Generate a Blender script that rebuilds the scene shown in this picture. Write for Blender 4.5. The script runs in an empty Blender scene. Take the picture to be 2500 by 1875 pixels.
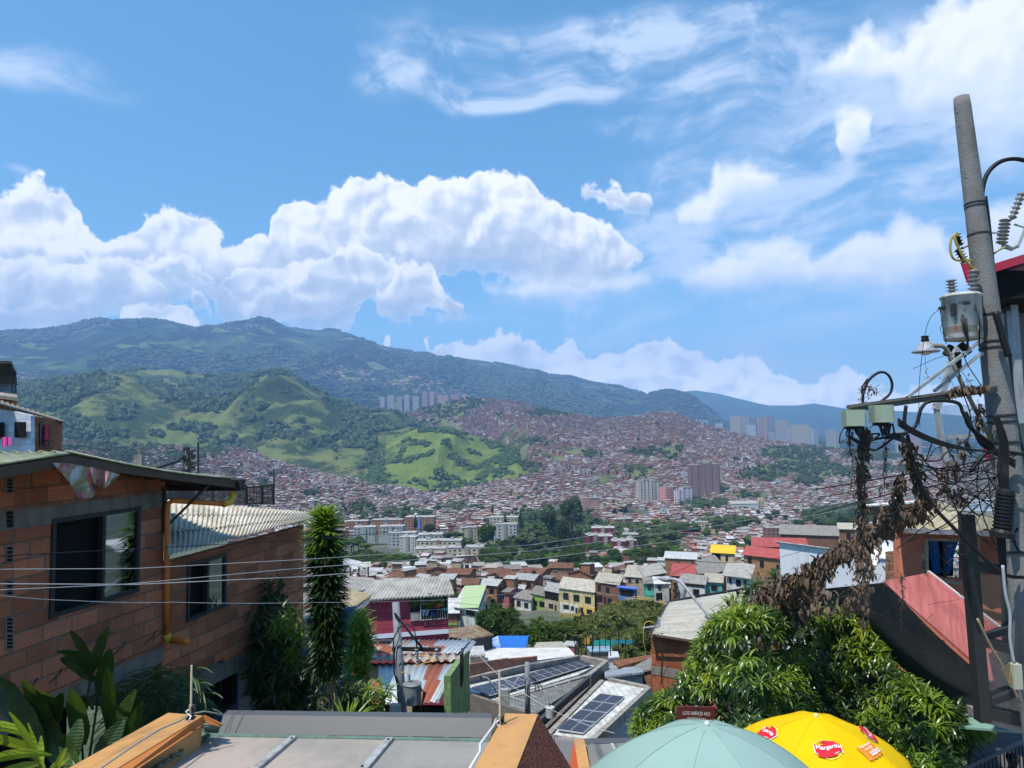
import bpy,math,random
import numpy as np
from mathutils import Vector,Matrix,noise as mnoise
R=math.radians
random.seed(7)
rng=np.random.default_rng(11)
scene=bpy.context.scene
COL=scene.collection

# ------------------------------------------------------------------ camera
F=1737.0                      # focal length in photo pixels (2500 wide)
cd=bpy.data.cameras.new('camera');cam=bpy.data.objects.new('camera',cd);COL.objects.link(cam)
cd.sensor_width=36;cd.lens=36*F/2500;cd.clip_start=0.1;cd.clip_end=80000
PITCH,ROLL=R(4.0),R(-0.9)
CM=Matrix.Rotation(R(90)+PITCH,3,'X') @ Matrix.Rotation(ROLL,3,'Z')
cam.matrix_world=CM.to_4x4();scene.camera=cam

def ray(px,py):
    return CM @ Vector(((px - 1250)/F,(937.5 - py)/F,-1.0))
def at(px,py,Y):
    d=ray(px,py);return d*(Y/d.y)
def proj(p):
    q=CM.transposed() @ Vector(p)
    return (1250+F*q.x/-q.z,937.5 - F*q.y/-q.z)
def onpl(px,py,p0,n):
    d=ray(px,py);return d*(Vector(p0).dot(n)/d.dot(n))
def azel(px,py):
    d=ray(px,py).normalized();return math.atan2(d.x,d.y),math.asin(d.z)

# ------------------------------------------------------------------ light
SUN=Vector((-0.30,-0.31,0.90)).normalized()      # towards the sun
sl=bpy.data.lights.new('sun','SUN');sl.energy=4.6;sl.angle=R(0.5);sl.color=(1.0,0.95,0.87)
so=bpy.data.objects.new('sun',sl);COL.objects.link(so)
so.rotation_euler=SUN.to_track_quat('Z','Y').to_euler();so.location=SUN*60
sel=math.asin(SUN.z);srot=math.atan2(SUN.x,SUN.y)
scene.view_settings.view_transform='Standard';scene.view_settings.look='None'
scene.view_settings.exposure=0.36;scene.view_settings.gamma=1.0
cy=scene.cycles if hasattr(scene,'cycles') else None
if cy:
    cy.use_denoising=True;cy.max_bounces=6;cy.diffuse_bounces=3;cy.glossy_bounces=3
    cy.transmission_bounces=4;cy.transparent_max_bounces=12;cy.volume_bounces=1
    cy.sample_clamp_indirect=6;cy.caustics_reflective=False;cy.caustics_refractive=False

class NT:
    """small helper to wire node trees"""
    def __init__(s,tree): s.t=tree;s.n=tree.nodes;s.l=tree.links
    def set(s,sock,v):
        if isinstance(v,bpy.types.NodeSocket): s.l.new(v,sock)
        elif v is not None: sock.default_value=v
    def node(s,typ,ins=None,out=0,**kw):
        nd=s.n.new(typ)
        for k,v in kw.items(): setattr(nd,k,v)
        for k,v in (ins or {}).items(): s.set(nd.inputs[k],v)
        return nd.outputs[out]
    def m(s,op,a,b=None,c=None,clamp=False):
        nd=s.n.new('ShaderNodeMath');nd.operation=op;nd.use_clamp=clamp
        s.set(nd.inputs[0],a);s.set(nd.inputs[1],b) if b is not None else None
        if c is not None: s.set(nd.inputs[2],c)
        return nd.outputs[0]
    def v(s,op,a,b=None,out=0):
        nd=s.n.new('ShaderNodeVectorMath');nd.operation=op
        s.set(nd.inputs[0],a)
        if b is not None: s.set(nd.inputs[1] if op != 'SCALE' else nd.inputs['Scale'],b)
        return nd.outputs[out]
    def mix(s,f,a,b,blend='MIX'):
        nd=s.n.new('ShaderNodeMix');nd.data_type='RGBA';nd.blend_type=blend
        s.set(nd.inputs[0],f);s.set(nd.inputs[6],a);s.set(nd.inputs[7],b)
        return nd.outputs[2]
    def smooth(s,x,lo,hi,a=0.0,b=1.0,kind='SMOOTHSTEP'):
        nd=s.n.new('ShaderNodeMapRange');nd.interpolation_type=kind
        for i,q in enumerate((x,lo,hi,a,b)): s.set(nd.inputs[i],q)
        return nd.outputs[0]
    def ramp(s,x,stops):
        nd=s.n.new('ShaderNodeValToRGB');e=nd.color_ramp.elements
        while len(e)<len(stops): e.new(0.5)
        for q,(p,c) in zip(e,stops):
            q.position=p;q.color=tuple(c)+(1,) if len(c)==3 else c
        s.set(nd.inputs[0],x);return nd.outputs[0]

# ------------------------------------------------------------------ sky with clouds (by direction: azimuth and elevation)
# each bank: upper outline and base as photo positions turned into directions; lists are cut by None where the bank has a gap
CR=[  # crisp heaps, back to front
 ([(-400,480),(-150,520),(0,470),(60,436),(110,438),(165,470),(212,520),(232,585),(285,590),(325,560),(345,525),(400,522),(470,526),(522,545),(548,596),(572,604),(610,578),(650,596),(662,545),(690,497),(740,484),(800,498),(830,475),(860,448),(920,430),(980,447),(1020,482),(1060,442),(1110,438),(1150,448),(1180,424),(1240,432),(1290,440),(1330,478),(1380,508),(1450,538),(1520,568),(1555,598),(1572,630)],
  [(-400,860),(0,860),(230,815),(260,760),(420,725),(500,715),(540,765),(600,792),(850,804),(862,790),(885,720),(1050,705),(1080,655),(1200,650),(1300,690),(1500,690),(1572,632)]),
 ([(-400,640),(-100,600),(0,585),(70,575),(150,600),(230,650),(300,655),(360,625),(430,620),(500,650),(540,690),(600,655),(680,650),(730,660),(790,620),(880,600),(960,640),(1000,690),None,(1030,880),(1060,850),(1120,835),(1180,830),(1210,812),(1260,825),(1300,840),(1350,862),(1372,850),(1400,838),(1436,850),(1450,878),(1530,870),(1560,848),(1620,830),(1660,838),(1720,872),(1760,898),(1800,882),(1830,888),(1900,915),(1950,938),(2010,932),(2060,914),(2100,928),(2150,952),(2300,962),(2500,966),(2900,960)],
  [(-400,760),(0,760),(300,716),(400,696),(470,690),(545,700),(600,760),(700,785),(860,735),(960,715),(1000,700),None,(1030,1100),(2900,1100)]),
 ([(-400,760),(-200,690),(-60,655),(0,648),(60,640),(120,665),(180,672),(250,650),(330,650),(390,672),(418,705),(424,735),None,(448,742),(462,722),(500,724),(520,746),None,(690,772),(740,765),(800,775),(860,803),None,(862,728),(900,716),(950,714),(968,665),(1010,648),(1055,662),(1068,700),(1100,735),(1132,752),None,(1410,478),(1430,455),(1470,464),(1500,458),(1530,478),(1562,468),(1604,496)],
  [(-400,790),(0,770),(120,742),(300,740),(424,738),None,(448,748),(520,752),None,(690,795),(860,808),None,(862,732),(920,760),(960,775),(1132,760),None,(1410,482),(1450,492),(1490,508),(1604,502)]),
 ([(-200,800),(0,780),(50,760),(90,790),None,(100,790),(150,752),(200,760),(225,790),(245,815),None,(283,792),(300,765),(345,750),(420,756),(470,770),(497,800),None,(925,845),(938,812),(952,838),None,(1028,855),(1038,835),(1050,855),None,(1340,905),(1400,880),(1470,878),(1530,905),(1600,900),(1700,920),(1780,915),(1850,935),(1950,955),(2060,950),(2150,968),(2300,975),(2900,980)],
  [(-200,1000),(90,1000),None,(100,860),(245,860),None,(283,900),(497,900),None,(925,900),(952,900),None,(1028,900),(1050,900),None,(1340,1100),(2900,1100)]),
]
SF=[  # softer heaps
 ([(1650,700),(1700,655),(1740,640),(1800,622),(1850,594),(1900,592),(1960,604),(1990,645),(2030,615),(2070,585),(2130,572),(2180,562),(2210,550),(2280,558),(2310,610),(2360,600),(2420,520),(2480,490),(2700,480)],
  [(1650,705),(1800,720),(1990,710),(2200,720),(2310,700),(2500,740),(2700,740)]),
 ([(1655,530),(1700,490),(1732,472),(1745,412),(1790,402),(1850,402),(1912,432),None,(1980,178),(2050,134),(2110,66),(2200,112),(2230,64),(2300,22),(2500,-60),(2900,-200)],
  [(1655,562),(1720,564),(1780,506),(1850,474),(1912,446),None,(1980,190),(2080,190),(2170,205),(2220,285),(2330,330),(2420,420),(2900,480)]),
 ([(1180,716),(1240,690),(1300,672),(1400,655),(1500,670),(1600,690),None,(2022,350),(2052,290),(2085,262),(2128,292),(2140,315)],
  [(1180,722),(1400,740),(1600,704),None,(2022,380),(2060,425),(2085,405),(2140,325)]),
]
CIR=[(1900,650,700,330),(2000,350,560,330),(1350,760,420,110),(1400,120,700,110),(250,850,600,120),  # thin high veils
 (1150,190,420,70),(1500,90,620,70),(900,200,140,70),(1750,200,500,60),(1250,245,260,30),(1600,640,420,130),(2250,400,300,260),
 (1500,320,330,28),(2350,860,380,26),(2000,900,520,60),(90,420,60,14),(120,180,260,60)]
UR,VL,VH=1500.0,-200.0,1300.0
def outline(n,u01,pts,off):
    """photo points -> float curve giving the elevation (in photo-pixel units) over the azimuth"""
    nd=n.n.new('ShaderNodeFloatCurve');mp=nd.mapping;cv=mp.curves[0];mp.use_clip=False
    q=[];last=None
    for p in pts:
        if p is None: last=None;q.append(None);continue
        a,e=azel(*p);q.append((a*F,e*F))
    out=[];k=0
    segs=[];cur=[]
    for p in q+[None]:
        if p is None:
            if cur: segs.append(cur)
            cur=[]
        else: cur.append(p)
    segs.sort(key=lambda s_: s_[0][0])
    for s_ in segs:
        out.append((s_[0][0] - 9,off));out+=s_;out.append((s_[-1][0]+9,off))
    out=[(-UR,off)]+[p for p in out if -UR<p[0]<UR]+[(UR,off)]
    P_=[((x+UR)/(2*UR),(y - VL)/(VH - VL)) for x,y in out]
    while len(cv.points)<len(P_): cv.points.new(.5,.5)
    for pt_,(x,y) in zip(cv.points,P_): pt_.location=(x,y)
    for pt_ in cv.points: pt_.handle_type='VECTOR'
    mp.update();n.set(nd.inputs['Value'],u01)
    return n.m('MULTIPLY_ADD',nd.outputs[0],VH - VL,VL)
def bank(n,u01,v,top,bot):
    t=outline(n,u01,top,-150.0);b=outline(n,u01,bot,1200.0)
    hi=n.m('SUBTRACT',t,v);lo=n.m('SUBTRACT',v,b)
    d=n.m('MINIMUM',n.m('MINIMUM',hi,n.m('MULTIPLY',lo,0.8)),34.0)
    y=n.m('DIVIDE',lo,n.m('MAXIMUM',n.m('ADD',hi,lo),60.0))        # 0 at the base, 1 at the top
    return d,y
def veil_group():
    g=bpy.data.node_groups.new('veil','ShaderNodeTree')
    g.interface.new_socket('P',in_out='INPUT',socket_type='NodeSocketVector')
    g.interface.new_socket('D',in_out='OUTPUT',socket_type='NodeSocketFloat')
    n=NT(g);gi=n.n.new('NodeGroupInput');go=n.n.new('NodeGroupOutput');P=gi.outputs[0]
    w=n.node('ShaderNodeTexNoise',{'Vector': P,'Scale': 1/300.0,'Detail': 1.0},out=1,noise_dimensions='2D')
    w=n.v('SUBTRACT',w,(0.5,0.5,0.5));w=n.v('MULTIPLY',w,(300,110,0));Q=n.v('ADD',P,w);acc=None
    for (x,y,rx,ry) in CIR:
        az,el=azel(x,y)
        q=n.v('MULTIPLY_ADD',Q,(1/rx,1/ry,0));n.n[-1].inputs[2].default_value=(-az*F/rx,-el*F/ry,0)
        f=n.m('MAXIMUM',n.m('SUBTRACT',1.0,n.v('LENGTH',q,out=1)),0.0)
        acc=f if acc is None else n.m('ADD',acc,f)
    sp=n.v('MULTIPLY',Q,(1/340.0,1/130.0,1));sp=n.node('ShaderNodeVectorRotate',{'Vector': sp,'Angle': R(-12)},rotation_type='Z_AXIS')
    n1=n.node('ShaderNodeTexNoise',{'Vector': sp,'Scale': 1.3,'Detail': 4.0,'Roughness': 0.62},noise_dimensions='2D')
    n.set(go.inputs[0],n.m('MULTIPLY',n.m('MINIMUM',acc,1.0),n.smooth(n1,0.28,0.80,0.10,1.0)))
    return g
def puff_group():
    g=bpy.data.node_groups.new('puffs','ShaderNodeTree')
    g.interface.new_socket('P',in_out='INPUT',socket_type='NodeSocketVector')
    g.interface.new_socket('D',in_out='OUTPUT',socket_type='NodeSocketFloat')
    n=NT(g);gi=n.n.new('NodeGroupInput');go=n.n.new('NodeGroupOutput');P=gi.outputs[0]
    v1=n.node('ShaderNodeTexVoronoi',{'Vector': P,'Scale': 1/78.0,'Detail': 3.0,'Roughness': 0.5,'Lacunarity': 2.3},voronoi_dimensions='2D',normalize=True)
    n1=n.node('ShaderNodeTexNoise',{'Vector': P,'Scale': 1/60.0,'Detail': 5.0,'Roughness': 0.6},noise_dimensions='2D')
    n2=n.node('ShaderNodeTexVoronoi',{'Vector': P,'Scale': 1/20.0,'Detail': 1.0,'Roughness': 0.6},voronoi_dimensions='2D',normalize=True)
    n.set(go.inputs[0],n.m('ADD',n.m('MULTIPLY_ADD',n2,-13.0,5.0),n.m('ADD',n.m('MULTIPLY_ADD',v1,-85.0,38.0),n.m('MULTIPLY_ADD',n1,44.0,-21.0))))
    return g
world=bpy.data.worlds.new('World');scene.world=world;world.use_nodes=True
wt=world.node_tree;wt.nodes.clear();n=NT(wt)
sky=n.n.new('ShaderNodeTexSky');sky.sky_type='NISHITA';sky.sun_disc=False
sky.sun_elevation=sel;sky.sun_rotation=srot;sky.altitude=1500;sky.air_density=1.0;sky.dust_density=0.4;sky.ozone_density=2.5
tcn=n.n.new('ShaderNodeTexCoord');D=tcn.outputs['Generated']
sx=n.n.new('ShaderNodeSeparateXYZ');n.set(sx.inputs[0],n.v('NORMALIZE',D))
az=n.m('ARCTAN2',sx.outputs[0],sx.outputs[1]);el=n.m('ARCSINE',sx.outputs[2])
cb=n.n.new('ShaderNodeCombineXYZ');n.set(cb.inputs[0],n.m('MULTIPLY',az,F));n.set(cb.inputs[1],n.m('MULTIPLY',el,F))
P=cb.outputs[0]
def ginst(g,v,out=0):
    nd=n.n.new('ShaderNodeGroup');nd.node_tree=g;n.set(nd.inputs[0],v);return nd.outputs
gz,gp=veil_group(),puff_group()
z0=ginst(gz,P)[0]
w=n.node('ShaderNodeTexNoise',{'Vector': P,'Scale': 1/110.0,'Detail': 2.0},out=1,noise_dimensions='2D')
w=n.v('MULTIPLY',n.v('SUBTRACT',w,(0.5,0.5,0.5)),(70,44,0));Pw=n.n.new('ShaderNodeSeparateXYZ');n.set(Pw.inputs[0],n.v('ADD',P,w))
u01=n.m('MULTIPLY_ADD',Pw.outputs[0],1/(2*UR),0.5);vv=Pw.outputs[1]
p0=ginst(gp,P)[0]
def soft_puffs(Q):
    v_=n.node('ShaderNodeTexVoronoi',{'Vector': Q,'Scale': 1/95.0,'Detail': 1.0,'Roughness': 0.45,'Lacunarity': 2.1},voronoi_dimensions='2D',normalize=True)
    n_=n.node('ShaderNodeTexNoise',{'Vector': Q,'Scale': 1/85.0,'Detail': 3.0,'Roughness': 0.5},noise_dimensions='2D')
    return n.m('MULTIPLY_ADD',v_,-60.0,n.m('MULTIPLY',n_,80.0))
Pa=n.v('ADD',P,w)
rel=n.m('SUBTRACT',soft_puffs(n.v('ADD',Pa,(-16,20,0))),soft_puffs(Pa))
lowhaze=n.smooth(el,R(0.0),R(9.0),1.0,0.0)
skyc=n.v('MULTIPLY',sky.outputs[0],n.mix(n.smooth(el,R(-2),R(30),kind='LINEAR'),(0.100,0.122,0.120,1),(0.104,0.176,0.180,1)))
c=n.mix(n.smooth(z0,0.0,0.9,0.0,0.72),skyc,(0.68,0.78,0.93,1))
for top,bot in SF:
    d,y=bank(n,u01,vv,top,bot)
    a_=n.smooth(n.m('MULTIPLY_ADD',p0,0.8,d),-16.0,34.0)
    sh=n.m('MULTIPLY_ADD',rel,0.012,n.m('MULTIPLY_ADD',y,-1.0,0.85))
    cc=n.ramp(sh,[(0.0,(0.97,0.98,1.0)),(0.5,(0.78,0.84,0.93)),(1.0,(0.64,0.73,0.87))])
    c=n.mix(n.m('MULTIPLY',a_,n.smooth(y,-0.05,0.45,0.25,0.9)),c,cc)
c=n.mix(n.m('MULTIPLY',lowhaze,0.25),c,(0.58,0.75,0.93,1))
hzc=n.m('MULTIPLY',lowhaze,0.30)
for top,bot in CR:
    d,y=bank(n,u01,vv,top,bot)
    dd=n.m('MULTIPLY_ADD',p0,0.85,d)
    a_=n.smooth(dd,0.0,13.0)
    sh=n.m('MULTIPLY_ADD',rel,0.021,n.m('MULTIPLY_ADD',y,-1.0,1.02))
    sh=n.m('MULTIPLY',sh,n.smooth(dd,0.0,30.0,0.15,1.0))
    cc=n.ramp(sh,[(0.0,(1.0,1.0,1.0)),(0.2,(0.86,0.88,0.92)),(0.55,(0.60,0.66,0.76)),(1.0,(0.46,0.54,0.67))])
    c=n.mix(n.m('MULTIPLY',a_,n.smooth(y,-0.02,0.20,0.55,0.98)),c,n.v('SCALE',n.mix(hzc,cc,(0.98,1.0,1.0,1)),n.m('MULTIPLY_ADD',lowhaze,0.55,1.0)))
bgn=n.n.new('ShaderNodeBackground');n.set(bgn.inputs[0],c);bgn.inputs[1].default_value=1.0
wo=n.n.new('ShaderNodeOutputWorld');n.l.new(bgn.outputs[0],wo.inputs[0])
world.cycles.sampling_method='MANUAL';world.cycles.sample_map_resolution=512
# ------------------------------------------------------------------ mesh helpers
def tag(o,label=None,cat=None,group=None,kind=None):
    if label: o['label']=label
    if cat: o['category']=cat
    if group: o['group']=group
    if kind: o['kind']=kind
    return o
def empty(name,loc=(0,0,0),label=None,cat=None,group=None):
    o=bpy.data.objects.new(name,None);COL.objects.link(o);o.location=loc;o.empty_display_size=.3
    return tag(o,label,cat,group)
def wloc(o):
    v=Vector((0,0,0))
    while o is not None: v+=o.location;o=o.parent
    return v
class MB:
    def __init__(s): s.v=[];s.f=[];s.mi=[]
    def add(s,vs,fs,m=0):
        b=len(s.v);s.v+=[tuple(q) for q in vs];s.f+=[tuple(i+b for i in f) for f in fs];s.mi+=[m]*len(fs);return s
    def hexa(s,p,m=0):      # 8 points: bottom ring 0-3 counter-clockwise, top ring 4-7
        return s.add(p,[(3,2,1,0),(4,5,6,7),(0,1,5,4),(1,2,6,5),(2,3,7,6),(3,0,4,7)],m)
    def box(s,c,size,rz=0,m=0,M=None):
        hx,hy,hz=size[0]/2,size[1]/2,size[2]/2
        pts=[Vector((x,y,z)) for z in (-hz,hz) for x,y in ((-hx,-hy),(hx,-hy),(hx,hy),(-hx,hy))]
        T=(Matrix.Rotation(rz,3,'Z') if M is None else M);c=Vector(c)
        return s.hexa([T @ p+c for p in pts],m)
    def slab(s,quad,t,m=0,d=None):   # quad of 4 points thickened along its normal (or d) downwards
        q=[Vector(p) for p in quad];nn=(q[1] - q[0]).cross(q[3] - q[0]).normalized() if d is None else Vector(d)
        return s.hexa([p - nn*t for p in q]+q,m)
    def quad(s,a,b,c,d,m=0): return s.add([a,b,c,d],[(0,1,2,3)],m)
    def tube(s,pts,r,n=6,m=0,cap=True,closed=False):
        pts=[Vector(p) for p in pts];k=len(pts);rs=r if hasattr(r,'__len__') else [r]*k
        vs=[];ref=None
        for i,p in enumerate(pts):
            t=(pts[min(i+1,k - 1)] - pts[max(i - 1,0)])
            t=t.normalized() if t.length>1e-9 else Vector((0,0,1))
            if ref is None: ref=t.orthogonal().normalized()
            ref=(ref - t*ref.dot(t));ref=ref.normalized() if ref.length>1e-6 else t.orthogonal().normalized()
            b=t.cross(ref)
            for j in range(n):
                a=2*math.pi*j/n;vs.append(p+(ref*math.cos(a)+b*math.sin(a))*rs[i])
        fs=[(i*n+j,i*n+(j+1)%n,(i+1)*n+(j+1)%n,(i+1)*n+j) for i in range(k - 1) for j in range(n)]
        if cap: fs+=[tuple(range(n - 1,-1,-1)),tuple((k - 1)*n+j for j in range(n))]
        return s.add(vs,fs,m)
    def cyl(s,a,b,r,r2=None,n=16,m=0): return s.tube([a,b],[r,r if r2 is None else r2],n,m)
    def lathe(s,c,prof,n=24,m=0,M=None):   # prof: (radius, height)
        c=Vector(c);T=M or Matrix.Identity(3);vs=[]
        for r,z in prof:
            for j in range(n):
                a=2*math.pi*j/n;vs.append(T @ Vector((r*math.cos(a),r*math.sin(a),z))+c)
        k=len(prof)
        fs=[(i*n+j,i*n+(j+1)%n,(i+1)*n+(j+1)%n,(i+1)*n+j) for i in range(k - 1) for j in range(n)]
        fs+=[tuple(range(n - 1,-1,-1)),tuple((k - 1)*n+j for j in range(n))]
        return s.add(vs,fs,m)
    def build(s,name,mats,parent=None,smooth=False,uv=None):
        me=bpy.data.meshes.new(name);off=wloc(parent) if parent is not None else Vector((0,0,0))
        me.from_pydata([tuple(Vector(v) - off) for v in s.v],[],s.f)
        mats=mats if isinstance(mats,(list,tuple)) else [mats]
        for q in mats: me.materials.append(q)
        if len(mats)>1: me.polygons.foreach_set('material_index',s.mi)
        if smooth: me.polygons.foreach_set('use_smooth',[True]*len(me.polygons))
        me.update();o=bpy.data.objects.new(name,me);COL.objects.link(o)
        if parent is not None: o.parent=parent
        return o
def npmesh(name,V,Fq,mats,mi=None,smooth=False,parent=None,attr=None):
    """fast mesh from numpy: V (n,3), Fq (m,k) with k = 3 or 4"""
    me=bpy.data.meshes.new(name);V=np.asarray(V,np.float32);Fq=np.asarray(Fq,np.int32);k=Fq.shape[1]
    me.vertices.add(len(V));me.vertices.foreach_set('co',V.ravel())
    me.loops.add(Fq.size);me.loops.foreach_set('vertex_index',Fq.ravel())
    me.polygons.add(len(Fq));me.polygons.foreach_set('loop_start',np.arange(0,Fq.size,k,dtype=np.int32))
    for q in (mats if isinstance(mats,(list,tuple)) else [mats]): me.materials.append(q)
    if mi is not None: me.polygons.foreach_set('material_index',np.asarray(mi,np.int32))
    me.polygons.foreach_set('use_smooth',np.full(len(Fq),smooth))
    if attr is not None:     # per-face colour: (m,4)
        at_=me.attributes.new('tint','FLOAT_COLOR','FACE');at_.data.foreach_set('color',np.asarray(attr,np.float32).ravel())
    me.update(calc_edges=True);me.validate();o=bpy.data.objects.new(name,me);COL.objects.link(o)
    if parent is not None: o.parent=parent
    return o
def copy_tree(o,parent=None,loc=None,rz=None,scale=None):
    c=o.copy();COL.objects.link(c);c.parent=parent
    if loc is not None: c.location=loc
    if rz is not None: c.rotation_euler.z=rz
    if scale is not None: c.scale=scale
    for ch in o.children: copy_tree(ch,c)
    return c

# ------------------------------------------------------------------ materials
MATS={}
def mat(name,base=(.5,.5,.5),rough=.8,metal=0.0,fn=None,bump=None,spec=0.3):
    if name in MATS: return MATS[name]
    m=bpy.data.materials.new(name);m.use_nodes=True;t=m.node_tree;n=NT(t)
    bs=t.nodes['Principled BSDF'];bs.inputs['Base Color'].default_value=tuple(base)+(1,)
    bs.inputs['Roughness'].default_value=rough;bs.inputs['Metallic'].default_value=metal;bs.inputs['Specular IOR Level'].default_value=spec
    MATS[name]=m
    if fn: fn(n,bs)
    return m
def objc(n): tc=n.n.new('ShaderNodeTexCoord');return tc.outputs['Object']
def geo(n): g=n.n.new('ShaderNodeNewGeometry');return g.outputs['Position']
def nz(n,vec,scale,detail=3.0,rough=.55,dim='3D'):
    return n.node('ShaderNodeTexNoise',{'Vector': vec,'Scale': scale,'Detail': detail,'Roughness': rough},noise_dimensions=dim)
def bumpn(n,bs,h,strength=.3,dist=.02):
    b=n.n.new('ShaderNodeBump');b.inputs['Strength'].default_value=strength;b.inputs['Distance'].default_value=dist
    n.set(b.inputs['Height'],h);n.l.new(b.outputs[0],bs.inputs['Normal'])
def paint(name,col,dirty=.25,rough=.75,scale=1.0,dirt=(.12,.10,.08),bump=.15,hue_rand=0):
    def fn(n,bs):
        p=geo(n);a=nz(n,p,1.3*scale,5,.65);b=nz(n,n.v('MULTIPLY',p,(3*scale,3*scale,.5*scale)),1.0,4)
        f=n.m('MULTIPLY',n.smooth(n.m('ADD',a,b),.85,1.35),dirty*1.6)
        c=n.mix(f,tuple(col)+(1,),tuple(dirt)+(1,))
        c=n.mix(n.m('MULTIPLY',nz(n,p,9*scale,3),.25*min(1,dirty*2+.2)),c,tuple(x*.75 for x in col)+(1,))
        n.set(bs.inputs['Base Color'],c)
        if bump: bumpn(n,bs,nz(n,p,14*scale,4),bump,.02)
    return mat(name,col,rough,fn=fn)
def srgb(r,g,b): return tuple(((x/255)/12.92 if x/255<.04045 else (((x/255)+.055)/1.055) ** 2.4) for x in (r,g,b))

# ------------------------------------------------------------------ terrain: ground sheet, hill and mountain ridges
def fbm(x,y,s,o=5,seed=0.0,ridge=False):
    """numpy value noise fbm"""
    x=np.asarray(x)/s+seed*17.3;y=np.asarray(y)/s - seed*9.1;tot=0;a=1.0;na=0
    for k in range(o):
        xi=np.floor(x).astype(np.int64);yi=np.floor(y).astype(np.int64);fx=x - xi;fy=y - yi
        def h(i,j):
            q=(i*374761393+j*668265263+k*1013904223+int(seed*1000)*7919) & 0xffffffff
            q=((q ^ (q >> 13))*1274126177) & 0xffffffff;return ((q ^ (q >> 16)) & 0xffff)/65535.0
        u=fx*fx*(3 - 2*fx);w=fy*fy*(3 - 2*fy)
        v=(h(xi,yi)*(1 - u)+h(xi+1,yi)*u)*(1 - w)+(h(xi,yi+1)*(1 - u)+h(xi+1,yi+1)*u)*w
        if ridge: v=1 - np.abs(2*v - 1)
        tot=tot+a*v;na+=a;a *= .5;x=x*2.03+5.1;y=y*2.03+1.7
    return tot/na
GR=[(0,-6.2),(14,-6.6),(20,-10.5),(30,-15),(45,-22),(60,-26),(85,-31),(110,-34),(150,-38),(200,-46),(300,-63),(475,-86),(750,-108),(1000,-121),(1350,-132),(3000,-150),(60000,-190)]
def zbase(d): return np.interp(d,[a for a,b in GR],[b for a,b in GR])
RIDGES={}
def ridge(name,crest,foot,d_foot,d_crest,d_back,spur=0.16,sscale=400,seed=1,power=1.0,rough=0.01,onbase=False):
    """crest / foot: photo (x, y) lists giving the sky line and the foot; distances may be numbers or [(x, d)...]"""
    def ser(lst,h=False):
        a=np.array([azel(x,y)[0] for x,y in lst]);e=np.array([math.tan(azel(x,y)[1]) for x,y in lst]);return a,e
    ca,ce=ser(crest);fa,fe=ser(foot)
    def dist(v,az):
        if not hasattr(v,'__len__'): return np.full_like(az,float(v))
        return np.interp(az,[azel(x,1058)[0] for x,d in v],[d for x,d in v])
    R_=dict(ca=ca,ce=ce,fa=fa,fe=fe,dist=dist,df=d_foot,dc=d_crest,db=d_back,spur=spur,ss=sscale,seed=seed,pw=power,rough=rough,onbase=onbase)
    RIDGES[name]=R_;return R_
def zridge(R_,x,y):
    d=np.hypot(x,y);az=np.arctan2(x,y)
    df=R_['dist'](R_['df'],az);dc=R_['dist'](R_['dc'],az);db=R_['db'] if not hasattr(R_['db'],'__len__') else R_['dist'](R_['db'],az)
    j=(fbm(x,y,R_['ss']*.35,4,R_['seed']+3) - .5)
    zc=dc*np.interp(az,R_['ca'],R_['ce']);zf=df*np.interp(az,R_['fa'],R_['fe'])
    if R_['onbase']: zf=zbase(df) - 2.0
    t=(d - df)/(dc - df);tt=np.clip(t,0,1)
    s=np.power(tt,R_['pw']);s=s*(1 - .25*tt)+.25*np.sin(tt*np.pi/2)
    z=zf+(zc - zf)*s
    sp=fbm(az*float(np.mean(dc))/R_['ss']+fbm(x,y,R_['ss']*2,2,5)*1.6,d/R_['ss']*.28,1.0,4,R_['seed'],ridge=True) - .62
    z=z+sp*R_['spur']*(zc - zf)*np.sin(np.pi*np.clip(t,0,1)) ** .8*1.3
    z=z+j*R_['rough']*dc*.5*np.clip(1 - np.abs(t - .9)*1.5,.15,1)
    back=np.clip((d - dc)/(db - dc),0,None);z=np.where(t>1,z - (zc+120)*1.0*np.clip(back,0,1) ** 1.4,z)
    z=np.where(t<0,zf+t*1200,z)
    return z
def build_ridge(name,R_,px0,px1,nd,na,mats,objname='hill',pad=1.15):
    a0,a1=azel(px0,1058)[0],azel(px1,1058)[0]
    az=np.linspace(a0,a1,na);u=np.linspace(-.06,1,int(nd*.8));
    df,dc=R_['dist'](R_['df'],az),R_['dist'](R_['dc'],az);db=R_['db'] if not hasattr(R_['db'],'__len__') else R_['dist'](R_['db'],az)
    ub=np.linspace(0,1,nd - len(u)+1)[1:]
    Dm=np.concatenate([df[None]+(dc - df)[None]*u[:,None],dc[None]+(db - dc)[None]*ub[:,None]+0*df[None]],0)
    X=Dm*np.sin(az)[None];Y=Dm*np.cos(az)[None];Z=zridge(R_,X,Y)
    V=np.stack([X,Y,Z],-1).reshape(-1,3);n0,n1=X.shape;i=np.arange(n0*n1).reshape(n0,n1)
    Fq=np.stack([i[:-1,:-1],i[:-1,1:],i[1:,1:],i[1:,:-1]],-1).reshape(-1,4)
    o=npmesh(objname,V,Fq,mats,smooth=True);tag(o,kind='structure');return o

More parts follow.
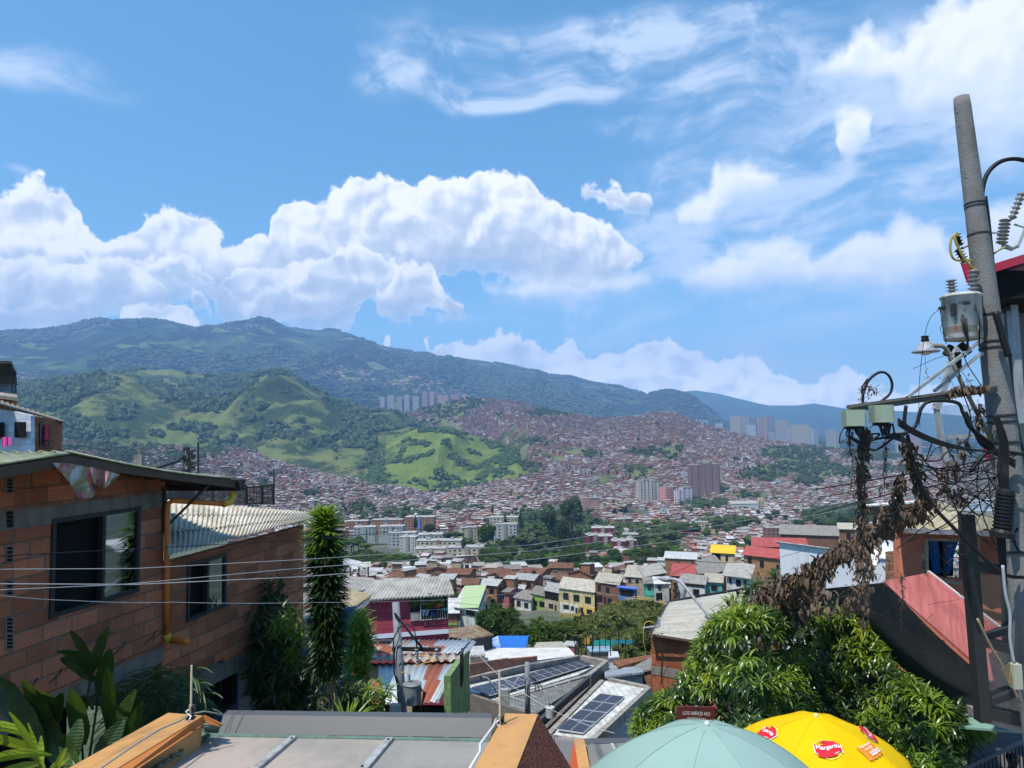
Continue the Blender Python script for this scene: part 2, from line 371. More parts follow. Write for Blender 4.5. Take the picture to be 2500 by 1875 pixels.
def ground_mat():
    def fn(n,bs):
        p=geo(n);a=nz(n,p,.02,5);b=nz(n,p,.3,4)
        c=n.ramp(n.m('ADD',n.m('MULTIPLY',a,.6),n.m('MULTIPLY',b,.4)),[(.35,(.10,.095,.085)),(.5,(.055,.075,.03)),(.62,(.16,.145,.12)),(.75,(.045,.07,.02))])
        n.set(bs.inputs['Base Color'],c)
    return mat('ground',rough=.95,fn=fn)
def hill_mat(name,grass,grass2,wood,s,lo,hi,slope=True,dark=.6,extra=None,fields=None):
    """grass with woods in patches; scale s in metres of the patches"""
    def fn(n,bs):
        p=geo(n);a=nz(n,p,1/s,5,.6);b=nz(n,p,6/s,4,.6);c3=nz(n,p,30/s,3,.6)
        v=n.m('ADD',n.m('MULTIPLY',a,.7),n.m('ADD',n.m('MULTIPLY',b,.2),n.m('MULTIPLY',c3,.1)))
        f=n.smooth(v,lo,hi)
        g=n.mix(n.smooth(nz(n,p,2.3/s,4),.38,.62),tuple(grass)+(1,),tuple(grass2)+(1,))
        w=n.mix(n.smooth(c3,.3,.7),tuple(x*dark for x in wood)+(1,),tuple(wood)+(1,))
        c=n.mix(f,g,w)
        if fields:
            v2=n.node('ShaderNodeTexVoronoi',{'Vector': p,'Scale': fields[0]},out=1)
            hs=n.n.new('ShaderNodeSeparateColor');n.set(hs.inputs[0],v2)
            ff=n.m('MULTIPLY',n.smooth(hs.outputs[0],.80,.84),n.smooth(nz(n,p,1.3/s,3),.45,.55))
            c=n.mix(ff,c,tuple(fields[1])+(1,))
        if extra: c=extra(n,p,c)
        n.set(bs.inputs['Base Color'],c)
        bumpn(n,bs,n.m('ADD',n.m('MULTIPLY',c3,f),n.m('MULTIPLY',nz(n,p,12/s,3),.5)),.8,s*.05)
    return mat(name,rough=.95,fn=fn,spec=.1)
# --- the ridges, near to far
MTN=ridge('mountain',[(-700,880),(-300,850),(0,826),(100,820),(170,812),(230,802),(300,793),(360,787),(410,790),(480,806),(540,800),(600,796),(650,797),(700,803),(770,816),(850,828),(900,842),(1000,861),(1060,874),(1130,887),(1200,893),(1300,912),(1400,930),(1500,948),(1560,962),(1620,985),(1700,1010),(1800,1030),(2000,1062),(2300,1070),(3000,1080)],
            [(-700,1030),(0,1010),(800,1010),(1200,1045),(1700,1075),(3000,1090)],5000,9500,11500,spur=.24,sscale=1300,seed=2,power=.85,rough=.006)
SUB=ridge('spur',[(1450,1010),(1520,990),(1570,972),(1600,958),(1620,953),(1650,957),(1680,966),(1715,990),(1740,1008),(1780,1030),(1850,1045),(1950,1062)],
            [(1450,1040),(1700,1060),(1950,1075)],6000,7600,8600,spur=.2,sscale=900,seed=4,power=1,rough=.006)
FAR=ridge('far',[(1500,985),(1600,968),(1660,957),(1700,953),(1750,960),(1800,972),(1850,984),(1880,990),(1940,990),(1990,985),(2040,994),(2080,1000),(2200,1004),(2350,1015),(2500,1020),(3000,1010)],
            [(1500,1065),(2000,1072),(3000,1074)],10500,12500,14300,spur=.2,sscale=2400,seed=6,power=.9,rough=.004)
GREEN=ridge('green',[(-500,950),(-200,945),(0,945),(60,938),(150,926),(240,913),(330,903),(410,901),(470,910),(540,922),(590,922),(640,916),(680,914),(720,928),(770,955),(820,985),(880,1000),(940,1008),(1000,1020),(1060,1060),(1120,1100)],
              [(-500,1110),(0,1085),(200,1085),(420,1110),(600,1140),(750,1165),(900,1190),(1120,1190)],[(-500,2200),(500,2050),(900,1750),(1120,1750)],[(-500,4000),(600,3700),(900,3200),(1120,2700)],[(-500,4900),(600,4600),(1120,3500)],spur=.55,sscale=520,seed=8,power=.95,rough=.012)
LOBE=ridge('lobe',[(860,1190),(900,1130),(960,1070),(1020,1045),(1070,1043),(1120,1055),(1180,1070),(1230,1088),(1262,1098),(1275,1120),(1282,1165)],
             [(860,1200),(950,1200),(1050,1205),(1150,1195),(1230,1170),(1282,1150)],[(860,1650),(1290,1650)],[(860,2100),(1290,2150)],[(860,2500),(1290,2500)],spur=.5,sscale=230,seed=12,power=.9,rough=.006)
TOWN=ridge('town',[(560,1125),(800,1105),(950,1030),(1030,1000),(1090,985),(1150,972),(1200,975),(1270,984),(1330,1000),(1400,1016),(1470,1025),(1540,1021),(1600,1012),(1650,1012),(1700,1032),(1760,1050),(1800,1062),(1850,1072),(1930,1085),(2050,1102),(2200,1120),(2500,1135),(2900,1140)],
             [(560,1160),(1200,1155),(1300,1205),(1500,1215),(1750,1205),(2000,1195),(2300,1190),(2900,1200)],[(560,2300),(1190,2300),(1300,1400),(1900,1350),(2900,1400)],[(560,2600),(900,2800),(1200,3300),(1650,3000),(2000,2700),(2900,2600)],[(560,3300),(900,3500),(1200,4000),(2900,3600)],spur=.20,sscale=420,seed=15,power=.95,rough=.01,onbase=True)
LEFT=ridge('lefttown',[(-400,1080),(0,1085),(180,1085),(320,1100),(420,1095),(500,1105),(570,1100),(610,1105),(660,1130),(740,1150),(800,1165),(880,1180),(960,1195),(1060,1215),(1130,1200),(1200,1185),(1280,1165),(1310,1200),(1340,1230)],
             [(-400,1270),(600,1250),(800,1240),(1000,1235),(1340,1232)],[(-400,900),(700,1050),(1340,1200)],[(-400,1900),(600,1800),(900,1600),(1340,1600)],[(-400,2300),(600,2200),(1340,1950)],spur=.2,sscale=260,seed=19,power=1,rough=.005,onbase=True)
def zground(x,y):
    x=np.asarray(x,float);y=np.asarray(y,float);z=zbase(np.hypot(x,y));az=np.arctan2(x,y)
    for nm,lo,hi in (('lefttown',-900,1330),('town',570,3200),('lobe',865,1288),('green',-900,1110)):
        if nm in OFF: continue
        a0,a1=azel(lo,1058)[0],azel(hi,1058)[0];R_=RIDGES[nm]
        zz=zridge(R_,x,y);z=np.where((az>a0) & (az<a1),np.maximum(z,zz),z)
    return z
OFF=set()
m_ground=ground_mat()
nr=190;na=260
rr=np.concatenate([[0.5],np.geomspace(3,60000,nr - 1)]);aa=np.linspace(-math.pi,math.pi,na)
X=rr[:,None]*np.sin(aa)[None];Y=rr[:,None]*np.cos(aa)[None];Z=zbase(rr)[:,None]+(fbm(X,Y,60,3,2) - .5)*np.clip(rr/100,0,1)[:,None]*3+np.where(Y<3,0,0)
i=np.arange(nr*na).reshape(nr,na)
g=npmesh('ground',np.stack([X,Y,Z],-1).reshape(-1,3),np.stack([i[:-1,:-1],i[:-1,1:],i[1:,1:],i[1:,:-1]],-1).reshape(-1,4),m_ground,smooth=True);tag(g,kind='structure')
def town_far(n,p,c):   # scattered far settlements on the mountain's flank
    f=n.m('MULTIPLY',n.smooth(nz(n,p,.0011,3),.56,.66),n.smooth(nz(n,p,.03,3),.54,.62))
    return n.mix(f,c,(.38,.27,.22,1))
m_mtn=hill_mat('mountain woods',(.05,.085,.03),(.035,.065,.025),(.016,.034,.016),900,.42,.53,fields=(.007,(.10,.15,.04)),extra=town_far)
m_far=hill_mat('far woods',(.05,.09,.03),(.05,.09,.03),(.025,.05,.02),2500,.4,.6)
m_green=hill_mat('hill grass',(.135,.15,.045),(.095,.125,.032),(.04,.065,.018),200,.46,.53)
m_lobe=hill_mat('bright grass',(.14,.175,.035),(.10,.14,.028),(.045,.075,.018),110,.54,.62)
m_tg=hill_mat('town ground',(.13,.16,.045),(.14,.115,.08),(.05,.07,.025),120,.45,.6)
build_ridge('far',FAR,1480,3100,60,260,m_far,'mountain')
build_ridge('mountain',MTN,-800,3000,170,760,m_mtn,'mountain')
build_ridge('spur',SUB,1430,1960,60,160,m_mtn,'mountain')
build_ridge('green',GREEN,-600,1115,190,420,m_green,'hill')
build_ridge('lobe',LOBE,862,1289,110,200,m_lobe,'hill')
build_ridge('town',TOWN,565,3000,150,420,m_tg,'hill')
build_ridge('lefttown',LEFT,-800,1335,80,200,m_tg,'hill')

# ------------------------------------------------------------------ haze
hz=MB();hz.box((2000,8500,900),(44000,33000,2200));
def hz_mat():
    m=bpy.data.materials.new('haze');m.use_nodes=True;t=m.node_tree;t.nodes.clear();n=NT(t)
    pv=n.n.new('ShaderNodeVolumePrincipled');pv.inputs['Color'].default_value=(.34,.59,1,1);pv.inputs['Density'].default_value=9.0e-5;pv.inputs['Anisotropy'].default_value=0.1
    pv.inputs['Absorption Color'].default_value=(0,0,0,1) if 'Absorption Color' in pv.inputs else (0,0,0,1)
    o=n.n.new('ShaderNodeOutputMaterial');n.l.new(pv.outputs[0],o.inputs['Volume']);m.cycles.homogeneous_volume=True if hasattr(m.cycles,'homogeneous_volume') else None
    return m
hzo=hz.build('haze',hz_mat());tag(hzo,'pale blue haze in the valley air',None,None,'stuff')
zmin,zmax=-196.0,1640.0
hzo.data.vertices.foreach_set('co',[c for v in [(-32000,-12000,zmin),(32000,-12000,zmin),(30000,15000,zmin),(-30000,15000,zmin),(-32000,-12000,zmax),(32000,-12000,zmax),(30000,15000,zmax),(-30000,15000,zmax)] for c in v])
# ------------------------------------------------------------------ far woods and far houses (nobody could count them)
def ico(sub=1):
    t=(1+5 ** .5)/2
    V=[(-1,t,0),(1,t,0),(-1,-t,0),(1,-t,0),(0,-1,t),(0,1,t),(0,-1,-t),(0,1,-t),(t,0,-1),(t,0,1),(-t,0,-1),(-t,0,1)]
    Fc=[(0,11,5),(0,5,1),(0,1,7),(0,7,10),(0,10,11),(1,5,9),(5,11,4),(11,10,2),(10,7,6),(7,1,8),(3,9,4),(3,4,2),(3,2,6),(3,6,8),(3,8,9),(4,9,5),(2,4,11),(6,2,10),(8,6,7),(9,8,1)]
    V=[Vector(v).normalized() for v in V]
    for _ in range(sub):
        c={};F2=[]
        def mid(a,b):
            k=(min(a,b),max(a,b))
            if k not in c: V.append(((V[a]+V[b])/2).normalized());c[k]=len(V) - 1
            return c[k]
        for a,b,d in Fc:
            x,y,z=mid(a,b),mid(b,d),mid(d,a);F2+=[(a,x,z),(b,y,x),(d,z,y),(x,y,z)]
        Fc=F2
    return np.array([tuple(v) for v in V]),np.array(Fc)
ICO1,ICO1F=ico(1);ICO2,ICO2F=ico(2)
def inv_proj_arr(x,y,z):
    P3=np.stack([x,y,z],-1) @ np.array(CM)    # CM^T p
    return 1250+F*P3[...,0]/-P3[...,2],937.5 - F*P3[...,1]/-P3[...,2]
def leafy(name,base,var,rough=.7,sc=1.0,bump=.6,yellow=None,trans=0.0,spec=.25):
    def fn(n,bs):
        p=geo(n);a=nz(n,p,.35*sc,4,.7);b=nz(n,p,2.6*sc,3,.7)
        oi=n.n.new('ShaderNodeObjectInfo')
        c=n.mix(n.smooth(a,.35,.65),tuple(x*.62 for x in base)+(1,),tuple(base)+(1,))
        c=n.mix(n.smooth(b,.45,.75),c,tuple(var)+(1,))
        hsv=n.n.new('ShaderNodeHueSaturation');n.set(hsv.inputs['Color'],c);n.set(hsv.inputs['Hue'],n.m('MULTIPLY_ADD',oi.outputs['Random'],.05,.475));n.set(hsv.inputs['Value'],n.m('MULTIPLY_ADD',oi.outputs['Random'],.5,.78))
        n.set(bs.inputs['Base Color'],hsv.outputs[0])
        if trans:
            tr=n.n.new('ShaderNodeBsdfTranslucent');n.set(tr.inputs[0],n.mix(.5,hsv.outputs[0],(.25,.42,.03,1)))
            ms=n.n.new('ShaderNodeMixShader');ms.inputs[0].default_value=trans
            n.l.new(bs.outputs[0],ms.inputs[1]);n.l.new(tr.outputs[0],ms.inputs[2])
            n.l.new(ms.outputs[0],n.t.nodes['Material Output'].inputs[0])
    return mat(name,base,rough,fn=fn,spec=spec)
m_wood=leafy('far wood leaves',(.046,.070,.024),(.080,.105,.035),sc=.12)
m_wood2=leafy('mid wood leaves',(.04,.07,.016),(.085,.125,.028),sc=.25)
def blobs(P,S,base,Fc,jit=.35,seed=0):
    """one lumpy crown per position: P (k,3) centre, S (k,3) half sizes"""
    k=len(P);nv=len(base);r=np.random.default_rng(seed)
    lib=[base*(1+jit*(r.random((nv,1)) - .5)*2) for _ in range(12)]
    L=np.array(lib)[r.integers(0,12,k)];a=r.random(k)*6.283;ca,sa=np.cos(a)[:,None],np.sin(a)[:,None]
    X=L[:,:,0]*ca - L[:,:,1]*sa;Y=L[:,:,0]*sa+L[:,:,1]*ca
    V=np.stack([X*S[:,0:1],Y*S[:,1:2],L[:,:,2]*S[:,2:3]],-1)+P[:,None,:]
    Fq=(Fc[None]+(np.arange(k)*nv)[:,None,None]).reshape(-1,3)
    return V.reshape(-1,3),Fq
def inell(px,py,E):
    m=np.zeros(px.shape,bool)
    for x,y,rx,ry in E: m |= ((px - x)/rx) ** 2+((py - y)/ry) ** 2<1
    return m
GRASS=[(410,918,110,22),(700,960,90,34),(660,935,45,25),(765,990,45,20),(700,1010,70,22),(395,1005,65,34),(800,1030,45,32),(440,1075,60,20),(340,1075,55,18),(690,1110,60,30),(760,1100,65,45),(620,1085,30,16),(120,985,0.1,.1),(230,1020,40,16),(200,980,0.1,.1),(550,945,30,8),(860,1120,40,30),(820,1150,60,25)]
def scatter(R_,px0,px1,count,t0=0.0,t1=1.02,seed=1):
    r=np.random.default_rng(seed);a0,a1=azel(px0,1058)[0],azel(px1,1058)[0]
    az=a0+(a1 - a0)*r.random(count);df,dc=R_['dist'](R_['df'],az),R_['dist'](R_['dc'],az)
    d=df+(dc - df)*(t0+(t1 - t0)*r.random(count) ** .8);x,y=d*np.sin(az),d*np.cos(az);z=zridge(R_,x,y)
    px,py=inv_proj_arr(x,y,z);return x,y,z,px,py,d
# woods on the green hill
x,y,z,px,py,d=scatter(GREEN,-60,1110,30000,seed=3)
nzv=fbm(x,y,150,4,31);keep=(~inell(px+(fbm(x,y,60,3,5) - .5)*60,py+(fbm(x,y,50,3,7) - .5)*30,GRASS) & (nzv>.43)) | (nzv>.72);keep &= (px>-80)
x,y,z=x[keep],y[keep],z[keep];k=len(x);h=5+8*rng.random(k) ** 1.5+6*(rng.random(k)>.93)
V,Fq=blobs(np.stack([x,y,z+h*.5],-1),np.stack([h*.62,h*.62,h*.72],-1),ICO1,ICO1F,.45,2)
o=npmesh('woods',V,Fq,m_wood);tag(o,'dense woods over the flanks of the green hills',None,None,'stuff')
# bushes and gullies on the bright lobe
x,y,z,px,py,d=scatter(LOBE,862,1286,5000,seed=5)
nzv=fbm(x,y,60,4,33);keep=(nzv>.60) | ((px<940) & (nzv>.38)) | ((py>1172) & (nzv>.42)) | (inell(px,py,[(1235,1140,45,30),(1100,1195,90,20),(1130,1052,60,9)]) & (nzv>.4))
x,y,z=x[keep],y[keep],z[keep];k=len(x);h=3+6*rng.random(k) ** 1.5
V,Fq=blobs(np.stack([x,y,z+h*.35],-1),np.stack([h*.7,h*.7,h*.6],-1),ICO1,ICO1F,.45,4)
o=npmesh('bushes',V,Fq,m_wood2);tag(o,'dark bushes in the gullies of the bright grassy hill',None,None,'stuff')
# tree line on the mountain crest and clumps on its flank
x,y,z,px,py,d=scatter(MTN,-60,1700,26000,t0=.05,t1=1.01,seed=8)
nzv=fbm(x,y,700,4,35);keep=(nzv>.52) | (np.abs(d/9500 - 1)<.02)
x,y,z=x[keep],y[keep],z[keep];k=len(x);h=12+16*rng.random(k)
V,Fq=blobs(np.stack([x,y,z+h*.3],-1),np.stack([h*1.3,h*1.3,h*.6],-1),ICO1,ICO1F,.5,6)
o=npmesh('mountain_woods',V,Fq,m_wood);tag(o,'dark woods on the blue mountain',None,None,'stuff')

x,y,z,px,py,d=scatter(SUB,1450,1960,2600,t0=.0,t1=1.01,seed=9);keep=fbm(x,y,300,4,36)>.42;x,y,z=x[keep],y[keep],z[keep];k=len(x);h=12+14*rng.random(k)
V,Fq=blobs(np.stack([x,y,z+h*.3],-1),np.stack([h*1.4,h*1.4,h*.6],-1),ICO1,ICO1F,.5,6);o=npmesh('spur_woods',V,Fq,m_wood);tag(o,'dark woods on the small ridge below the far blue mountains',None,None,'stuff')
# far houses
TINT=[(.27,.115,.07),(.22,.10,.065),(.30,.14,.09),(.25,.12,.085),(.19,.09,.06),(.33,.17,.11),(.24,.13,.10),(.45,.40,.34),(.55,.52,.48),(.36,.30,.24),(.50,.36,.17),(.20,.34,.30),(.30,.28,.27)]
TW=np.array([16,14,12,14,10,6,10,4,5,5,1.5,1.2,5]);TW=TW/TW.sum()
ROOFT=[(.46,.45,.43),(.58,.57,.55),(.34,.32,.30),(.28,.17,.13),(.36,.16,.10),(.74,.75,.76),(.22,.20,.19),(.40,.34,.29)]
RW=np.array([16,8,16,22,14,4,12,12]);RW=RW/RW.sum()
def attr_mat(name,rough=.85,nscale=.6):
    def fn(n,bs):
        a=n.n.new('ShaderNodeAttribute');a.attribute_name='tint';p=geo(n)
        c=n.mix(n.m('MULTIPLY',nz(n,p,nscale,4),.55),a.outputs['Color'],(.10,.08,.07,1));n.set(bs.inputs['Base Color'],c)
    return mat(name,rough=rough,fn=fn,spec=.15)
m_far_house=attr_mat('far house walls and roofs')
def houses_np(name,x,y,z,rot,w,dpt,h,label,seed=0,slope=.06):
    """many small houses: walls, overhanging roof, dark windows, in one mesh"""
    r=np.random.default_rng(seed);k=len(x);c,s=np.cos(rot),np.sin(rot)
    def place(lx,ly,lz): return np.stack([x+lx*c - ly*s,y+lx*s+ly*c,z+lz],-1)
    VV=[];FF=[];TT=[];base=0
    hw,hd=w/2,dpt/2;low=-5.0*np.ones(k)
    wt=1.45*np.array(TINT)[r.choice(len(TINT),k,p=TW)]*(.8+.4*r.random((k,1)))
    rt=np.array(ROOFT)[r.choice(len(ROOFT),k,p=RW)]*(.8+.4*r.random((k,1)))
    def box(x0,x1,y0,y1,z0,z1,zt,tint,top=True):
        nonlocal base
        P=[place(a,b,cc) for a,b,cc in ((x0,y0,z0),(x1,y0,z0),(x1,y1,z0),(x0,y1,z0),(x0,y0,z1),(x1,y0,z1),(x1,y1,zt),(x0,y1,zt))]
        n_=len(P[0]);V=np.stack(P,1).reshape(-1,3);q=[(0,1,5,4),(1,2,6,5),(3,0,4,7),(2,3,7,6)]+([(4,5,6,7)] if top else [])
        Fq=(np.array(q)[None]+(np.arange(n_)*8)[:,None,None]+base).reshape(-1,4)
        VV.append(V);FF.append(Fq);TT.append(np.repeat(tint,len(q),0));base+=len(V)
    tilt=(r.random(k) - .3)*.12*dpt
    box(-hw,hw,-hd,hd,low,h,h+tilt,wt,False)
    ov=.25+.35*r.random(k)
    box(-hw - ov,hw+ov,-hd - ov,hd+ov,h+.05 - 0*h,h+.22,h+.22+tilt,rt)
    # upper room on part of the roof
    m=r.random(k)<.38
    def sub(a): return a[m]
    xs,ys=x,y
    x_,y_,z_,c_,s_=x,y,z,c,s
    x,y,z,c,s=sub(x),sub(y),sub(z),sub(c),sub(s);fr=.35+.4*r.random(m.sum());sd=np.where(r.random(m.sum())<.5,1,-1)
    a0=np.where(sd>0,hw[m] - 2*hw[m]*fr,-hw[m]);a1=np.where(sd>0,hw[m],-hw[m]+2*hw[m]*fr);hh=h[m]+2.4+.4*r.random(m.sum())
    box(a0,a1,-hd[m]*.6,hd[m],h[m],hh,hh,wt[m],False);box(a0 - .3,a1+.3,-hd[m]*.6 - .3,hd[m]+.3,hh,hh+.15,hh+.3,rt[m]*1.05)
    x,y,z,c,s=x_,y_,z_,c_,s_
    # windows and doors on the side that faces the valley
    for fl in range(3):
        for wx in (-.58,-.02,.52):
            m=(h>fl*2.7+2.0) & (r.random(k)<.8);n_=m.sum()
            if not n_: continue
            xa=hw[m]*wx;ww=.5+.35*r.random(n_);zb=fl*2.7+.9 - .5*(r.random(n_)<.3);
            P=[np.stack([x[m]+lx*c[m] - (-hd[m] - .04)*s[m],y[m]+lx*s[m]+(-hd[m] - .04)*c[m],z[m]+lz],-1) for lx,lz in ((xa - ww,zb),(xa+ww,zb),(xa+ww,zb+1.3),(xa - ww,zb+1.3))]
            V=np.stack(P,1).reshape(-1,3);VV.append(V);FF.append((np.array([[0,1,2,3]])[None]+(np.arange(n_)*4)[:,None,None]+base).reshape(-1,4));base+=len(V)
            TT.append(np.repeat(np.array([[.05,.045,.05]]),n_,0)*(1+2*r.random((n_,1))))
    T=np.concatenate(TT);T=np.concatenate([T,np.ones((len(T),1))],1)
    o=npmesh(name,np.concatenate(VV),np.concatenate(FF),m_far_house,attr=T);tag(o,label,None,None,'stuff');return o
def rows(px0,px1,zfun,d0,d1,dstep,wmean,seed,gap=.06,keepf=None,hmean=4.6):
    r=np.random.default_rng(seed);a0,a1=azel(px0,1058)[0],azel(px1,1058)[0];out=[]
    d=d0
    while d<d1:
        az=a0+r.random()*.01
        nseg=max(4,int((a1 - a0)*d/(wmean*1.02)));w=wmean*(.7+.6*r.random(nseg));s=np.cumsum(w)/d;azs=a0+s - .5*w/d
        g=r.random(nseg)>gap;azs,w=azs[g],w[g];azs_ok=azs<a1;azs,w=azs[azs_ok],w[azs_ok]
        dd=d+(r.random(len(azs)) - .5)*dstep*.35+(fbm(azs*d,azs*0+d,90,2,seed) - .5)*30
        out.append(np.stack([azs,dd,w],-1));d+=dstep*(.85+.3*r.random())
    A=np.concatenate(out);az,dd,w=A.T;x,y=dd*np.sin(az),dd*np.cos(az);z=zfun(x,y,dd);px,py=inv_proj_arr(x,y,z)
    m=keepf(px,py,x,y,dd) if keepf is not None else np.ones(len(x),bool)
    x,y,z,az,w=x[m],y[m],z[m],az[m],w[m];k=len(x)
    hh=np.select([r.random(k)<.35,r.random(k)<.75],[2.9+.4*r.random(k),5.4+.6*r.random(k)],8.0+.6*r.random(k))*hmean/4.6
    rot=-az+(fbm(x,y,160,2,seed+1) - .5)*1.6+(r.random(k) - .5)*.16
    return x,y,z,rot,w,7+4*r.random(k),hh
def zf_town(x,y,d): return np.maximum(zridge(TOWN,x,y),zbase(d))
TOWNGREEN=[(1640,1230,70,34),(1600,1200,30,25),(1640,1105,30,22),(1575,1108,34,14),(1960,1130,70,36),(2000,1150,60,20),(1900,1110,45,16),(1950,1100,90,8),(1870,1160,60,20),(2130,1115,90,16),(1730,1200,50,12),(1450,1110,30,12),(1090,1000,60,22),(1150,985,30,16),(1340,1010,70,10),(1220,1015,14,8),(1060,1030,40,12),(1310,1080,60,6),(1560,1155,40,20),(1830,1215,60,10),(1970,1180,40,12),(2050,1160,50,12),(1290,1145,34,16),(2200,1150,80,10),(1800,1070,0.1,0.1)]
def kt(px,py,x,y,d): 
    return ~inell(px+(fbm(x,y,40,3,5) - .5)*30,py+(fbm(x,y,40,3,9) - .5)*14,TOWNGREEN) & (fbm(x,y,110,3,41)>.33) & (px>880) & ~((px<1290) & (py>1000) & (py<990)) & (d<TOWN['dist'](TOWN['dc'],np.arctan2(x,y))*1.03)
T1=rows(1290,2700,zf_town,1330,3050,12.5,7.6,51,keepf=kt,hmean=5.0)
T2=rows(900,1292,zf_town,2320,3350,13.5,8.0,52,keepf=kt)
for nm,T_,lb in (('hillside_houses',T1,'brick houses crowded over the hillside across the valley'),('ridge_houses',T2,'small houses on the ridge behind the bright grassy hill')):
    houses_np(nm,*T_,lb,seed=61)
def zf_left(x,y,d): return np.maximum(zridge(LEFT,x,y),zbase(d))
LG=[(770,1215,30,8),(880,1240,30,10),(560,1160,20,8),(640,1190,18,12),(930,1210,14,10),(440,1130,30,12),(300,1125,34,14),(520,1110,20,8)]
def kl(px,py,x,y,d): return ~inell(px+(fbm(x,y,40,3,5) - .5)*30,py,LG) & ((px>470) | (fbm(x,y,90,3,47)>.5)) & (fbm(x,y,80,3,43)>.31) & (d<LEFT['dist'](LEFT['dc'],np.arctan2(x,y))*1.02) & (px>150)
L1=rows(140,1335,zf_left,1000,1960,11.5,7.4,53,keepf=kl,hmean=4.9)
houses_np('slope_houses',*L1,'brick houses packed below the green hills',seed=62)
VG=[(900,1270,160,26),(1000,1240,80,14),(1120,1245,110,16),(1330,1290,140,60),(1500,1290,60,16),(1200,1235,90,20),(1720,1240,60,10),(1830,1240,44,14),(1660,1297,50,10),(1780,1290,60,14),(2060,1270,100,30),(1560,1255,40,12),(2130,1240,80,26),(1640,1345,60,30)]
def kv(px,py,x,y,d): return ~inell(px+(fbm(x,y,30,3,5) - .5)*40,py+(fbm(x,y,30,3,9) - .5)*14,VG) & (fbm(x,y,60,3,44)>.34) & ((px>1180) | (d>820)) & (py>1195) & ~inell(px,py,[(1250,1340,330,44)])
V1=rows(560,2700,lambda x,y,d: zbase(d),470,1370,12.5,8.2,54,keepf=kv,hmean=4.4)
houses_np('valley_houses',*V1,'brick houses spread over the valley floor',seed=63)
# town trees
def tree_mass(name,px0,px1,zf,d0,d1,count,E,label,seed,hmin=5,hvar=7,m=m_wood2,thin=.12,pymin=0):
    r=np.random.default_rng(seed);a0,a1=azel(px0,1058)[0],azel(px1,1058)[0]
    az=a0+(a1 - a0)*r.random(count);d=np.sqrt(d0 ** 2+(d1 ** 2 - d0 ** 2)*r.random(count));x,y=d*np.sin(az),d*np.cos(az);z=zf(x,y,d);px,py=inv_proj_arr(x,y,z)
    k_=(inell(px+(fbm(x,y,40,3,5) - .5)*30,py+(fbm(x,y,40,3,9) - .5)*14,E) | (r.random(count)<thin*(fbm(x,y,90,2,seed)>.5))) & (py>pymin)
    x,y,z=x[k_],y[k_],z[k_];k=len(x);h=hmin+hvar*r.random(k) ** 1.3
    P=[];S=[]
    for q in range(8):
        o_=(r.random((k,3)) - .5)*np.stack([h,h,h*.5],-1)*.95
        P.append(np.stack([x,y,z+h*.55],-1)+o_);S.append(np.stack([h*.26,h*.26,h*.24],-1)*(.7+.5*r.random((k,1))))
    V,Fq=blobs(np.concatenate(P),np.concatenate(S),ICO1,ICO1F,.5,seed)
    o=npmesh(name,V,Fq,m);tag(o,label,None,None,'stuff');return o
tree_mass('town_trees',900,2700,zf_town,1330,3200,9000,TOWNGREEN,'patches of trees between the houses of the far hillside',71,5,8)
tree_mass('slope_trees',140,1330,zf_left,1000,1900,5000,LG+[(350,1110,200,40),(200,1100,100,40)],'trees between the houses below the green hills',72,5,8,pymin=1070)
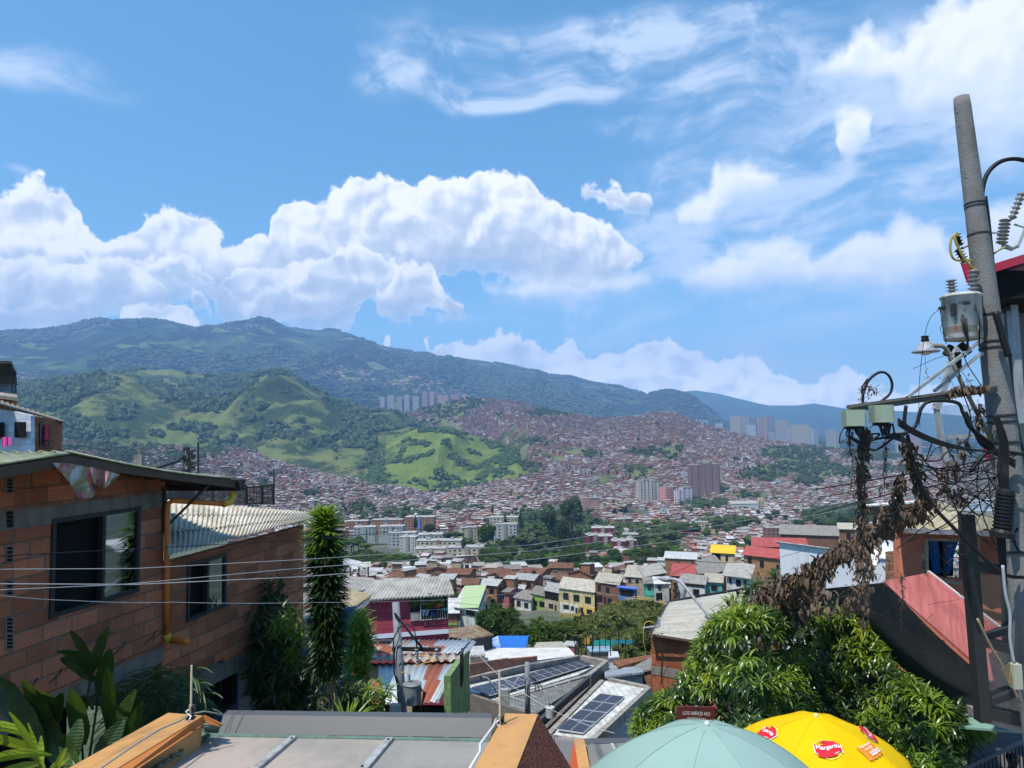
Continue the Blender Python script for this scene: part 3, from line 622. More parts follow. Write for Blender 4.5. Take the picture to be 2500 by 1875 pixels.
# ------------------------------------------------------------------ mid distance: towers, blocks, single houses, trees
def stripes(n,vec,axis_scale,col_a,col_b,lo=.45,hi=.55):
    return n.mix(n.smooth(n.node('ShaderNodeTexNoise',{'Vector': vec,'Scale': 1.0}),lo,hi),col_a,col_b)
def wallmat(name,col,brick=0.0,mortar=(.30,.27,.23),dirty=.45,scale=1.0,bw=.4,bh=.22):
    """plastered or block wall; blocks laid along the wall in object space (x or y by the face normal)"""
    def fn(n,bs):
        oc=objc(n);g=n.n.new('ShaderNodeNewGeometry');sp=n.n.new('ShaderNodeSeparateXYZ');n.set(sp.inputs[0],oc)
        tcn_=n.n.new('ShaderNodeTexCoord');sn=n.n.new('ShaderNodeSeparateXYZ');n.set(sn.inputs[0],tcn_.outputs['Normal'])
        side=n.m('GREATER_THAN',n.m('ABSOLUTE',sn.outputs[0]),n.m('ABSOLUTE',sn.outputs[1]))
        u=n.m('ADD',n.m('MULTIPLY',sp.outputs[1],side),n.m('MULTIPLY',sp.outputs[0],n.m('SUBTRACT',1.0,side)))
        cb_=n.n.new('ShaderNodeCombineXYZ');n.set(cb_.inputs[0],u);n.set(cb_.inputs[1],sp.outputs[2])
        p=geo(n);a=nz(n,p,.9*scale,4,.65);b=nz(n,n.v('MULTIPLY',p,(2.5*scale,2.5*scale,.45*scale)),1.0,4)
        oi=n.n.new('ShaderNodeObjectInfo')
        base=tuple(col)+(1,)
        if brick:
            bt=n.n.new('ShaderNodeTexBrick');n.set(bt.inputs['Vector'],cb_.outputs[0]);bt.inputs['Scale'].default_value=1.0
            bt.inputs['Brick Width'].default_value=bw;bt.inputs['Row Height'].default_value=bh;bt.inputs['Mortar Size'].default_value=.012;bt.inputs['Mortar Smooth'].default_value=.25;bt.inputs['Bias'].default_value=-.1
            bt.inputs['Color1'].default_value=tuple(x*1.12 for x in col)+(1,);bt.inputs['Color2'].default_value=tuple(x*.72 for x in col)+(1,);bt.inputs['Mortar'].default_value=tuple(mortar)+(1,)
            base=bt.outputs[0]
        f=n.m('MULTIPLY',n.smooth(n.m('ADD',a,b),.88,1.3),dirty*1.5)
        c=n.mix(f,base,(.13,.105,.085,1))
        c=n.mix(n.m('MULTIPLY',nz(n,p,7*scale,3),.35),c,tuple(x*.7 for x in col)+(1,))
        hsv=n.n.new('ShaderNodeHueSaturation');n.set(hsv.inputs['Color'],c);n.set(hsv.inputs['Hue'],n.m('MULTIPLY_ADD',oi.outputs['Random'],.02,.49));n.set(hsv.inputs['Value'],n.m('MULTIPLY_ADD',oi.outputs['Random'],.3,.85))
        n.set(bs.inputs['Base Color'],hsv.outputs[0])
        if brick: bumpn(n,bs,n.m('MULTIPLY',bt.outputs['Fac'],-1.0),.5,.02)
        else: bumpn(n,bs,nz(n,p,12*scale,3),.15,.02)
    return mat(name,col,.88,fn=fn,spec=.15)
def sheetmat(name,col,col2=None,pitch=.177,rust=0.0,dirt=.5,metal=0.0,rough=.8,axis=0,rustcol=(.22,.07,.03),bump=1.0,seedv=0.0):
    """corrugated sheet: waves run along object y unless axis = 1; laps and dirt"""
    def fn(n,bs):
        oc=objc(n);sp=n.n.new('ShaderNodeSeparateXYZ');n.set(sp.inputs[0],oc)
        w=n.m('SINE',n.m('MULTIPLY',sp.outputs[axis],2*math.pi/pitch));p=geo(n)
        sc=(1.2,.5,1) if axis==0 else (.5,1.2,1)
        a=nz(n,n.v('MULTIPLY',oc,sc),1.6,5,.65);b=nz(n,p,6.0,4,.7)
        c=n.mix(n.smooth(a,.35,.7),tuple(col)+(1,),tuple(col2 or [x*.62 for x in col])+(1,))
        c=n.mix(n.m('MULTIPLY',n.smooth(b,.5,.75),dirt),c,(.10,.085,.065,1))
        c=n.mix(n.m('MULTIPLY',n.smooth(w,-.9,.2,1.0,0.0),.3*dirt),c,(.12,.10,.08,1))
        if rust:
            fr_=n.m('FLOORED_MODULO',n.m('ADD',sp.outputs[axis],seedv),3.4);
            r_=n.smooth(nz(n,n.v('MULTIPLY',oc,(.45,.12,1) if axis==0 else (.12,.45,1)),1.4,3),.5,.56)
            c=n.mix(n.m('MULTIPLY',r_,rust),c,tuple(rustcol)+(1,))
        oi=n.n.new('ShaderNodeObjectInfo');hsv=n.n.new('ShaderNodeHueSaturation');n.set(hsv.inputs['Color'],c);n.set(hsv.inputs['Value'],n.m('MULTIPLY_ADD',oi.outputs['Random'],.3,.82))
        n.set(bs.inputs['Base Color'],hsv.outputs[0]);bumpn(n,bs,w,bump,.02)
    return mat(name,col,rough,metal,fn=fn,spec=.25)
def tilemat(name,col,axis=0):
    def fn(n,bs):
        oc=objc(n);sp=n.n.new('ShaderNodeSeparateXYZ');n.set(sp.inputs[0],oc)
        w=n.m('SINE',n.m('MULTIPLY',sp.outputs[axis],2*math.pi/.24));p=geo(n)
        c=n.mix(n.smooth(nz(n,p,1.5,5,.7),.38,.66),tuple(col)+(1,),tuple(x*.45 for x in col)+(1,))
        c=n.mix(n.smooth(nz(n,p,8,3),.5,.75),c,(.10,.09,.06,1));n.set(bs.inputs['Base Color'],c);bumpn(n,bs,w,1.0,.05)
    return mat(name,col,.9,fn=fn,spec=.1)
M_BR=[wallmat('red brick',(.30,.12,.07),1),wallmat('brown brick',(.24,.11,.07),1),wallmat('orange brick',(.36,.16,.08),1)]
M_PL={'white': wallmat('white plaster',(.62,.61,.57)),'cream': wallmat('cream plaster',(.56,.46,.27)),'grey': wallmat('grey plaster',(.30,.29,.27)),'yellow': wallmat('yellow plaster',(.60,.42,.14)),'teal': wallmat('teal plaster',(.14,.42,.34)),
        'green': wallmat('lime plaster',(.26,.40,.10)),'pink': wallmat('pink plaster',(.48,.14,.14)),'blue': wallmat('blue plaster',(.10,.22,.50)),'beige': wallmat('beige plaster',(.48,.42,.30)),'greywhite': wallmat('pale grey plaster',(.42,.44,.42)),'darkred': wallmat('dark red plaster',(.22,.035,.04)),'orange': wallmat('orange plaster',(.46,.17,.06))}
M_CONC=wallmat('concrete',(.34,.32,.29));
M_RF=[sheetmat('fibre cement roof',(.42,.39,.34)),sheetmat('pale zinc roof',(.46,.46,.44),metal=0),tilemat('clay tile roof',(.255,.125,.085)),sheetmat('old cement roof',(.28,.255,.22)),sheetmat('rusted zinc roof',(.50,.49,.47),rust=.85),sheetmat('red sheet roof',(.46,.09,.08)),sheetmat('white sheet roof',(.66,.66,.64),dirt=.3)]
M_GL=mat('dark window glass',(.015,.02,.025),.12,spec=.6);M_FRM=mat('dark window frame',(.03,.03,.03),.5);M_DOOR=wallmat('brown door',(.10,.06,.04));M_FRW=mat('pale window frame',(.5,.5,.48),.5)
M_BLK=mat('black plastic',(.012,.012,.013),.55)
HN=[0]
def window(mb,root,p,ux,w,h,out,frame=M_FRM,glass=M_GL,name='window',bars=1):
    """window part: frame ring plus glass as a sub-part; p lower left corner, ux along wall, out = outward normal"""
    p=Vector(p);ux=Vector(ux).normalized();out=Vector(out).normalized();up=Vector((0,0,1));t=.07
    m=MB()
    def bar(a,b,c,d): m.hexa([p+ux*a+up*c+out*-.02,p+ux*b+up*c+out*-.02,p+ux*b+up*c+out*.06,p+ux*a+up*c+out*.06,p+ux*a+up*d+out*-.02,p+ux*b+up*d+out*-.02,p+ux*b+up*d+out*.06,p+ux*a+up*d+out*.06])
    bar(0,w,0,t);bar(0,w,h - t,h);bar(0,t,t,h - t);bar(w - t,w,t,h - t)
    for k in range(bars): xx=w*(k+1)/(bars+1);bar(xx - t/2,xx+t/2,t,h - t)
    f=m.build(name,frame,root)
    g_=MB();q=[p+ux*a+up*c+out*.012 for a,c in ((t,t),(w - t,t),(w - t,h - t),(t,h - t))];g_.slab(q,.01,d=out);g_.build('pane',glass,f)
    return f
def make_house(w,dp,h,wall,roof,rk,seed,frame=M_FRM,parts=True,tank=False,gable=0,balcony=False,winset=None,deep=6.0,door=True):
    """house at the origin, front towards -y; rk: 'flat', 'sheet', 'gable'"""
    r=random.Random(seed);root=empty('house')
    m=MB();hw,hd=w/2,dp/2
    m.hexa([(-hw,-hd,-deep),(hw,-hd,-deep),(hw,hd,-deep),(-hw,hd,-deep),(-hw,-hd,h),(hw,-hd,h),(hw,hd,h+(.5 if rk=='sheet' else 0)),(-hw,hd,h+(.5 if rk=='sheet' else 0))])
    if rk=='gable': m.add([(-hw,-hd,h),(-hw,hd,h),(-hw,0,h+dp*.13),(hw,-hd,h),(hw,hd,h),(hw,0,h+dp*.13)],[(0,2,1),(3,4,5)])
    m.build('wall',wall,root)
    nf=max(1,int(round(h/2.75)))
    fb=MB()
    for k in range(1,nf): fb.box((0,0,k*2.75 - .1),(w+.07,dp+.07,.24))
    if nf>1: fb.build('floor_slab',M_CONC,root)
    ov=.35
    if rk=='flat':
        q=MB();q.box((0,0,h+.12),(w+.3,dp+.3,.22));
        for a,b,c,d in ((0,-hd - .02,w+.28,.14),(0,hd+.02,w+.28,.14)): q.box((a,b,h+.58),(c,d,.7))
        for sgn in (-1,1): q.box((sgn*(hw+.02),0,h+.58),(.14,dp - .12,.7))
        q.build('roof',M_CONC if seed%2 else wall,root)
    elif rk=='sheet':
        q=MB();q.slab([(-hw - ov,-hd - ov - .2,h+.02),(hw+ov,-hd - ov - .2,h+.02),(hw+ov,hd+ov,h+.62),(-hw - ov,hd+ov,h+.62)],.07);q.build('roof',roof,root)
    else:
        q=MB();rz=h+dp*.13+.12
        q.slab([(-hw - ov,-hd - ov,h - .1),(hw+ov,-hd - ov,h - .1),(hw+ov,0,rz),(-hw - ov,0,rz)],.1)
        q.slab([(-hw - ov,0.001,rz),(hw+ov,0.001,rz),(hw+ov,hd+ov,h - .1),(-hw - ov,hd+ov,h - .1)],.1);q.build('roof',roof,root)
    if parts:
        for fl in range(nf):
            n_=2 if w<7 else 3
            for k in range(n_):
                cx=-hw+w*(k+.5)/n_+r.uniform(-.2,.2)
                if fl==0 and k==0 and door:
                    d_=MB();d_.box((cx,-hd - .03,1.05),(.95,.08,2.1));d_.build('door',M_DOOR if r.random()<.6 else M_FRM,root)
                elif r.random()<.88: window(None,root,(cx - .6,-hd,fl*2.75+.95),(1,0,0),1.2,1.15,(0,-1,0),frame)
            if r.random()<.6: window(None,root,(-hw,hd*.3,fl*2.75+1.0),(0,-1,0),1.0,1.0,(-1,0,0),frame)
            if r.random()<.6: window(None,root,(hw,-hd*.4,fl*2.75+1.0),(0,1,0),1.0,1.0,(1,0,0),frame)
        if balcony and nf>1:
            b=MB();b.box((0,-hd - .45,2.68),(w*.8,.9,.12));b.box((0,-hd - .87,3.15),(w*.8,.05,.8));b.build('balcony',wall,root)
    if seed%9 in (1,3,5,8) and parts:
        a,b=(.3,.25) if seed%2 else (-.25,.2);zr=h+(.3 if rk != 'flat' else .1);q=MB();q.box((a*w,b*dp,zr+.9),(w*.42,dp*.4,2.5));q.build('upper_room',[M_BR[1],M_CONC,M_PL['cream'],M_BR[2]][seed%4],root)
        q=MB();q.slab([(a*w - w*.25,b*dp - dp*.24,zr+2.2),(a*w+w*.25,b*dp - dp*.24,zr+2.2),(a*w+w*.25,b*dp+dp*.24,zr+2.5),(a*w - w*.25,b*dp+dp*.24,zr+2.5)],.06);q.build('upper_roof',M_RF[[0,3,4,1][seed%4]],root)
    if tank:
        t=MB();t.lathe((hw*.4,hd*.3,h+(.25 if rk=='flat' else .5)),[(.5,0),(.55,.4),(.52,.9),(.3,1.1),(.28,1.16)],14);t.build('water_tank',M_BLK,root,smooth=True)
    return root
WN=['red brick','brown brick','orange brick','white','cream','grey','yellow','teal','green','pink','blue','beige']
RN=['grey corrugated roof','pale zinc roof','clay tile roof','stained cement roof','partly rusted roof','red sheet roof','white sheet roof']
protos=[];pk=random.Random(5)
for k in range(26):
    wi=pk.choices(range(12),[22,16,14,6,3,4,1,1.5,1,1.5,.8,3])[0];wm=(M_BR[wi] if wi<3 else M_PL[WN[wi]])
    rk=pk.choices(['flat','sheet','gable'],[3,11,6])[0];ri=pk.choices([0,1,3,4,5,6],[6,4,6,4,.5,1.6])[0];rm=M_RF[2] if rk=='gable' and pk.random()<.8 else M_RF[ri]
    nf=pk.choices([1,2,3],[6,7,1])[0];w=pk.uniform(4.8,6.8);dp=pk.uniform(5,7.6);h=nf*2.75+.2
    o=make_house(w,dp,h,wm,rm,rk,k,tank=pk.random()<.4,balcony=pk.random()<.4,frame=M_FRM if pk.random()<.6 else M_FRW)
    rn='flat concrete roof' if rk=='flat' else (RN[2] if rm is M_RF[2] else RN[ri])
    protos.append((o,w,dp,h,WN[wi],rn,nf));o.location=(0,0,-5000)
# spots for single houses, nearest first; boxes already taken by the landmark buildings are left free (photo x, y, half widths)
def free(px,py,d):   # leave room for the landmark houses nearer by
    lim=np.interp(px,[690,1075,1085,1235,1240,1725,1740,1905,1915,2400],[105,105,158,165,180,180,150,150,118,118])
    return d>lim
spots=[];r_=random.Random(77);d=92.0
while d<520:
    azx=azel(690,1058)[0]+r_.random()*.03
    while azx<azel(2350,1058)[0]:
        w=r_.uniform(5.0,7.0);azx+=w*.5/d;dd=d+r_.uniform(-3.5,3.5)+9*math.sin(azx*9)+4*math.sin(azx*31)
        x,y=dd*math.sin(azx),dd*math.cos(azx);z=float(zbase(dd));px,py=proj((x,y,z+2))
        azx+=w*.54/d
        belt=False if dd<255 else inell(np.array([px+12*math.sin(px*.05)]),np.array([py]),[(930,1340,130,42),(1330,1330,170,58),(1180,1390,140,22),(1430,1390,170,26),(1560,1345,80,56),(1800,1290,60,12),(2060,1285,110,36),(1250,1260,120,30),(840,1370,60,22),(1720,1290,60,10),(1010,1300,160,45)])[0]
        if free(px,py,dd) and not belt and r_.random()<.96 and 1235<py<1560 and px<2190: spots.append((dd,x,y,z,azx,px,py))
    d+=r_.uniform(7.0,8.6)
spots.sort();near=spots[:265];rest=spots[265:]
DIRN=['beside the tree belt','in the valley town']
for (dd,x,y,z,azx,px,py) in near:
    o,w,dp,h,wn,rn,nf=pk.choice(protos)
    lab='%s %s house under a %s %s'%({1: 'low',2: 'two-storey',3: 'three-storey'}[nf],wn,rn,'in the near rooftops of the valley' if dd<200 else ('among the crowded middle rooftops' if dd<330 else 'by the tree belt of the valley'))
    c=copy_tree(o,None,(x,y,z+r_.uniform(-1.2,1.4)),-azx+1.0*(float(fbm(x,y,70,2,9)) - .5)+r_.choice([0,0,1.57,-1.57])+r_.uniform(-.22,.22),(1,1,1));tag(c,lab,'house','houses of the valley town')
if rest:
    A=np.array([(a[1],a[2],a[3],-a[4]) for a in rest]);k=len(A)
    houses_np('town_houses',A[:,0],A[:,1],A[:,2],A[:,3]+(rng.random(k) - .5)*.5,6+3*rng.random(k),8+3*rng.random(k),np.where(rng.random(k)<.5,3.0,5.6),'houses of the middle distance beyond the single ones',65)
def deltree(o):
    for ch in list(o.children): deltree(ch)
    bpy.data.objects.remove(o)
for p_ in protos: deltree(p_[0])

# ---- towers and blocks
def facade_mat(name,wallc,winc=(.05,.06,.08),pw=3.0,ph=2.8,fw=.45,fh=.42,strip=None,sw=.16,swc=(.10,.08,.08)):
    """wall with rows of small windows in object space (front and sides), optional dark vertical strips"""
    def fn(n,bs):
        oc=objc(n);sp=n.n.new('ShaderNodeSeparateXYZ');n.set(sp.inputs[0],oc);t2=n.n.new('ShaderNodeTexCoord');sn=n.n.new('ShaderNodeSeparateXYZ');n.set(sn.inputs[0],t2.outputs['Normal'])
        side=n.m('GREATER_THAN',n.m('ABSOLUTE',sn.outputs[0]),n.m('ABSOLUTE',sn.outputs[1]))
        u=n.m('ADD',n.m('MULTIPLY',sp.outputs[1],side),n.m('MULTIPLY',sp.outputs[0],n.m('SUBTRACT',1.0,side)))
        fu=n.m('FRACT',n.m('ADD',n.m('DIVIDE',u,pw),50.25));fz=n.m('FRACT',n.m('ADD',n.m('DIVIDE',sp.outputs[2],ph),100.0))
        a=n.m('MULTIPLY',n.m('LESS_THAN',fu,fw),n.m('MULTIPLY',n.m('GREATER_THAN',fz,.35),n.m('LESS_THAN',fz,.35+fh)))
        a=n.m('MULTIPLY',a,n.m('LESS_THAN',sn.outputs[2],.5))
        p=geo(n);c=n.mix(n.m('MULTIPLY',nz(n,p,.3,4),.3),tuple(wallc)+(1,),tuple(x*.6 for x in wallc)+(1,))
        if strip:
            s_=n.m('LESS_THAN',n.m('FRACT',n.m('ADD',n.m('DIVIDE',u,strip),50.0+sw/2)),sw);s_=n.m('MULTIPLY',s_,n.m('LESS_THAN',sn.outputs[2],.5));c=n.mix(s_,c,tuple(swc)+(1,))
        ln=n.m('MULTIPLY',n.m('LESS_THAN',fz,.09),.5);c=n.mix(ln,c,tuple(min(1,x*1.3) for x in wallc)+(1,))
        c=n.mix(a,c,tuple(winc)+(1,));n.set(bs.inputs['Base Color'],c);n.set(bs.inputs['Roughness'],n.m('MULTIPLY_ADD',a,-.5,.85))
    return mat(name,wallc,.85,fn=fn,spec=.2)
def tower(name,x0,x1,yt,yb,d,m,label,cat='apartment tower',yaw=.25,depth=None,group=None,steps=None,roofm=None,below=40,caps=True,sub=None):
    """tall block: photo x range, top and base rows, distance"""
    a,b=at(x0,yt,d),at(x1,yt,d);w=(b - a).length*.96;h=a.z - at((x0+x1)/2,yb,d).z;dp=depth or max(10,w*.6)
    w=max(3.0,(w - abs(math.sin(yaw))*dp)/max(.5,math.cos(yaw)))
    base=at((x0+x1)/2,yb,d+dp/2);root=empty(name,base,label,cat,group);T=Matrix.Rotation(yaw,3,'Z')
    mb=MB();segs=steps or [(0,1,1.0)]
    def put(q,nm,mt): 
        o=q.build(nm,mt);o.parent=root;o.rotation_euler.z=yaw;return o
    for k,(f0,f1,hf) in enumerate(segs):
        off=.8*(k%2)
        mb.hexa([(-w/2+w*f0,-dp/2+off,-below),(-w/2+w*f1 - .01,-dp/2+off,-below),(-w/2+w*f1 - .01,dp/2,-below),(-w/2+w*f0,dp/2,-below)]+[(-w/2+w*f0,-dp/2+off,h*hf),(-w/2+w*f1 - .01,-dp/2+off,h*hf),(-w/2+w*f1 - .01,dp/2,h*hf),(-w/2+w*f0,dp/2,h*hf)])
    put(mb,'wall',m)
    rf=MB()
    for k,(f0,f1,hf) in enumerate(segs):
        cx=-w/2+w*(f0+f1)/2;rf.box((cx,.4,h*hf+.35),(w*(f1 - f0)+.3,dp+.4,.7))
        if caps: rf.box((cx,dp*.1,h*hf+2.2),(min(5,w*(f1 - f0)*.4),4,3))
    put(rf,'roof',roofm or M_CONC)
    return root
F_BROWN=facade_mat('brown tower facade',(.30,.18,.14),strip=14,sw=.14,pw=2.6);F_BEIGE=facade_mat('beige tower facade',(.60,.54,.42),strip=7,sw=.3,swc=(.16,.15,.16));F_PINK=facade_mat('pink tower facade',(.62,.28,.26),pw=4.2)
F_WHITE=facade_mat('white tower facade',(.66,.66,.68),strip=9,sw=.25,swc=(.45,.12,.12));F_ORB=facade_mat('orange brick facade',(.52,.27,.19),pw=3.6,fw=.3,strip=5,sw=.09,swc=(.62,.42,.33));F_FAR=facade_mat('far tower facade',(.42,.38,.36),strip=11,sw=.25,swc=(.22,.2,.22));F_FARY=facade_mat('far beige facade',(.46,.40,.32),strip=12,sw=.25,swc=(.30,.28,.28));F_FARW=facade_mat('far white facade',(.46,.48,.52),strip=9,sw=.3,swc=(.28,.34,.45));F_FARP=facade_mat('far pink facade',(.48,.31,.27),strip=10,sw=.2,swc=(.3,.2,.2))
M_WR=wallmat('white roof slab',(.46,.45,.42),dirty=.5)
tower('apartment_tower',1679,1760,1131,1216,1350,F_BROWN,'tallest brown brick tower with two dark vertical strips in the valley',yaw=.18,steps=[(0,.33,.96),(.33,.42,1.03),(.42,.66,1.0),(.66,.74,1.04),(.74,1,.97)],depth=16)
tower('apartment_tower',1552,1611,1172,1230,1300,F_BEIGE,'cream tower of stepped slabs left of the tall brown tower',yaw=.2,steps=[(0,.25,.97),(.25,.5,1.02),(.5,.75,1.0),(.75,1,.95)],depth=14)
tower('apartment_tower',1611,1644,1189,1234,1270,F_PINK,'pink and white tower beside the cream tower',yaw=.5,depth=18)
tower('apartment_tower',1645,1692,1190,1235,1260,F_WHITE,'white tower with a red strip in front of the brown tower',yaw=.3,steps=[(0,.38,.86),(.38,1,1)],depth=13)
tower('apartment_tower',1413,1463,1214,1270,1150,F_ORB,'orange brick tower standing alone above the tree belt',yaw=.35,steps=[(0,.45,1.0),(.45,1,.97)],depth=14)
tower('apartment_tower',1661,1681,1154,1200,1500,F_FARW,'slim grey tower behind the cream and white towers',yaw=.1,depth=10)
tower('apartment_block',1797,1816,1167,1192,1600,F_ORB,'brick slab with an orange end wall among the hillside trees','apartment block',yaw=.2,depth=12)
tower('apartment_block',1818,1834,1168,1193,1590,facade_mat('blue facade',(.16,.20,.34)),'dark blue slab beside a white block on the hillside','apartment block',yaw=.2,depth=12)
tower('apartment_block',1834,1849,1160,1193,1585,F_FARW,'white stepped block beside the dark blue slab','apartment block',yaw=.2,depth=12,steps=[(0,.5,1),(.5,1,.85)])
tower('office_building',1417,1450,1084,1109,2350,facade_mat('glass facade',(.55,.60,.66),(.12,.18,.25),fw=.7),'pale glass building standing among the hillside houses','building',yaw=-.1,depth=30,roofm=M_WR)
for k,(x0,x1,yt,yb,mm,lb) in enumerate([(1783,1805,1016,1062,F_FARY,'leftmost tower of the far cluster, beige'),(1806,1822,1016,1062,F_FARY,'second beige tower of the far cluster'),(1824,1848,1018,1062,F_FAR,'grey brown tower right of the two beige ones, far cluster'),(1822,1845,1038,1066,F_FARW,'low white tower in front of the far cluster'),(1850,1868,1019,1064,F_FARP,'pinkish tower in the middle of the far cluster'),(1868,1891,1015,1064,F_FAR,'tallest grey brown tower of the far cluster'),(1894,1923,1026,1066,F_FAR,'wide brown tower at the right of the far cluster'),(1878,1903,1054,1078,F_FARW,'small white block below the far cluster'),
        (1925,1945,1042,1088,F_FARW,'first blue white tower of the right hand row'),(1947,1962,1045,1090,F_FARW,'second blue white tower of the right hand row'),(1964,1980,1043,1090,F_FARW,'third blue white tower of the right hand row'),(1982,1998,1046,1092,F_FARW,'last blue white tower of the right hand row'),(1930,1975,1037,1060,F_FARY,'yellowish slab behind the blue white row'),(1700,1714,1026,1044,F_FAR,'small grey tower over the ridge, left of the far cluster'),(1716,1730,1027,1044,F_FARW,'small pale tower over the ridge, left of the far cluster'),(1746,1765,1034,1050,F_FARW,'lone pale block over the ridge'),(2018,2034,1050,1088,F_FARY,'beige tower just left of the cable boxes'),(2036,2050,1052,1088,F_FARY,'beige tower nearest the cable boxes'),(2188,2210,1050,1110,F_FAR,'brown tower seen through the dead vines'),(2226,2250,1060,1115,F_FARP,'pink brown tower seen behind the wires')]):
    tower('apartment_tower',x0,x1,yt,yb,3700+60*(k%3),mm,lb,'tower',yaw=.2*((k%3) - .5),depth=16,group='towers of the far cluster',below=60)
for k,(x0,x1,yt,yb,mm,lb) in enumerate([(928,944,968,992,F_FARW,'leftmost pale tower behind the wooded hill'),(946,966,964,992,F_FARW,'pale grey tower behind the wooded hill'),(968,985,966,990,F_FARY,'cream tower behind the wooded hill'),(987,1004,962,990,F_FARW,'pale tower left of the tall pink slabs'),(1008,1026,966,990,F_FARW,'low pale tower beside the tall pink slabs'),(1030,1047,955,986,F_FARP,'tallest pink slab above the far suburb'),(1049,1064,956,986,F_FARP,'second tall pink slab above the far suburb'),(1068,1098,963,984,F_FARP,'wide pink slab above the grassy ridge'),(1101,1124,961,980,F_FARP,'pink tower above the grassy ridge'),(1127,1145,961,977,F_FARP,'last pink tower before the ridge top'),(950,972,982,1002,F_FARY,'low cream block under the far towers'),(1028,1048,1004,1016,F_ORB,'brick slab below the grassy ridge')]):
    tower('apartment_tower',x0,x1 - 3,yt+2,yb,4500+50*(k%4),F_FAR if mm is F_FARW else mm,lb,'tower',yaw=.2*((k%3) - 1),depth=18,group='towers behind the ridge',below=90)
for k,(x0,x1,yt) in enumerate([(1576,1586,1006),(1588,1600,1009),(1612,1624,1004),(1626,1638,1003),(1640,1650,1004)]):
    tower('apartment_block',x0,x1,yt,1016,2990,F_FAR,['small slab at the left of the hilltop','low slab next to the hilltop gap','brown slab on the hilltop','middle slab on the hilltop','rightmost slab on the hilltop'][k],'apartment block',yaw=.1,depth=12,group='slabs on the hilltop',below=25,caps=False)
# white church with two bell towers
cp=at(1825,1252,1150);root=empty('church',cp,'long white church with two gabled bell towers in the valley','church')
wc=at(1866,1252,1150).x - at(1784,1252,1150).x;mb=MB();mb.box((cp.x - wc*.08,cp.y+6,cp.z+6),(wc*.82,16,17));mb.build('nave',M_PL['white'],root)
mb=MB();mb.slab([(cp.x - wc*.5,cp.y - 2.5,cp.z+14.7),(cp.x+wc*.34,cp.y - 2.5,cp.z+14.7),(cp.x+wc*.34,cp.y+15,cp.z+18),(cp.x - wc*.5,cp.y+15,cp.z+18)],.5);mb.build('roof',M_WR,root)
for k,fx in enumerate((.37,.47)):
    mb=MB();x_=cp.x+wc*fx;mb.box((x_,cp.y+2,cp.z+8),(4.4,5,22));mb.add([(x_ - 2.5,cp.y - .5,cp.z+19),(x_+2.5,cp.y - .5,cp.z+19),(x_,cp.y - .5,cp.z+24),(x_ - 2.5,cp.y+4.5,cp.z+19),(x_+2.5,cp.y+4.5,cp.z+19),(x_,cp.y+4.5,cp.z+24)],[(0,1,2),(5,4,3),(0,2,5,3),(1,4,5,2)]);b=mb.build('bell_tower',M_PL['cream'],root)
    for zz in (4,10,15): q=MB();q.box((x_,cp.y - .55,cp.z+zz),(1.4,.1,2.2));q.build('window',M_GL,b)
# four- and five-storey blocks in the valley
def block(x0,x1,yt,yb,d,wm,label,yaw=0.0,group=None,dp=11,roofm=None,notch=None,nm='apartment_block'):
    a=at(x0,yt,d);b=at(x1,yt,d);w=(b - a).length*.97;zb=at((x0+x1)/2,yb,d).z;h=a.z - zb;c=(a+b)/2;c.y+=dp/2
    root=empty(nm,(c.x,c.y,zb),label,'apartment block',group);fl=2.75;nf=max(2,int(h/fl)+1);T=Matrix.Rotation(yaw,3,'Z')
    def L(p): return T @ Vector(p)+Vector((c.x,c.y,zb))
    m=MB();m.hexa([L(q) for q in [(-w/2,-dp/2,-9),(w/2,-dp/2,-9),(w/2,dp/2,-9),(-w/2,dp/2,-9),(-w/2,-dp/2,h),(w/2,-dp/2,h),(w/2,dp/2,h),(-w/2,dp/2,h)]]);m.build('wall',wm,root)
    m=MB();m.box(L((0,0,h+.2)),(w+.5,dp+.5,.38),M=T);m.box(L((-w*.25,1,h+1.0)),(3,3,1.4),M=T);m.box(L((w*.28,1.5,h+.9)),(2.4,2.4,1.2),M=T);m.build('roof',roofm or M_WR,root)
    m=MB();m.box(L((0,-dp/2 - .5,h/2 - 4)),(2.8,1.2,h+9.6),M=T);m.build('stair_shaft',notch or M_CONC,root)
    ncol=max(4,int(w/3.2));cells=[(k,f) for f in range(nf) for k in range(ncol)]
    for (k,f) in cells[:90]:
        cx=-w/2+w*(k+.5)/ncol;zc=h - 1.9 - f*fl
        if abs(cx)<2.2: continue
        m=MB();ww=1.5 if (k%3) else .9;m.box(L((cx,-dp/2 - .02,zc+.15)),(ww,.1,1.15),M=T);m.build('window',M_GL,root)
    for f in range(nf):
        for sx in (-1,1):
            m=MB();m.box(L((sx*(w/2+.02),0,h - 1.75 - f*fl)),(.1,1.2,1.1),M=T);m.build('window',M_GL,root)
    return root
OB=M_PL['orange'];BG=M_PL['beige'];GW=M_PL['greywhite'];DR=M_PL['darkred']
block(843,897,1273,1292,820,M_BR[2],'orange brick block at the left edge of the tree belt',.05,'orange brick blocks')
block(906,984,1270,1291,810,M_BR[2],'orange brick block with a blue stair shaft, middle one',-.06,'orange brick blocks',notch=M_PL['blue'])
block(988,1062,1263,1290,800,M_BR[2],'tallest orange brick block with blue stair shaft',-.1,'orange brick blocks',notch=M_PL['blue'])
block(862,915,1288,1303,690,GW,'pale grey block half hidden by trees at the left',.1,'pale grey blocks')
block(925,985,1286,1304,690,GW,'pale grey block behind the dark cypress',-.05,'pale grey blocks');block(945,1015,1302,1325,640,GW,'pale grey block in the middle of its group',.05,'pale grey blocks')
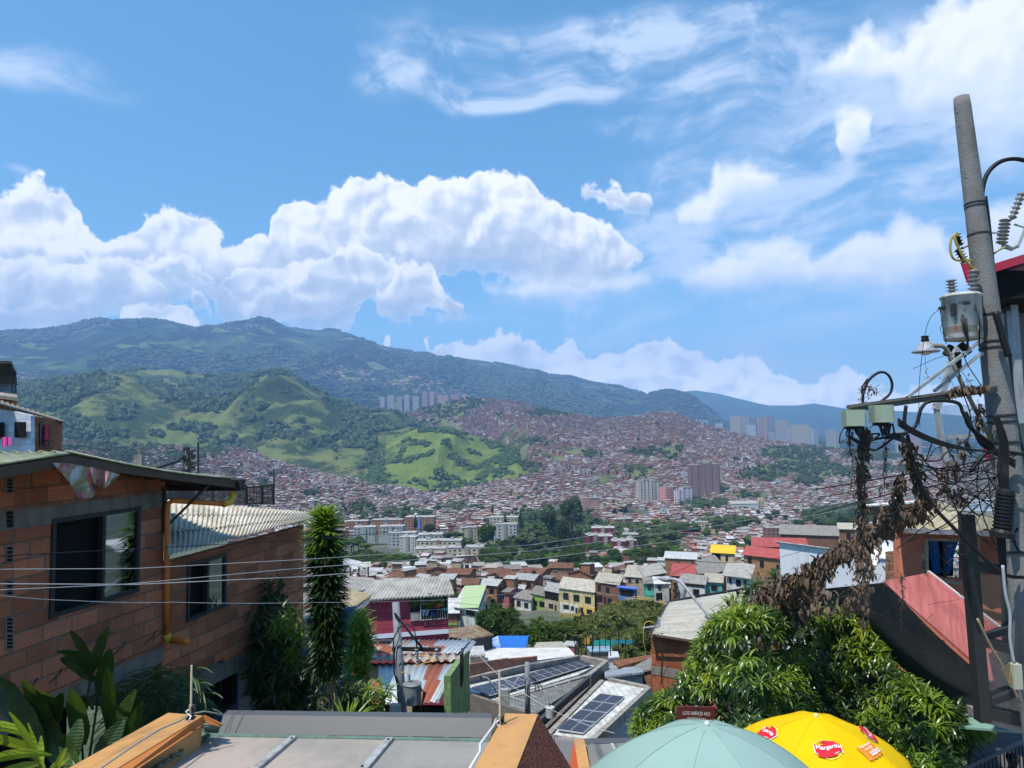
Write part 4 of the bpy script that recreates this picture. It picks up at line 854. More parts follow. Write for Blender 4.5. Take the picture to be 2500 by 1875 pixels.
block(1020,1080,1306,1345,600,GW,'nearest pale grey block with four window rows',.05,'pale grey blocks');block(978,1018,1312,1348,610,GW,'narrow pale grey block beside the nearest one',-.2,'pale grey blocks')
block(1122,1162,1289,1335,620,M_PL['cream'],'cream five-storey block beside the round tree',.25,'beige blocks');block(1195,1266,1264,1290,700,BG,'beige block behind the round tree',-.1,'beige blocks');block(1206,1264,1281,1312,640,GW,'pale block right of the round tree',-.12,'beige blocks')
block(1014,1128,1322,1342,530,BG,'long beige block with a red brick shaft',-.06,'beige blocks',notch=M_BR[0]);block(1012,1088,1341,1374,490,BG,'beige block with a grey shaft, left of the front pair',.02,'beige blocks');block(1092,1188,1338,1376,490,BG,'wider beige block, right of the front pair',.0,'beige blocks')
block(1445,1502,1290,1315,610,DR,'dark red block at the back of its group',-.1,'dark red blocks');block(1433,1466,1308,1332,560,DR,'narrow dark red block with a yellow edge',.2,'dark red blocks');block(1462,1497,1310,1338,550,DR,'dark red block in the middle of its group',-.05,'dark red blocks');block(1523,1560,1306,1328,590,DR,'dark red block nearly hidden by trees',-.2,'dark red blocks');block(1496,1530,1322,1362,510,DR,'nearest dark red block',-.1,'dark red blocks');block(1532,1556,1320,1360,510,DR,'dark red block at the right of the nearest one',-.1,'dark red blocks')
block(1600,1640,1298,1318,760,M_BR[2],'orange brick block left of the yellow gabled one',.2,'single brick blocks');block(1494,1545,1268,1290,800,M_BR[2],'long orange block under the black wire',.3,'single brick blocks');block(1700,1752,1276,1300,800,M_PL['cream'],'cream and pink block beyond the dark trees',-.2,'single brick blocks');block(1872,1950,1290,1315,560,M_BR[1],'long bare brown brick building',-.05,'single brick blocks',roofm=M_CONC)

# ---- trees
def leafcloud(n_,rad,seed,size=.5,shell=.55,flat=.85,nclump=9,cl=.45):
    """leaf quads gathered in clumps through the crown's volume; returns V, F"""
    r=np.random.default_rng(seed);c=r.normal(size=(nclump,3));c /= np.linalg.norm(c,axis=1)[:,None];c *= (shell*(.55+.45*r.random((nclump,1))));c[:,2] *= flat
    k=r.integers(0,nclump,n_);p=r.normal(size=(n_,3));p /= np.linalg.norm(p,axis=1)[:,None];p *= cl*(.6+.4*r.random((n_,1)) ** .5);p=(p+c[k])*rad
    a=r.normal(size=(n_,3));a /= np.linalg.norm(a,axis=1)[:,None];b=np.cross(a,r.normal(size=(n_,3)));b /= np.linalg.norm(b,axis=1)[:,None];a[:,2] *= .5
    s=size*(.6+.8*r.random((n_,1)));V=np.stack([p - a*s*.5 - b*s*.28,p+a*s*.5 - b*s*.12,p+a*s*.55+b*s*.2,p - a*s*.4+b*s*.3],1).reshape(-1,3)
    return V,np.arange(n_*4).reshape(-1,4)
M_LEAF=[leafy('dark tree leaves',(.042,.072,.016),(.08,.125,.022),sc=.6,trans=.2),leafy('green tree leaves',(.07,.12,.02),(.12,.19,.03),sc=.6,trans=.25),leafy('bright tree leaves',(.13,.20,.025),(.20,.29,.04),sc=.6,trans=.3),leafy('grey green leaves',(.07,.10,.045),(.11,.14,.06),sc=.6,trans=.2)]
M_BARK=paint('bark',(.12,.09,.065),.4,.9)
def make_tree(kind,seed,leaf):
    """unit tree about 10 m tall at the origin; kinds: round, tall, spread, cypress, araucaria, palm"""
    r=random.Random(seed);root=empty('tree');m=MB()
    H=10.0
    if kind=='cypress':
        m.cyl((0,0,-1),(0,0,8),.22,.05,8);V,Fq=leafcloud(2600,1.0,seed,.55,.8,1,30,.5);V[:,2]=(V[:,2]+1.2)/2.4;sc=np.clip(1.15 - V[:,2],.08,1);V=np.stack([V[:,0]*sc*1.7,V[:,1]*sc*1.7,.8+V[:,2]*9.2],1)
    elif kind=='araucaria':
        m.cyl((0,0,-1),(0,0,10),.2,.04,8);Vs=[]
        for L_ in range(16):
            z=1.5+L_*.52;rr_=2.1*(1 - L_/17)+.3;V_,F_=leafcloud(110,1.0,seed+L_,.38,.75,.16,10,.32);V_[:,:2] *= rr_;V_[:,2]=V_[:,2]*.8+z+.12*rr_*0;Vs.append(V_)
        V=np.concatenate(Vs);Fq=np.arange(len(V)).reshape(-1,4)
    else:
        sp={'round': 1.0,'tall': .75,'spread': 1.5}[kind];cz={'round': 6.2,'tall': 6.8,'spread': 6.6}[kind]
        m.tube([(0,0,-1),(.1,0,2),(.05,.1,4.5)],[.36,.28,.2],8)
        for k in range(6):
            a=k*1.05+r.random();e=(math.cos(a)*2.2*sp,math.sin(a)*2.2*sp,cz+r.uniform(-.6,1.6));m.tube([(.05,.05,2.6+.3*k),(e[0]*.45,e[1]*.45,4.6),e],[.16,.1,.04],6)
        V,Fq=leafcloud(3200,3.6,seed,.62,.74,.8,20,.36);V=V*np.array([sp,sp,1.0 if kind != 'spread' else .62]);V[:,2]+=cz
        if kind=='tall': V[:,2]=(V[:,2] - cz)*1.15+cz
    m.build('trunk',M_BARK,root);npmesh('crown',V,Fq,leaf,parent=root);return root
TP=[('round',0),('round',1),('round',2),('tall',0),('tall',1),('spread',1),('spread',2),('cypress',0),('araucaria',3),('tall',3),('round',0),('spread',0)]
tprot=[make_tree(k,90+j,M_LEAF[l]) for j,(k,l) in enumerate(TP)]
def put_tree(j,px,py,d,hgt,label,group='trees of the valley',wid=1.0):
    """px, py: photo position of the crown's top"""
    top=at(px,py,d);z=top.z - hgt;s=hgt/10.0
    c=copy_tree(tprot[j],None,(top.x,top.y,z),random.random()*6,(s*wid,s*wid,s));tag(c,label,'tree',group);return c
# named big trees of the belt (photo top, distance, height, width)
BIG=[(9,1340,1232,640,34,1.0,'tall feathery grey green tree, left of the two giants'),(9,1395,1212,660,40,1.05,'tallest feathery tree of the tree belt'),(3,1372,1262,600,30,.8,'dark tall tree between the two giants'),(10,1190,1275,520,19,1.1,'round dark tree in front of the pale block'),(0,1235,1310,540,14,1.2,'dark bushy tree right of the round tree'),
       (7,1014,1257,640,13,.9,'dark pointed cypress beside the orange blocks'),(7,1233,1248,700,16,.8,'slender cypress above the beige block'),(7,1202,1228,900,14,.7,'thin cypress among the far roofs'),(7,1271,1246,720,22,.8,'broad conifer left of the feathery giants'),(8,1307,1368,330,13,.8,'lone conifer with level whorls standing among the rooftops'),(7,1132,1310,480,8,1.2,'small dark conifer by the beige block'),
       (10,1048,1276,640,13,1.2,'dark round tree right of the orange block'),(11,1110,1296,580,9,1.6,'flat topped dark tree before the beige block')]
for (j,px,py,d,hgt,wd,lab) in BIG: put_tree(j,px,py,d,hgt,lab,'big trees of the tree belt',wd)
# ordinary trees filling the belt and the gaps, individually
BELT=[((760,900),(1300,1345),420,30),((820,1010),(1340,1372),330,34),((1000,1260),(1366,1388),400,20),((1180,1420),(1320,1385),430,64),((1290,1440),(1270,1320),560,22),((1290,1620),(1330,1392),380,50),((1390,1500),(1318,1350),500,14),((1560,1640),(1300,1360),420,16),
        ((1600,1820),(1262,1296),640,26),((1840,2100),(1235,1268),760,24),((1980,2200),(1246,1300),460,26),((820,1000),(1225,1262),850,16),((1240,1330),(1222,1260),900,12),((1480,1540),(1200,1240),1100,6)]
tcount=0
TK={'round': 'rounded','tall': 'upright','spread': 'broad','cypress': 'pointed','araucaria': 'layered'};TCN=['dark green','mid green','bright green','grey green']
for (xr,yr,d,cnt) in BELT:
    for k in range(cnt):
        px,py=random.uniform(*xr),random.uniform(*yr);j=random.choices(range(12),[9,7,2,5,5,6,3,.6,.3,3,8,6])[0];hgt=random.uniform(8,14)*(1.0 if d<700 else 1.1)
        zg=float(zbase(d));dd=min(max(-zg/max(.03,-(ray(px,py).z/ray(px,py).y))*.92,d*.7),d*1.5)
        put_tree(j,px,py,dd,hgt,'%s %s tree %s'%(TCN[TP[j][1]],TK[TP[j][0]],'in the tree belt among the apartment blocks' if px<1640 and d<600 else 'among the distant rooftops'),wid=random.uniform(.95,1.35));tcount+=1
tree_mass('valley_trees',560,2700,lambda x,y,d: zbase(d),470,1370,5200,[(900,1262,160,14),(1330,1300,140,40),(1720,1240,60,10),(1780,1290,60,14),(1660,1297,50,10),(1120,1245,60,10),(2060,1270,100,26),(1560,1330,90,40)],'masses of trees on the valley floor',75,6,8,thin=.05)
print('houses',len(near),len(rest),'belt trees',tcount)
for o in tprot: o.location=(0,0,-4000)
# ------------------------------------------------------------------ landmark houses in the middle distance
def corr(mb,a,b,c,d,pitch=.177,amp=.026,th=.012,m=0,seg=8,ny=2,sag=0.0,stripes=None,jit=0.0):
    """corrugated sheet a-b-c-d: waves run across a->b, ridges run a->d; a real profile with thickness"""
    a,b,c,d=map(Vector,(a,b,c,d));nn=(b - a).cross(d - a).normalized()
    if nn.z<0: nn=-nn
    n_=max(2,int((b - a).length/pitch));nx=n_*seg;vs=[];fs=[]
    for layer in (0,1):
        for j in range(ny+1):
            for i in range(nx+1):
                u,v=i/nx,j/ny;p=(a*(1 - u)+b*u)*(1 - v)+(d*(1 - u)+c*u)*v
                vs.append(p+nn*(amp*math.sin(2*math.pi*i/seg) - layer*th - sag*math.sin(math.pi*v)))
    off=(nx+1)*(ny+1);mi=[]
    for j in range(ny):
        for i in range(nx):
            q=j*(nx+1)+i;mt=m if stripes is None else stripes(i/nx,j)
            fs+=[(q,q+1,q+nx+2,q+nx+1),(off+q,off+q+nx+1,off+q+nx+2,off+q+1)];mi+=[mt,mt]
    for i in range(nx): fs.append((i,off+i,off+i+1,i+1));k=ny*(nx+1)+i;fs.append((k,k+1,off+k+1,off+k));mi+=[m,m]
    for j in range(ny): k=j*(nx+1);fs.append((k,k+nx+1,off+k+nx+1,off+k));k+=nx;fs.append((k,off+k,off+k+nx+1,k+nx+1));mi+=[m,m]
    b0=len(mb.v);mb.v+=[tuple(q) for q in vs];mb.f+=[tuple(i+b0 for i in f) for f in fs];mb.mi+=mi;return mb
def lm(label,x0,x1,yt,yb,d0,d1,dp,wall,roof,rise=.6,ov=.3,wins=(),doors=(),yt1=None,deep=4,name='house',cat='house',frame=M_FRM,splits=None,porch=None,flat=False,fl=True,back=0.0,roofname='roof'):
    """landmark house: front between photo columns x0-x1 at distances d0, d1; windows given as fractions across and down"""
    A,B=at(x0,yt,d0),at(x1,yt if yt1 is None else yt1,d1);zt=(A.z+B.z)/2;h=zt - at(x0,yb,d0).z;A.z=B.z=zt
    u=(B - A);w=u.length;u.normalize();nn=Vector((u.y,-u.x,0));up=Vector((0,0,1));mid=(A+B)/2;mid.z=0;bk=(mid.normalized()*.75 - nn*.25).normalized()
    if mid.length>90 and dp>6.5: dp *= .62;rise *= .5
    deep=max(deep,A.z - h - float(zbase(mid.length))+1) if deep>1 else deep
    root=empty(name,(A+B)/2 - up*h,label,cat)
    def Q(s,t,o=0.0): return A+u*(w*s) - up*(h*t)+nn*o       # point on the front
    lowv=up*(h+deep)
    m=MB();m.hexa([A - lowv,B - lowv,B+bk*dp - lowv,A+bk*dp - lowv,A,B,B+bk*dp+up*rise,A+bk*dp+up*rise]);m.build('wall',wall,root)
    if splits:
        for (s0,s1,t0,t1,mm) in splits:
            q=MB();q.slab([Q(s0,t1,.05),Q(s1,t1,.05),Q(s1,t0,.05),Q(s0,t0,.05)],.08,d=nn);q.build('painted_panel',mm,root)
    r=MB();e=ov
    if flat: r.slab([A - u*e+nn*e+up*.2,B+u*e+nn*e+up*.2,B+u*e+bk*(dp+e)+up*.2,A - u*e+bk*(dp+e)+up*.2],.2,d=up)
    else: r.slab([A - u*e+nn*e+up*(.06 - e*rise/dp),B+u*e+nn*e+up*(.06 - e*rise/dp),B+u*e+bk*(dp+e)+up*(rise+.1),A - u*e+bk*(dp+e)+up*(rise+.1)],.08)
    r.build(roofname,roof,root)
    for (s0,s1,t0,t1) in wins:
        window(None,root,Q(s0,t1,.06),u,(s1 - s0)*w,(t1 - t0)*h,nn,frame)
    for (s0,s1,t0,t1) in doors:
        q=MB();q.slab([Q(s0,t1,.1),Q(s1,t1,.1),Q(s1,t0,.1),Q(s0,t0,.1)],.08,d=nn);q.build('door',M_FRM,root)
    if porch:
        s0,s1,t0,t1=porch;q=MB();q.slab([Q(s0,t1,.04),Q(s1,t1,.04),Q(s1,t0,.04),Q(s0,t0,.04)],.06,d=nn);q.build('porch_opening',M_BLK,root)
    return root,Q,u,nn,w,h
W3=[(.12,.27,.16,.40),(.42,.58,.18,.42),(.74,.90,.20,.44)]
M_CREAMR=sheetmat('cream cement roof',(.50,.45,.36),dirt=.3);M_YEL=wallmat('mustard plaster',(.62,.40,.12));M_PALEY=wallmat('pale yellow plaster',(.62,.50,.27))
lm('two-storey pale yellow house with a cream roof above the grassy knoll',1365,1451,1437,1498,165,160,13,M_PALEY,M_CREAMR,1.6,wins=W3+[(.12,.28,.62,.78),(.34,.42,.64,.80),(.60,.68,.64,.84),(.78,.93,.68,.84)],doors=[(.46,.52,.68,1),(.55,.585,.7,1)],yt1=1444,splits=[(.02,.53,.56,1,M_PL['white']),(.535,.99,.60,1,M_YEL)])
lm('three-storey brown brick house right of the pale yellow house',1453,1511,1424,1496,161,157,12,M_BR[1],M_CREAMR,1.2,wins=[(.1,.24,.1,.26),(.46,.6,.12,.28),(.1,.3,.42,.6),(.52,.7,.46,.62)],doors=[(.36,.46,.44,.66),(.3,.4,.76,1)],splits=[(0,1,.34,.36,M_CONC),(0,1,.68,.70,M_CONC)])
lm('beige house with a dark open upper porch, left of the pale yellow house',1329,1364,1444,1508,170,167,11,M_PL['beige'],M_RF[1],.8,wins=[(.3,.6,.45,.60),(.3,.6,.78,.92)],doors=[(.72,.84,.46,.66)],porch=(.03,.97,.04,.30))
lm('lime green house between the white house and the beige one',1297,1330,1452,1504,173,170,11,M_PL['green'],M_RF[3],.7,wins=[(.2,.45,.28,.46),(.2,.4,.66,.84)],doors=[(.55,.66,.66,1)],porch=(.6,.98,.26,.50))
lm('white two-storey house with a maroon roof left of the lime green one',1256,1296,1462,1514,172,169,11,M_PL['white'],M_RF[3],.9,wins=[(.15,.38,.12,.34),(.6,.84,.14,.36),(.15,.36,.6,.82),(.62,.84,.6,.82)])
lm('small pale house with a porch left of the white house',1302,1328,1432,1450,186,186,8,M_PL['beige'],M_RF[0],.6,wins=[(.2,.5,.3,.7)])
r_,Q,u,nn,w,h=lm('bright blue kiosk with a blue and white awning by the stairs',1511,1549,1436,1472,152,150,5,M_PL['blue'],mat('blue awning',(.08,.16,.55),.6),-.9,.5,porch=(.06,.94,.12,.5),name='kiosk',cat='kiosk')
lm('long beige house with a cream roof behind the kiosk',1527,1572,1409,1448,168,166,16,M_PL['beige'],M_CREAMR,1.5,wins=[(.15,.3,.1,.3),(.55,.7,.12,.32)])
lm('bare brick house joined to the long beige house',1573,1625,1403,1440,166,170,14,M_BR[0],M_RF[0],1.2,wins=[(.2,.35,.2,.5)])
lm('teal house with a teal balcony panel over the yellow railing',1573,1598,1424,1456,146,146,7,M_PL['teal'],M_RF[3],.6,wins=[(.3,.6,.15,.45)],splits=[(.05,.95,.6,.95,mat('teal panel',(.10,.50,.40),.5))])
lm('white house with a rounded balcony right of the teal house',1599,1633,1425,1466,140,140,8,M_PL['white'],M_RF[6],.5,wins=[(.2,.4,.1,.34)],porch=(.05,.5,.55,1))
lm('white house with a dark doorway under a brick upper band',1661,1720,1424,1462,112,110,8,M_PL['white'],M_RF[0],.5,wins=[(.08,.22,.3,.6)],porch=(.52,.78,.32,.86),splits=[(0,1,0,.2,M_BR[0])])
lm('teal green house between the white doorway house and the laundry house',1722,1762,1421,1458,113,112,8,M_PL['teal'],M_CREAMR,.5,wins=[(.35,.7,.2,.5)])
lm('small lime green room under a rubble covered roof',1706,1722,1400,1418,122,122,5,M_PL['green'],M_RF[3],.3)
lm('brick house under a stained roof covered in loose tiles',1724,1772,1398,1424,124,130,12,M_BR[2],M_RF[3],2.2,wins=[])
lm('low brick house under a bright red sheet roof',1640,1702,1407,1430,138,136,12,M_BR[0],M_RF[5],1.8,wins=[(.3,.45,.3,.7)])
lm('white laundry house with a wide grey roof',1774,1828,1404,1442,97,95,9,M_PL['white'],M_RF[0],1.2,ov=.5,wins=[(.12,.22,.14,.5),(.78,.9,.2,.62)],porch=(.42,.64,.2,.62),yt1=1410)
lm('wide brick house with red sheet roof beside the large white wall',1816,1904,1359,1402,112,108,9,M_BR[2],M_RF[5],.8,wins=[(.12,.22,.12,.42),(.45,.56,.2,.5),(.9,.97,.3,.5)])
lm('brick house with a red roof behind the large white wall',1838,1970,1335,1352,128,126,10,M_BR[2],M_RF[5],1.2,wins=[(.08,.14,.3,.9),(.5,.56,.3,.9)])
lm('small house with a bright yellow roof and dark balcony',1737,1792,1350,1378,146,144,7,M_PL['cream'],mat('yellow roof paint',(.72,.42,.03),.7),1.6,porch=(.1,.4,.1,.8),wins=[(.62,.72,.2,.6)])
lm('long brick house with a white roof in the rooftops',1623,1700,1364,1386,195,192,12,M_BR[2],M_RF[6],1.0,wins=[(.42,.47,.3,.7),(.85,.9,.3,.7)])
lm('brick house with cream roof left of the hanging dead vine',2049,2092,1292,1325,125,124,9,M_BR[1],M_CREAMR,.6,wins=[(.4,.62,.3,.7)])
lm('long low grey house with patched roofs behind the rooftops at right',1905,2048,1306,1338,150,146,13,M_BR[1],M_RF[3],1.8,wins=[])
# large plain white wall
r_,Q,u,nn,w,h=lm('large plain white building with a thin flat roof edge',1904,2196,1352,1470,60,52,8,wallmat('smooth white plaster',(.60,.62,.64),dirty=.12),M_WR,-2.2,.25,yt1=1330,name='warehouse',cat='building')
# white house with a half green roof
A_=lm('small white house on stilts with a roof half white and half pale green',1118,1166,1484,1517,95,93,6,M_PL['white'],M_RF[6],.9,.5,wins=[(.45,.85,.02,.45)],deep=1)
q=MB();a,b=at(1120,1484,94.2),at(1168,1483,92.4);q.slab([a,b,b+Vector((.8,7,1.35)),a+Vector((.3,7,1.35))],.05,d=(0,0,1));q.build('green_roof_panel',mat('pale green roof',(.34,.43,.23),.7),A_[0])
for px_ in (1122,1162): q=MB();a=at(px_,1517,93);q.cyl(a,a - Vector((0,0,5)),.12);q.build('stilt',M_CONC,A_[0])
lm('low brick room with a green stripe beside the white house on stilts',1093,1117,1496,1530,94,94,5,M_BR[0],M_RF[6],.6,splits=[(0,1,.72,.9,M_PL['green'])])
# brown shed, blue roof
def polyroof(name,label,cat,pts,th,m,wallm=None,wall_h=2.4,parent=None,wname='wall'):
    """single roof laid over photo points (x, y, distance) with walls under its outline"""
    P=[at(*p) for p in pts];c=sum(P,Vector())/len(P);root=empty(name,(c.x,c.y,c.z - wall_h),label,cat)
    mb=MB();n_=len(P);lo=[p - Vector((0,0,th)) for p in P]
    mb.add(P+lo,[tuple(range(n_)),tuple(range(2*n_ - 1,n_ - 1,-1))]+[(i,i+n_,(i+1)%n_+n_,(i+1)%n_) for i in range(n_)]);mb.build('roof',m,root)
    if wallm is not None:
        I=[c+(p - c)*.94 - Vector((0,0,th+.01)) for p in P];D_=[p - Vector((0,0,wall_h+4)) for p in I]
        mb=MB();mb.add(I+D_,[(i,(i+1)%n_,(i+1)%n_+n_,i+n_) for i in range(n_)]);mb.build(wname,wallm,root)
    return root
polyroof('shed','open shed under a mossy brown sheet roof right of the pink house','shed',[(1096,1552,60),(1140,1560,57),(1206,1549,62),(1163,1525,68),(1096,1536,66)],.1,sheetmat('mossy brown roof',(.38,.30,.18),(.20,.13,.08),rust=.6),M_BLK,2.2)
M_BLUE=sheetmat('bright blue roof',(.02,.19,.66),(.02,.16,.58),dirt=.05)
polyroof('low_house','low house under a bright blue sheet roof','house',[(1227,1591,62),(1280,1591,62),(1291,1552,70),(1217,1552,70)],.08,M_BLUE,M_PL['white'],2.4)
polyroof('lean_to','striped blue and white sheet lean-to left of the blue roof','shed',[(1197,1588,62),(1226,1591.5,62),(1216,1552,70),(1194,1562,68)],.06,sheetmat('blue white stripes',(.45,.55,.70),(.05,.2,.6),pitch=.8),M_PL['blue'],2.0)
# pale terrace roof with a brick parapet
polyroof('terrace_house','low house with a wide pale waterproofed roof and brick parapet','house',[(1146,1640,47),(1273,1617,52),(1405,1600,57),(1388,1581,63),(1180,1582,62),(1146,1590,60)],.2,paint('pale membrane roof',(.66,.63,.58),.25,.8,.5),M_BR[0],3)
o=bpy.data.objects['terrace_house'];q=MB();a,b,c=at(1147,1652,46),at(1240,1628,49),at(1312,1613,51.5);q.slab([a,b,b+Vector((0,0,.55)),a+Vector((0,0,.75))],.2,d=(0,-1,0));q.slab([b,c,c+Vector((0,0,.28)),b+Vector((0,0,.5))],.2,d=(0,-1,0));q.build('parapet',M_BR[0],o)
for (lab,pts,mt_,wm) in [('flat pale roofed hut behind the pale terrace',[(1300,1585,66),(1388,1583,66),(1372,1566,74),(1310,1568,74)],M_CREAMR,M_PL['beige']),('hut with a bright white awning roof beside the fence',[(1372,1573,70),(1402,1576,68),(1408,1566,73),(1384,1564,74)],M_RF[6],M_PL['pink']),
        ('pale hut right of the pink house below the shed',[(1146,1600,50),(1185,1597,50),(1180,1576,55),(1150,1578,55)],M_RF[6],M_PL['grey']),('hut with a pale blue roof behind the court fence',[(1440,1590,66),(1495,1588,66),(1490,1577,71),(1432,1578,71)],sheetmat('pale blue roof',(.35,.5,.62),dirt=.2),M_PL['grey']),
        ('small white hut behind the court fence',[(1485,1605,62),(1512,1603,62),(1508,1590,66),(1486,1590,66)],M_RF[6],M_PL['white']),('tiled hut with terracotta slope beside the brick house',[(1495,1613,58),(1592,1598,56),(1590,1606,52),(1510,1628,50)],tilemat('terracotta',(.36,.15,.08)),M_PL['grey']),
        ('grey roofed house left of the near brick house',[(1505,1650,49),(1592,1632,46),(1592,1604,52),(1520,1624,54)],M_RF[3],M_BR[0]),('house with a smooth grey roof over a pale block wall',[(1476,1652,44),(1572,1640,44),(1560,1628,50),(1500,1624,54),(1476,1632,54)],sheetmat('smooth grey roof',(.30,.33,.36),dirt=.2),wallmat('grey block wall',(.40,.38,.36),1))]:
    polyroof('low_house',lab,'house',pts,.12,mt_,wm,2.5)
# building with the solar panels

M_CELL=mat('solar cells',(.012,.015,.03),.22,spec=.5);M_ALU=mat('aluminium',(.62,.63,.65),.4,.6);M_PCONC=paint('weathered concrete',(.34,.31,.27),.5,.9);M_GREYSH=sheetmat('grey sheet',(.22,.215,.20),dirt=.25);M_WDECK=sheetmat('white ribbed deck',(.72,.71,.64),dirt=.25,pitch=.35);M_LIL=paint('lilac grey plaster',(.34,.34,.38),.15);M_BRG=wallmat('grey brown brick',(.20,.175,.14),1,mortar=(.12,.11,.09),bw=.26,bh=.09)
def solar(mb_root,quad,nu,nv,name='solar_panel'):
    a,b,c,d=[Vector(q) for q in quad];nn=(b - a).cross(d - a).normalized();nn=nn if nn.z>0 else -nn
    def P(u,v,o=0): return (a*(1 - u)+b*u)*(1 - v)+(d*(1 - u)+c*u)*v+nn*o
    for i in range(nu):
        for j in range(nv):
            u0,u1,v0,v1=(i+.02)/nu,(i+.98)/nu,(j+.02)/nv,(j+.98)/nv
            m=MB();m.slab([P(u0,v0,.14),P(u1,v0,.14),P(u1,v1,.14),P(u0,v1,.14)],.05,d=nn);fr=m.build(name,M_ALU,mb_root)
            m=MB();e=.025
            du,dv=u1 - u0,v1 - v0
            for k in range(6):
                for l in range(2):
                    a0=u0+du*(e+(1 - 2*e)*(k/6+.008));a1=u0+du*(e+(1 - 2*e)*((k+1)/6 - .008));c0=v0+dv*(e+(1 - 2*e)*(l/2+.008));c1=v0+dv*(e+(1 - 2*e)*((l+1)/2 - .008));m.slab([P(a0,c0,.146),P(a1,c0,.146),P(a1,c1,.146),P(a0,c1,.146)],.004,d=nn)
            m.build('cells',M_CELL,fr)
root=empty('workshop',at(1320,1760,44),'long workshop with solar panels on two parapet roofs below the orange gable','building')
def PB(name,pts,m,th=.15,d=(0,0,1)):
    P=[at(*p) for p in pts];mb=MB();n_=len(P);lo=[p - Vector(d)*th for p in P];mb.add(P+lo,[tuple(range(n_)),tuple(range(2*n_ - 1,n_ - 1,-1))]+[(i,i+n_,(i+1)%n_+n_,(i+1)%n_) for i in range(n_)]);return mb.build(name,m,root)
def wallstrip(name,pts,h,th,m,down=True):
    """upright wall along photo points, its top edge at the points"""
    P=[at(*p) for p in pts];mb=MB()
    for a,b in zip(P[:-1],P[1:]):
        t=(b - a);t.z=0;nn_=Vector((t.y,-t.x,0)).normalized()*th;H=Vector((0,0,h));mb.hexa([a - H,b - H,b - H - nn_,a - H - nn_,a,b,b - nn_,a - nn_])
    return mb.build(name,m,root)
PB('deck',[(1146,1690,40),(1196,1712,39),(1410,1648,46),(1452,1626,50),(1420,1614,54),(1146,1672,46)],M_WDECK,.2)
solar(root,[at(1150,1684,40.5),at(1196,1704,39.5),at(1446,1626,49.5),at(1418,1616,52.5)],2,12)
wallstrip('parapet',[(1147,1654,46.5),(1300,1622,51),(1416,1601,55),(1476,1613,52)],1.0,.3,M_PCONC);wallstrip('parapet',[(1476,1611.5,52),(1432,1645,45.5)],1.0,.3,M_PCONC);wallstrip('parapet',[(1432,1645,45.5),(1197,1712,39),(1147,1690,40.5)],.5,.3,M_PCONC)
wallstrip('brick_wall',[(1476,1615,51.8),(1433,1650,45.2)],7.5,.25,M_BRG);wallstrip('side_wall',[(1433,1650,45.4),(1147,1733,38)],1.2,.2,M_BLK)
PB('lower_roof',[(1240,1722,38),(1196,1716,39),(1420,1655,45),(1432,1660,44),(1310,1742,35.5)],M_GREYSH,.15)
for k in range(6):
    f=k/5.5;a=at(1215+190*f,1714 - 54*f,38.6+5.6*f);b=at(1305+105*f,1742 - 62*f,35.6+8*f);q=MB();q.tube([a+Vector((0,0,.04)),b+Vector((0,0,.06))],.03,5);q.build('roof_seam',M_ALU,root)
wallstrip('clerestory',[(1432,1652,44),(1300,1765,33)],1.4,.2,paint('dark boards',(.05,.05,.055),.3));wallstrip('brick_wall',[(1434,1672,43.6),(1310,1790,32)],3.2,.2,M_BRG)
wallstrip('front_wall',[(1147,1696,37.6),(1310,1748,34)],5,.2,M_BRG)
PB('lower_deck',[(1346,1798,31),(1436,1808,30),(1578,1682,41),(1478,1662,44)],M_WDECK,.2)
solar(root,[at(1358,1789,31.6),at(1424,1799,30.8),at(1527,1707,38.5),at(1465,1699,39.5)],2,4)
wallstrip('parapet',[(1478,1655,44.2),(1579,1676,41)],.9,.25,M_PCONC);wallstrip('parapet',[(1579,1676,41),(1437,1804,30)],.45,.25,M_PCONC);wallstrip('parapet',[(1437,1804,30),(1346,1793,31)],.4,.25,M_PCONC);wallstrip('parapet',[(1345,1792,31.2),(1475,1660,43.6)],.5,.25,M_PCONC)
wallstrip('side_wall',[(1580,1681,41.2),(1438,1809,30.2)],8,.2,M_LIL);wallstrip('front_wall',[(1438,1809,29.9),(1345,1798,30.9)],6,.2,M_LIL)
# pink block house with the open plant balcony
M_PINK=wallmat('raspberry painted block',(.56,.085,.10),1,mortar=(.34,.045,.06),bw=.42,bh=.21,dirty=.2)
root,Q,u,nn,w,h=lm('raspberry pink block house with an open balcony full of plants',893,1094,1456,1560,37,37.9,3.6,M_PINK,M_RF[0],.1,.3,deep=3,yt1=1458)
q=MB();q.slab([Q(.535,.60,.03),Q(.985,.60,.03),Q(.985,.03,.03),Q(.535,.03,.03)],.05,d=nn);q.build('balcony_opening',M_BLK,root)
q=MB();q.slab([Q(.535,.62,.08),Q(.66,.62,.08),Q(.66,.40,.08),Q(.535,.40,.08)],.1,d=nn);q.build('bare_block_patch',wallmat('bare grey block',(.42,.40,.36),1,bw=.42,bh=.21),root)
q=MB()
for k in range(12): s=.665+.32*k/11;q.tube([Q(s,.61,.1),Q(s,.36,.1)],.014,5)
for t in (.36,.61): q.tube([Q(.66,t,.1),Q(.99,t,.1)],.02,5)
for s in (.66,.99): q.tube([Q(s,.61,.1),Q(s,.0,.1)],.03,5)
q.build('railing',mat('pale railing',(.45,.45,.42),.5),root)
q=MB();q.slab([Q(0,1.0,.12),Q(1,1.0,.12),Q(1,.90,.05),Q(0,.90,.05)],.06,d=nn);q.build('flashing',mat('zinc flashing',(.50,.53,.58),.45,.3),root)
q=MB()
for k in range(7): s=.03+.16*k/7;q.box(Q(s,.035,.03),(.09,.03,.1))
q.build('vent_block',M_BLK,root)
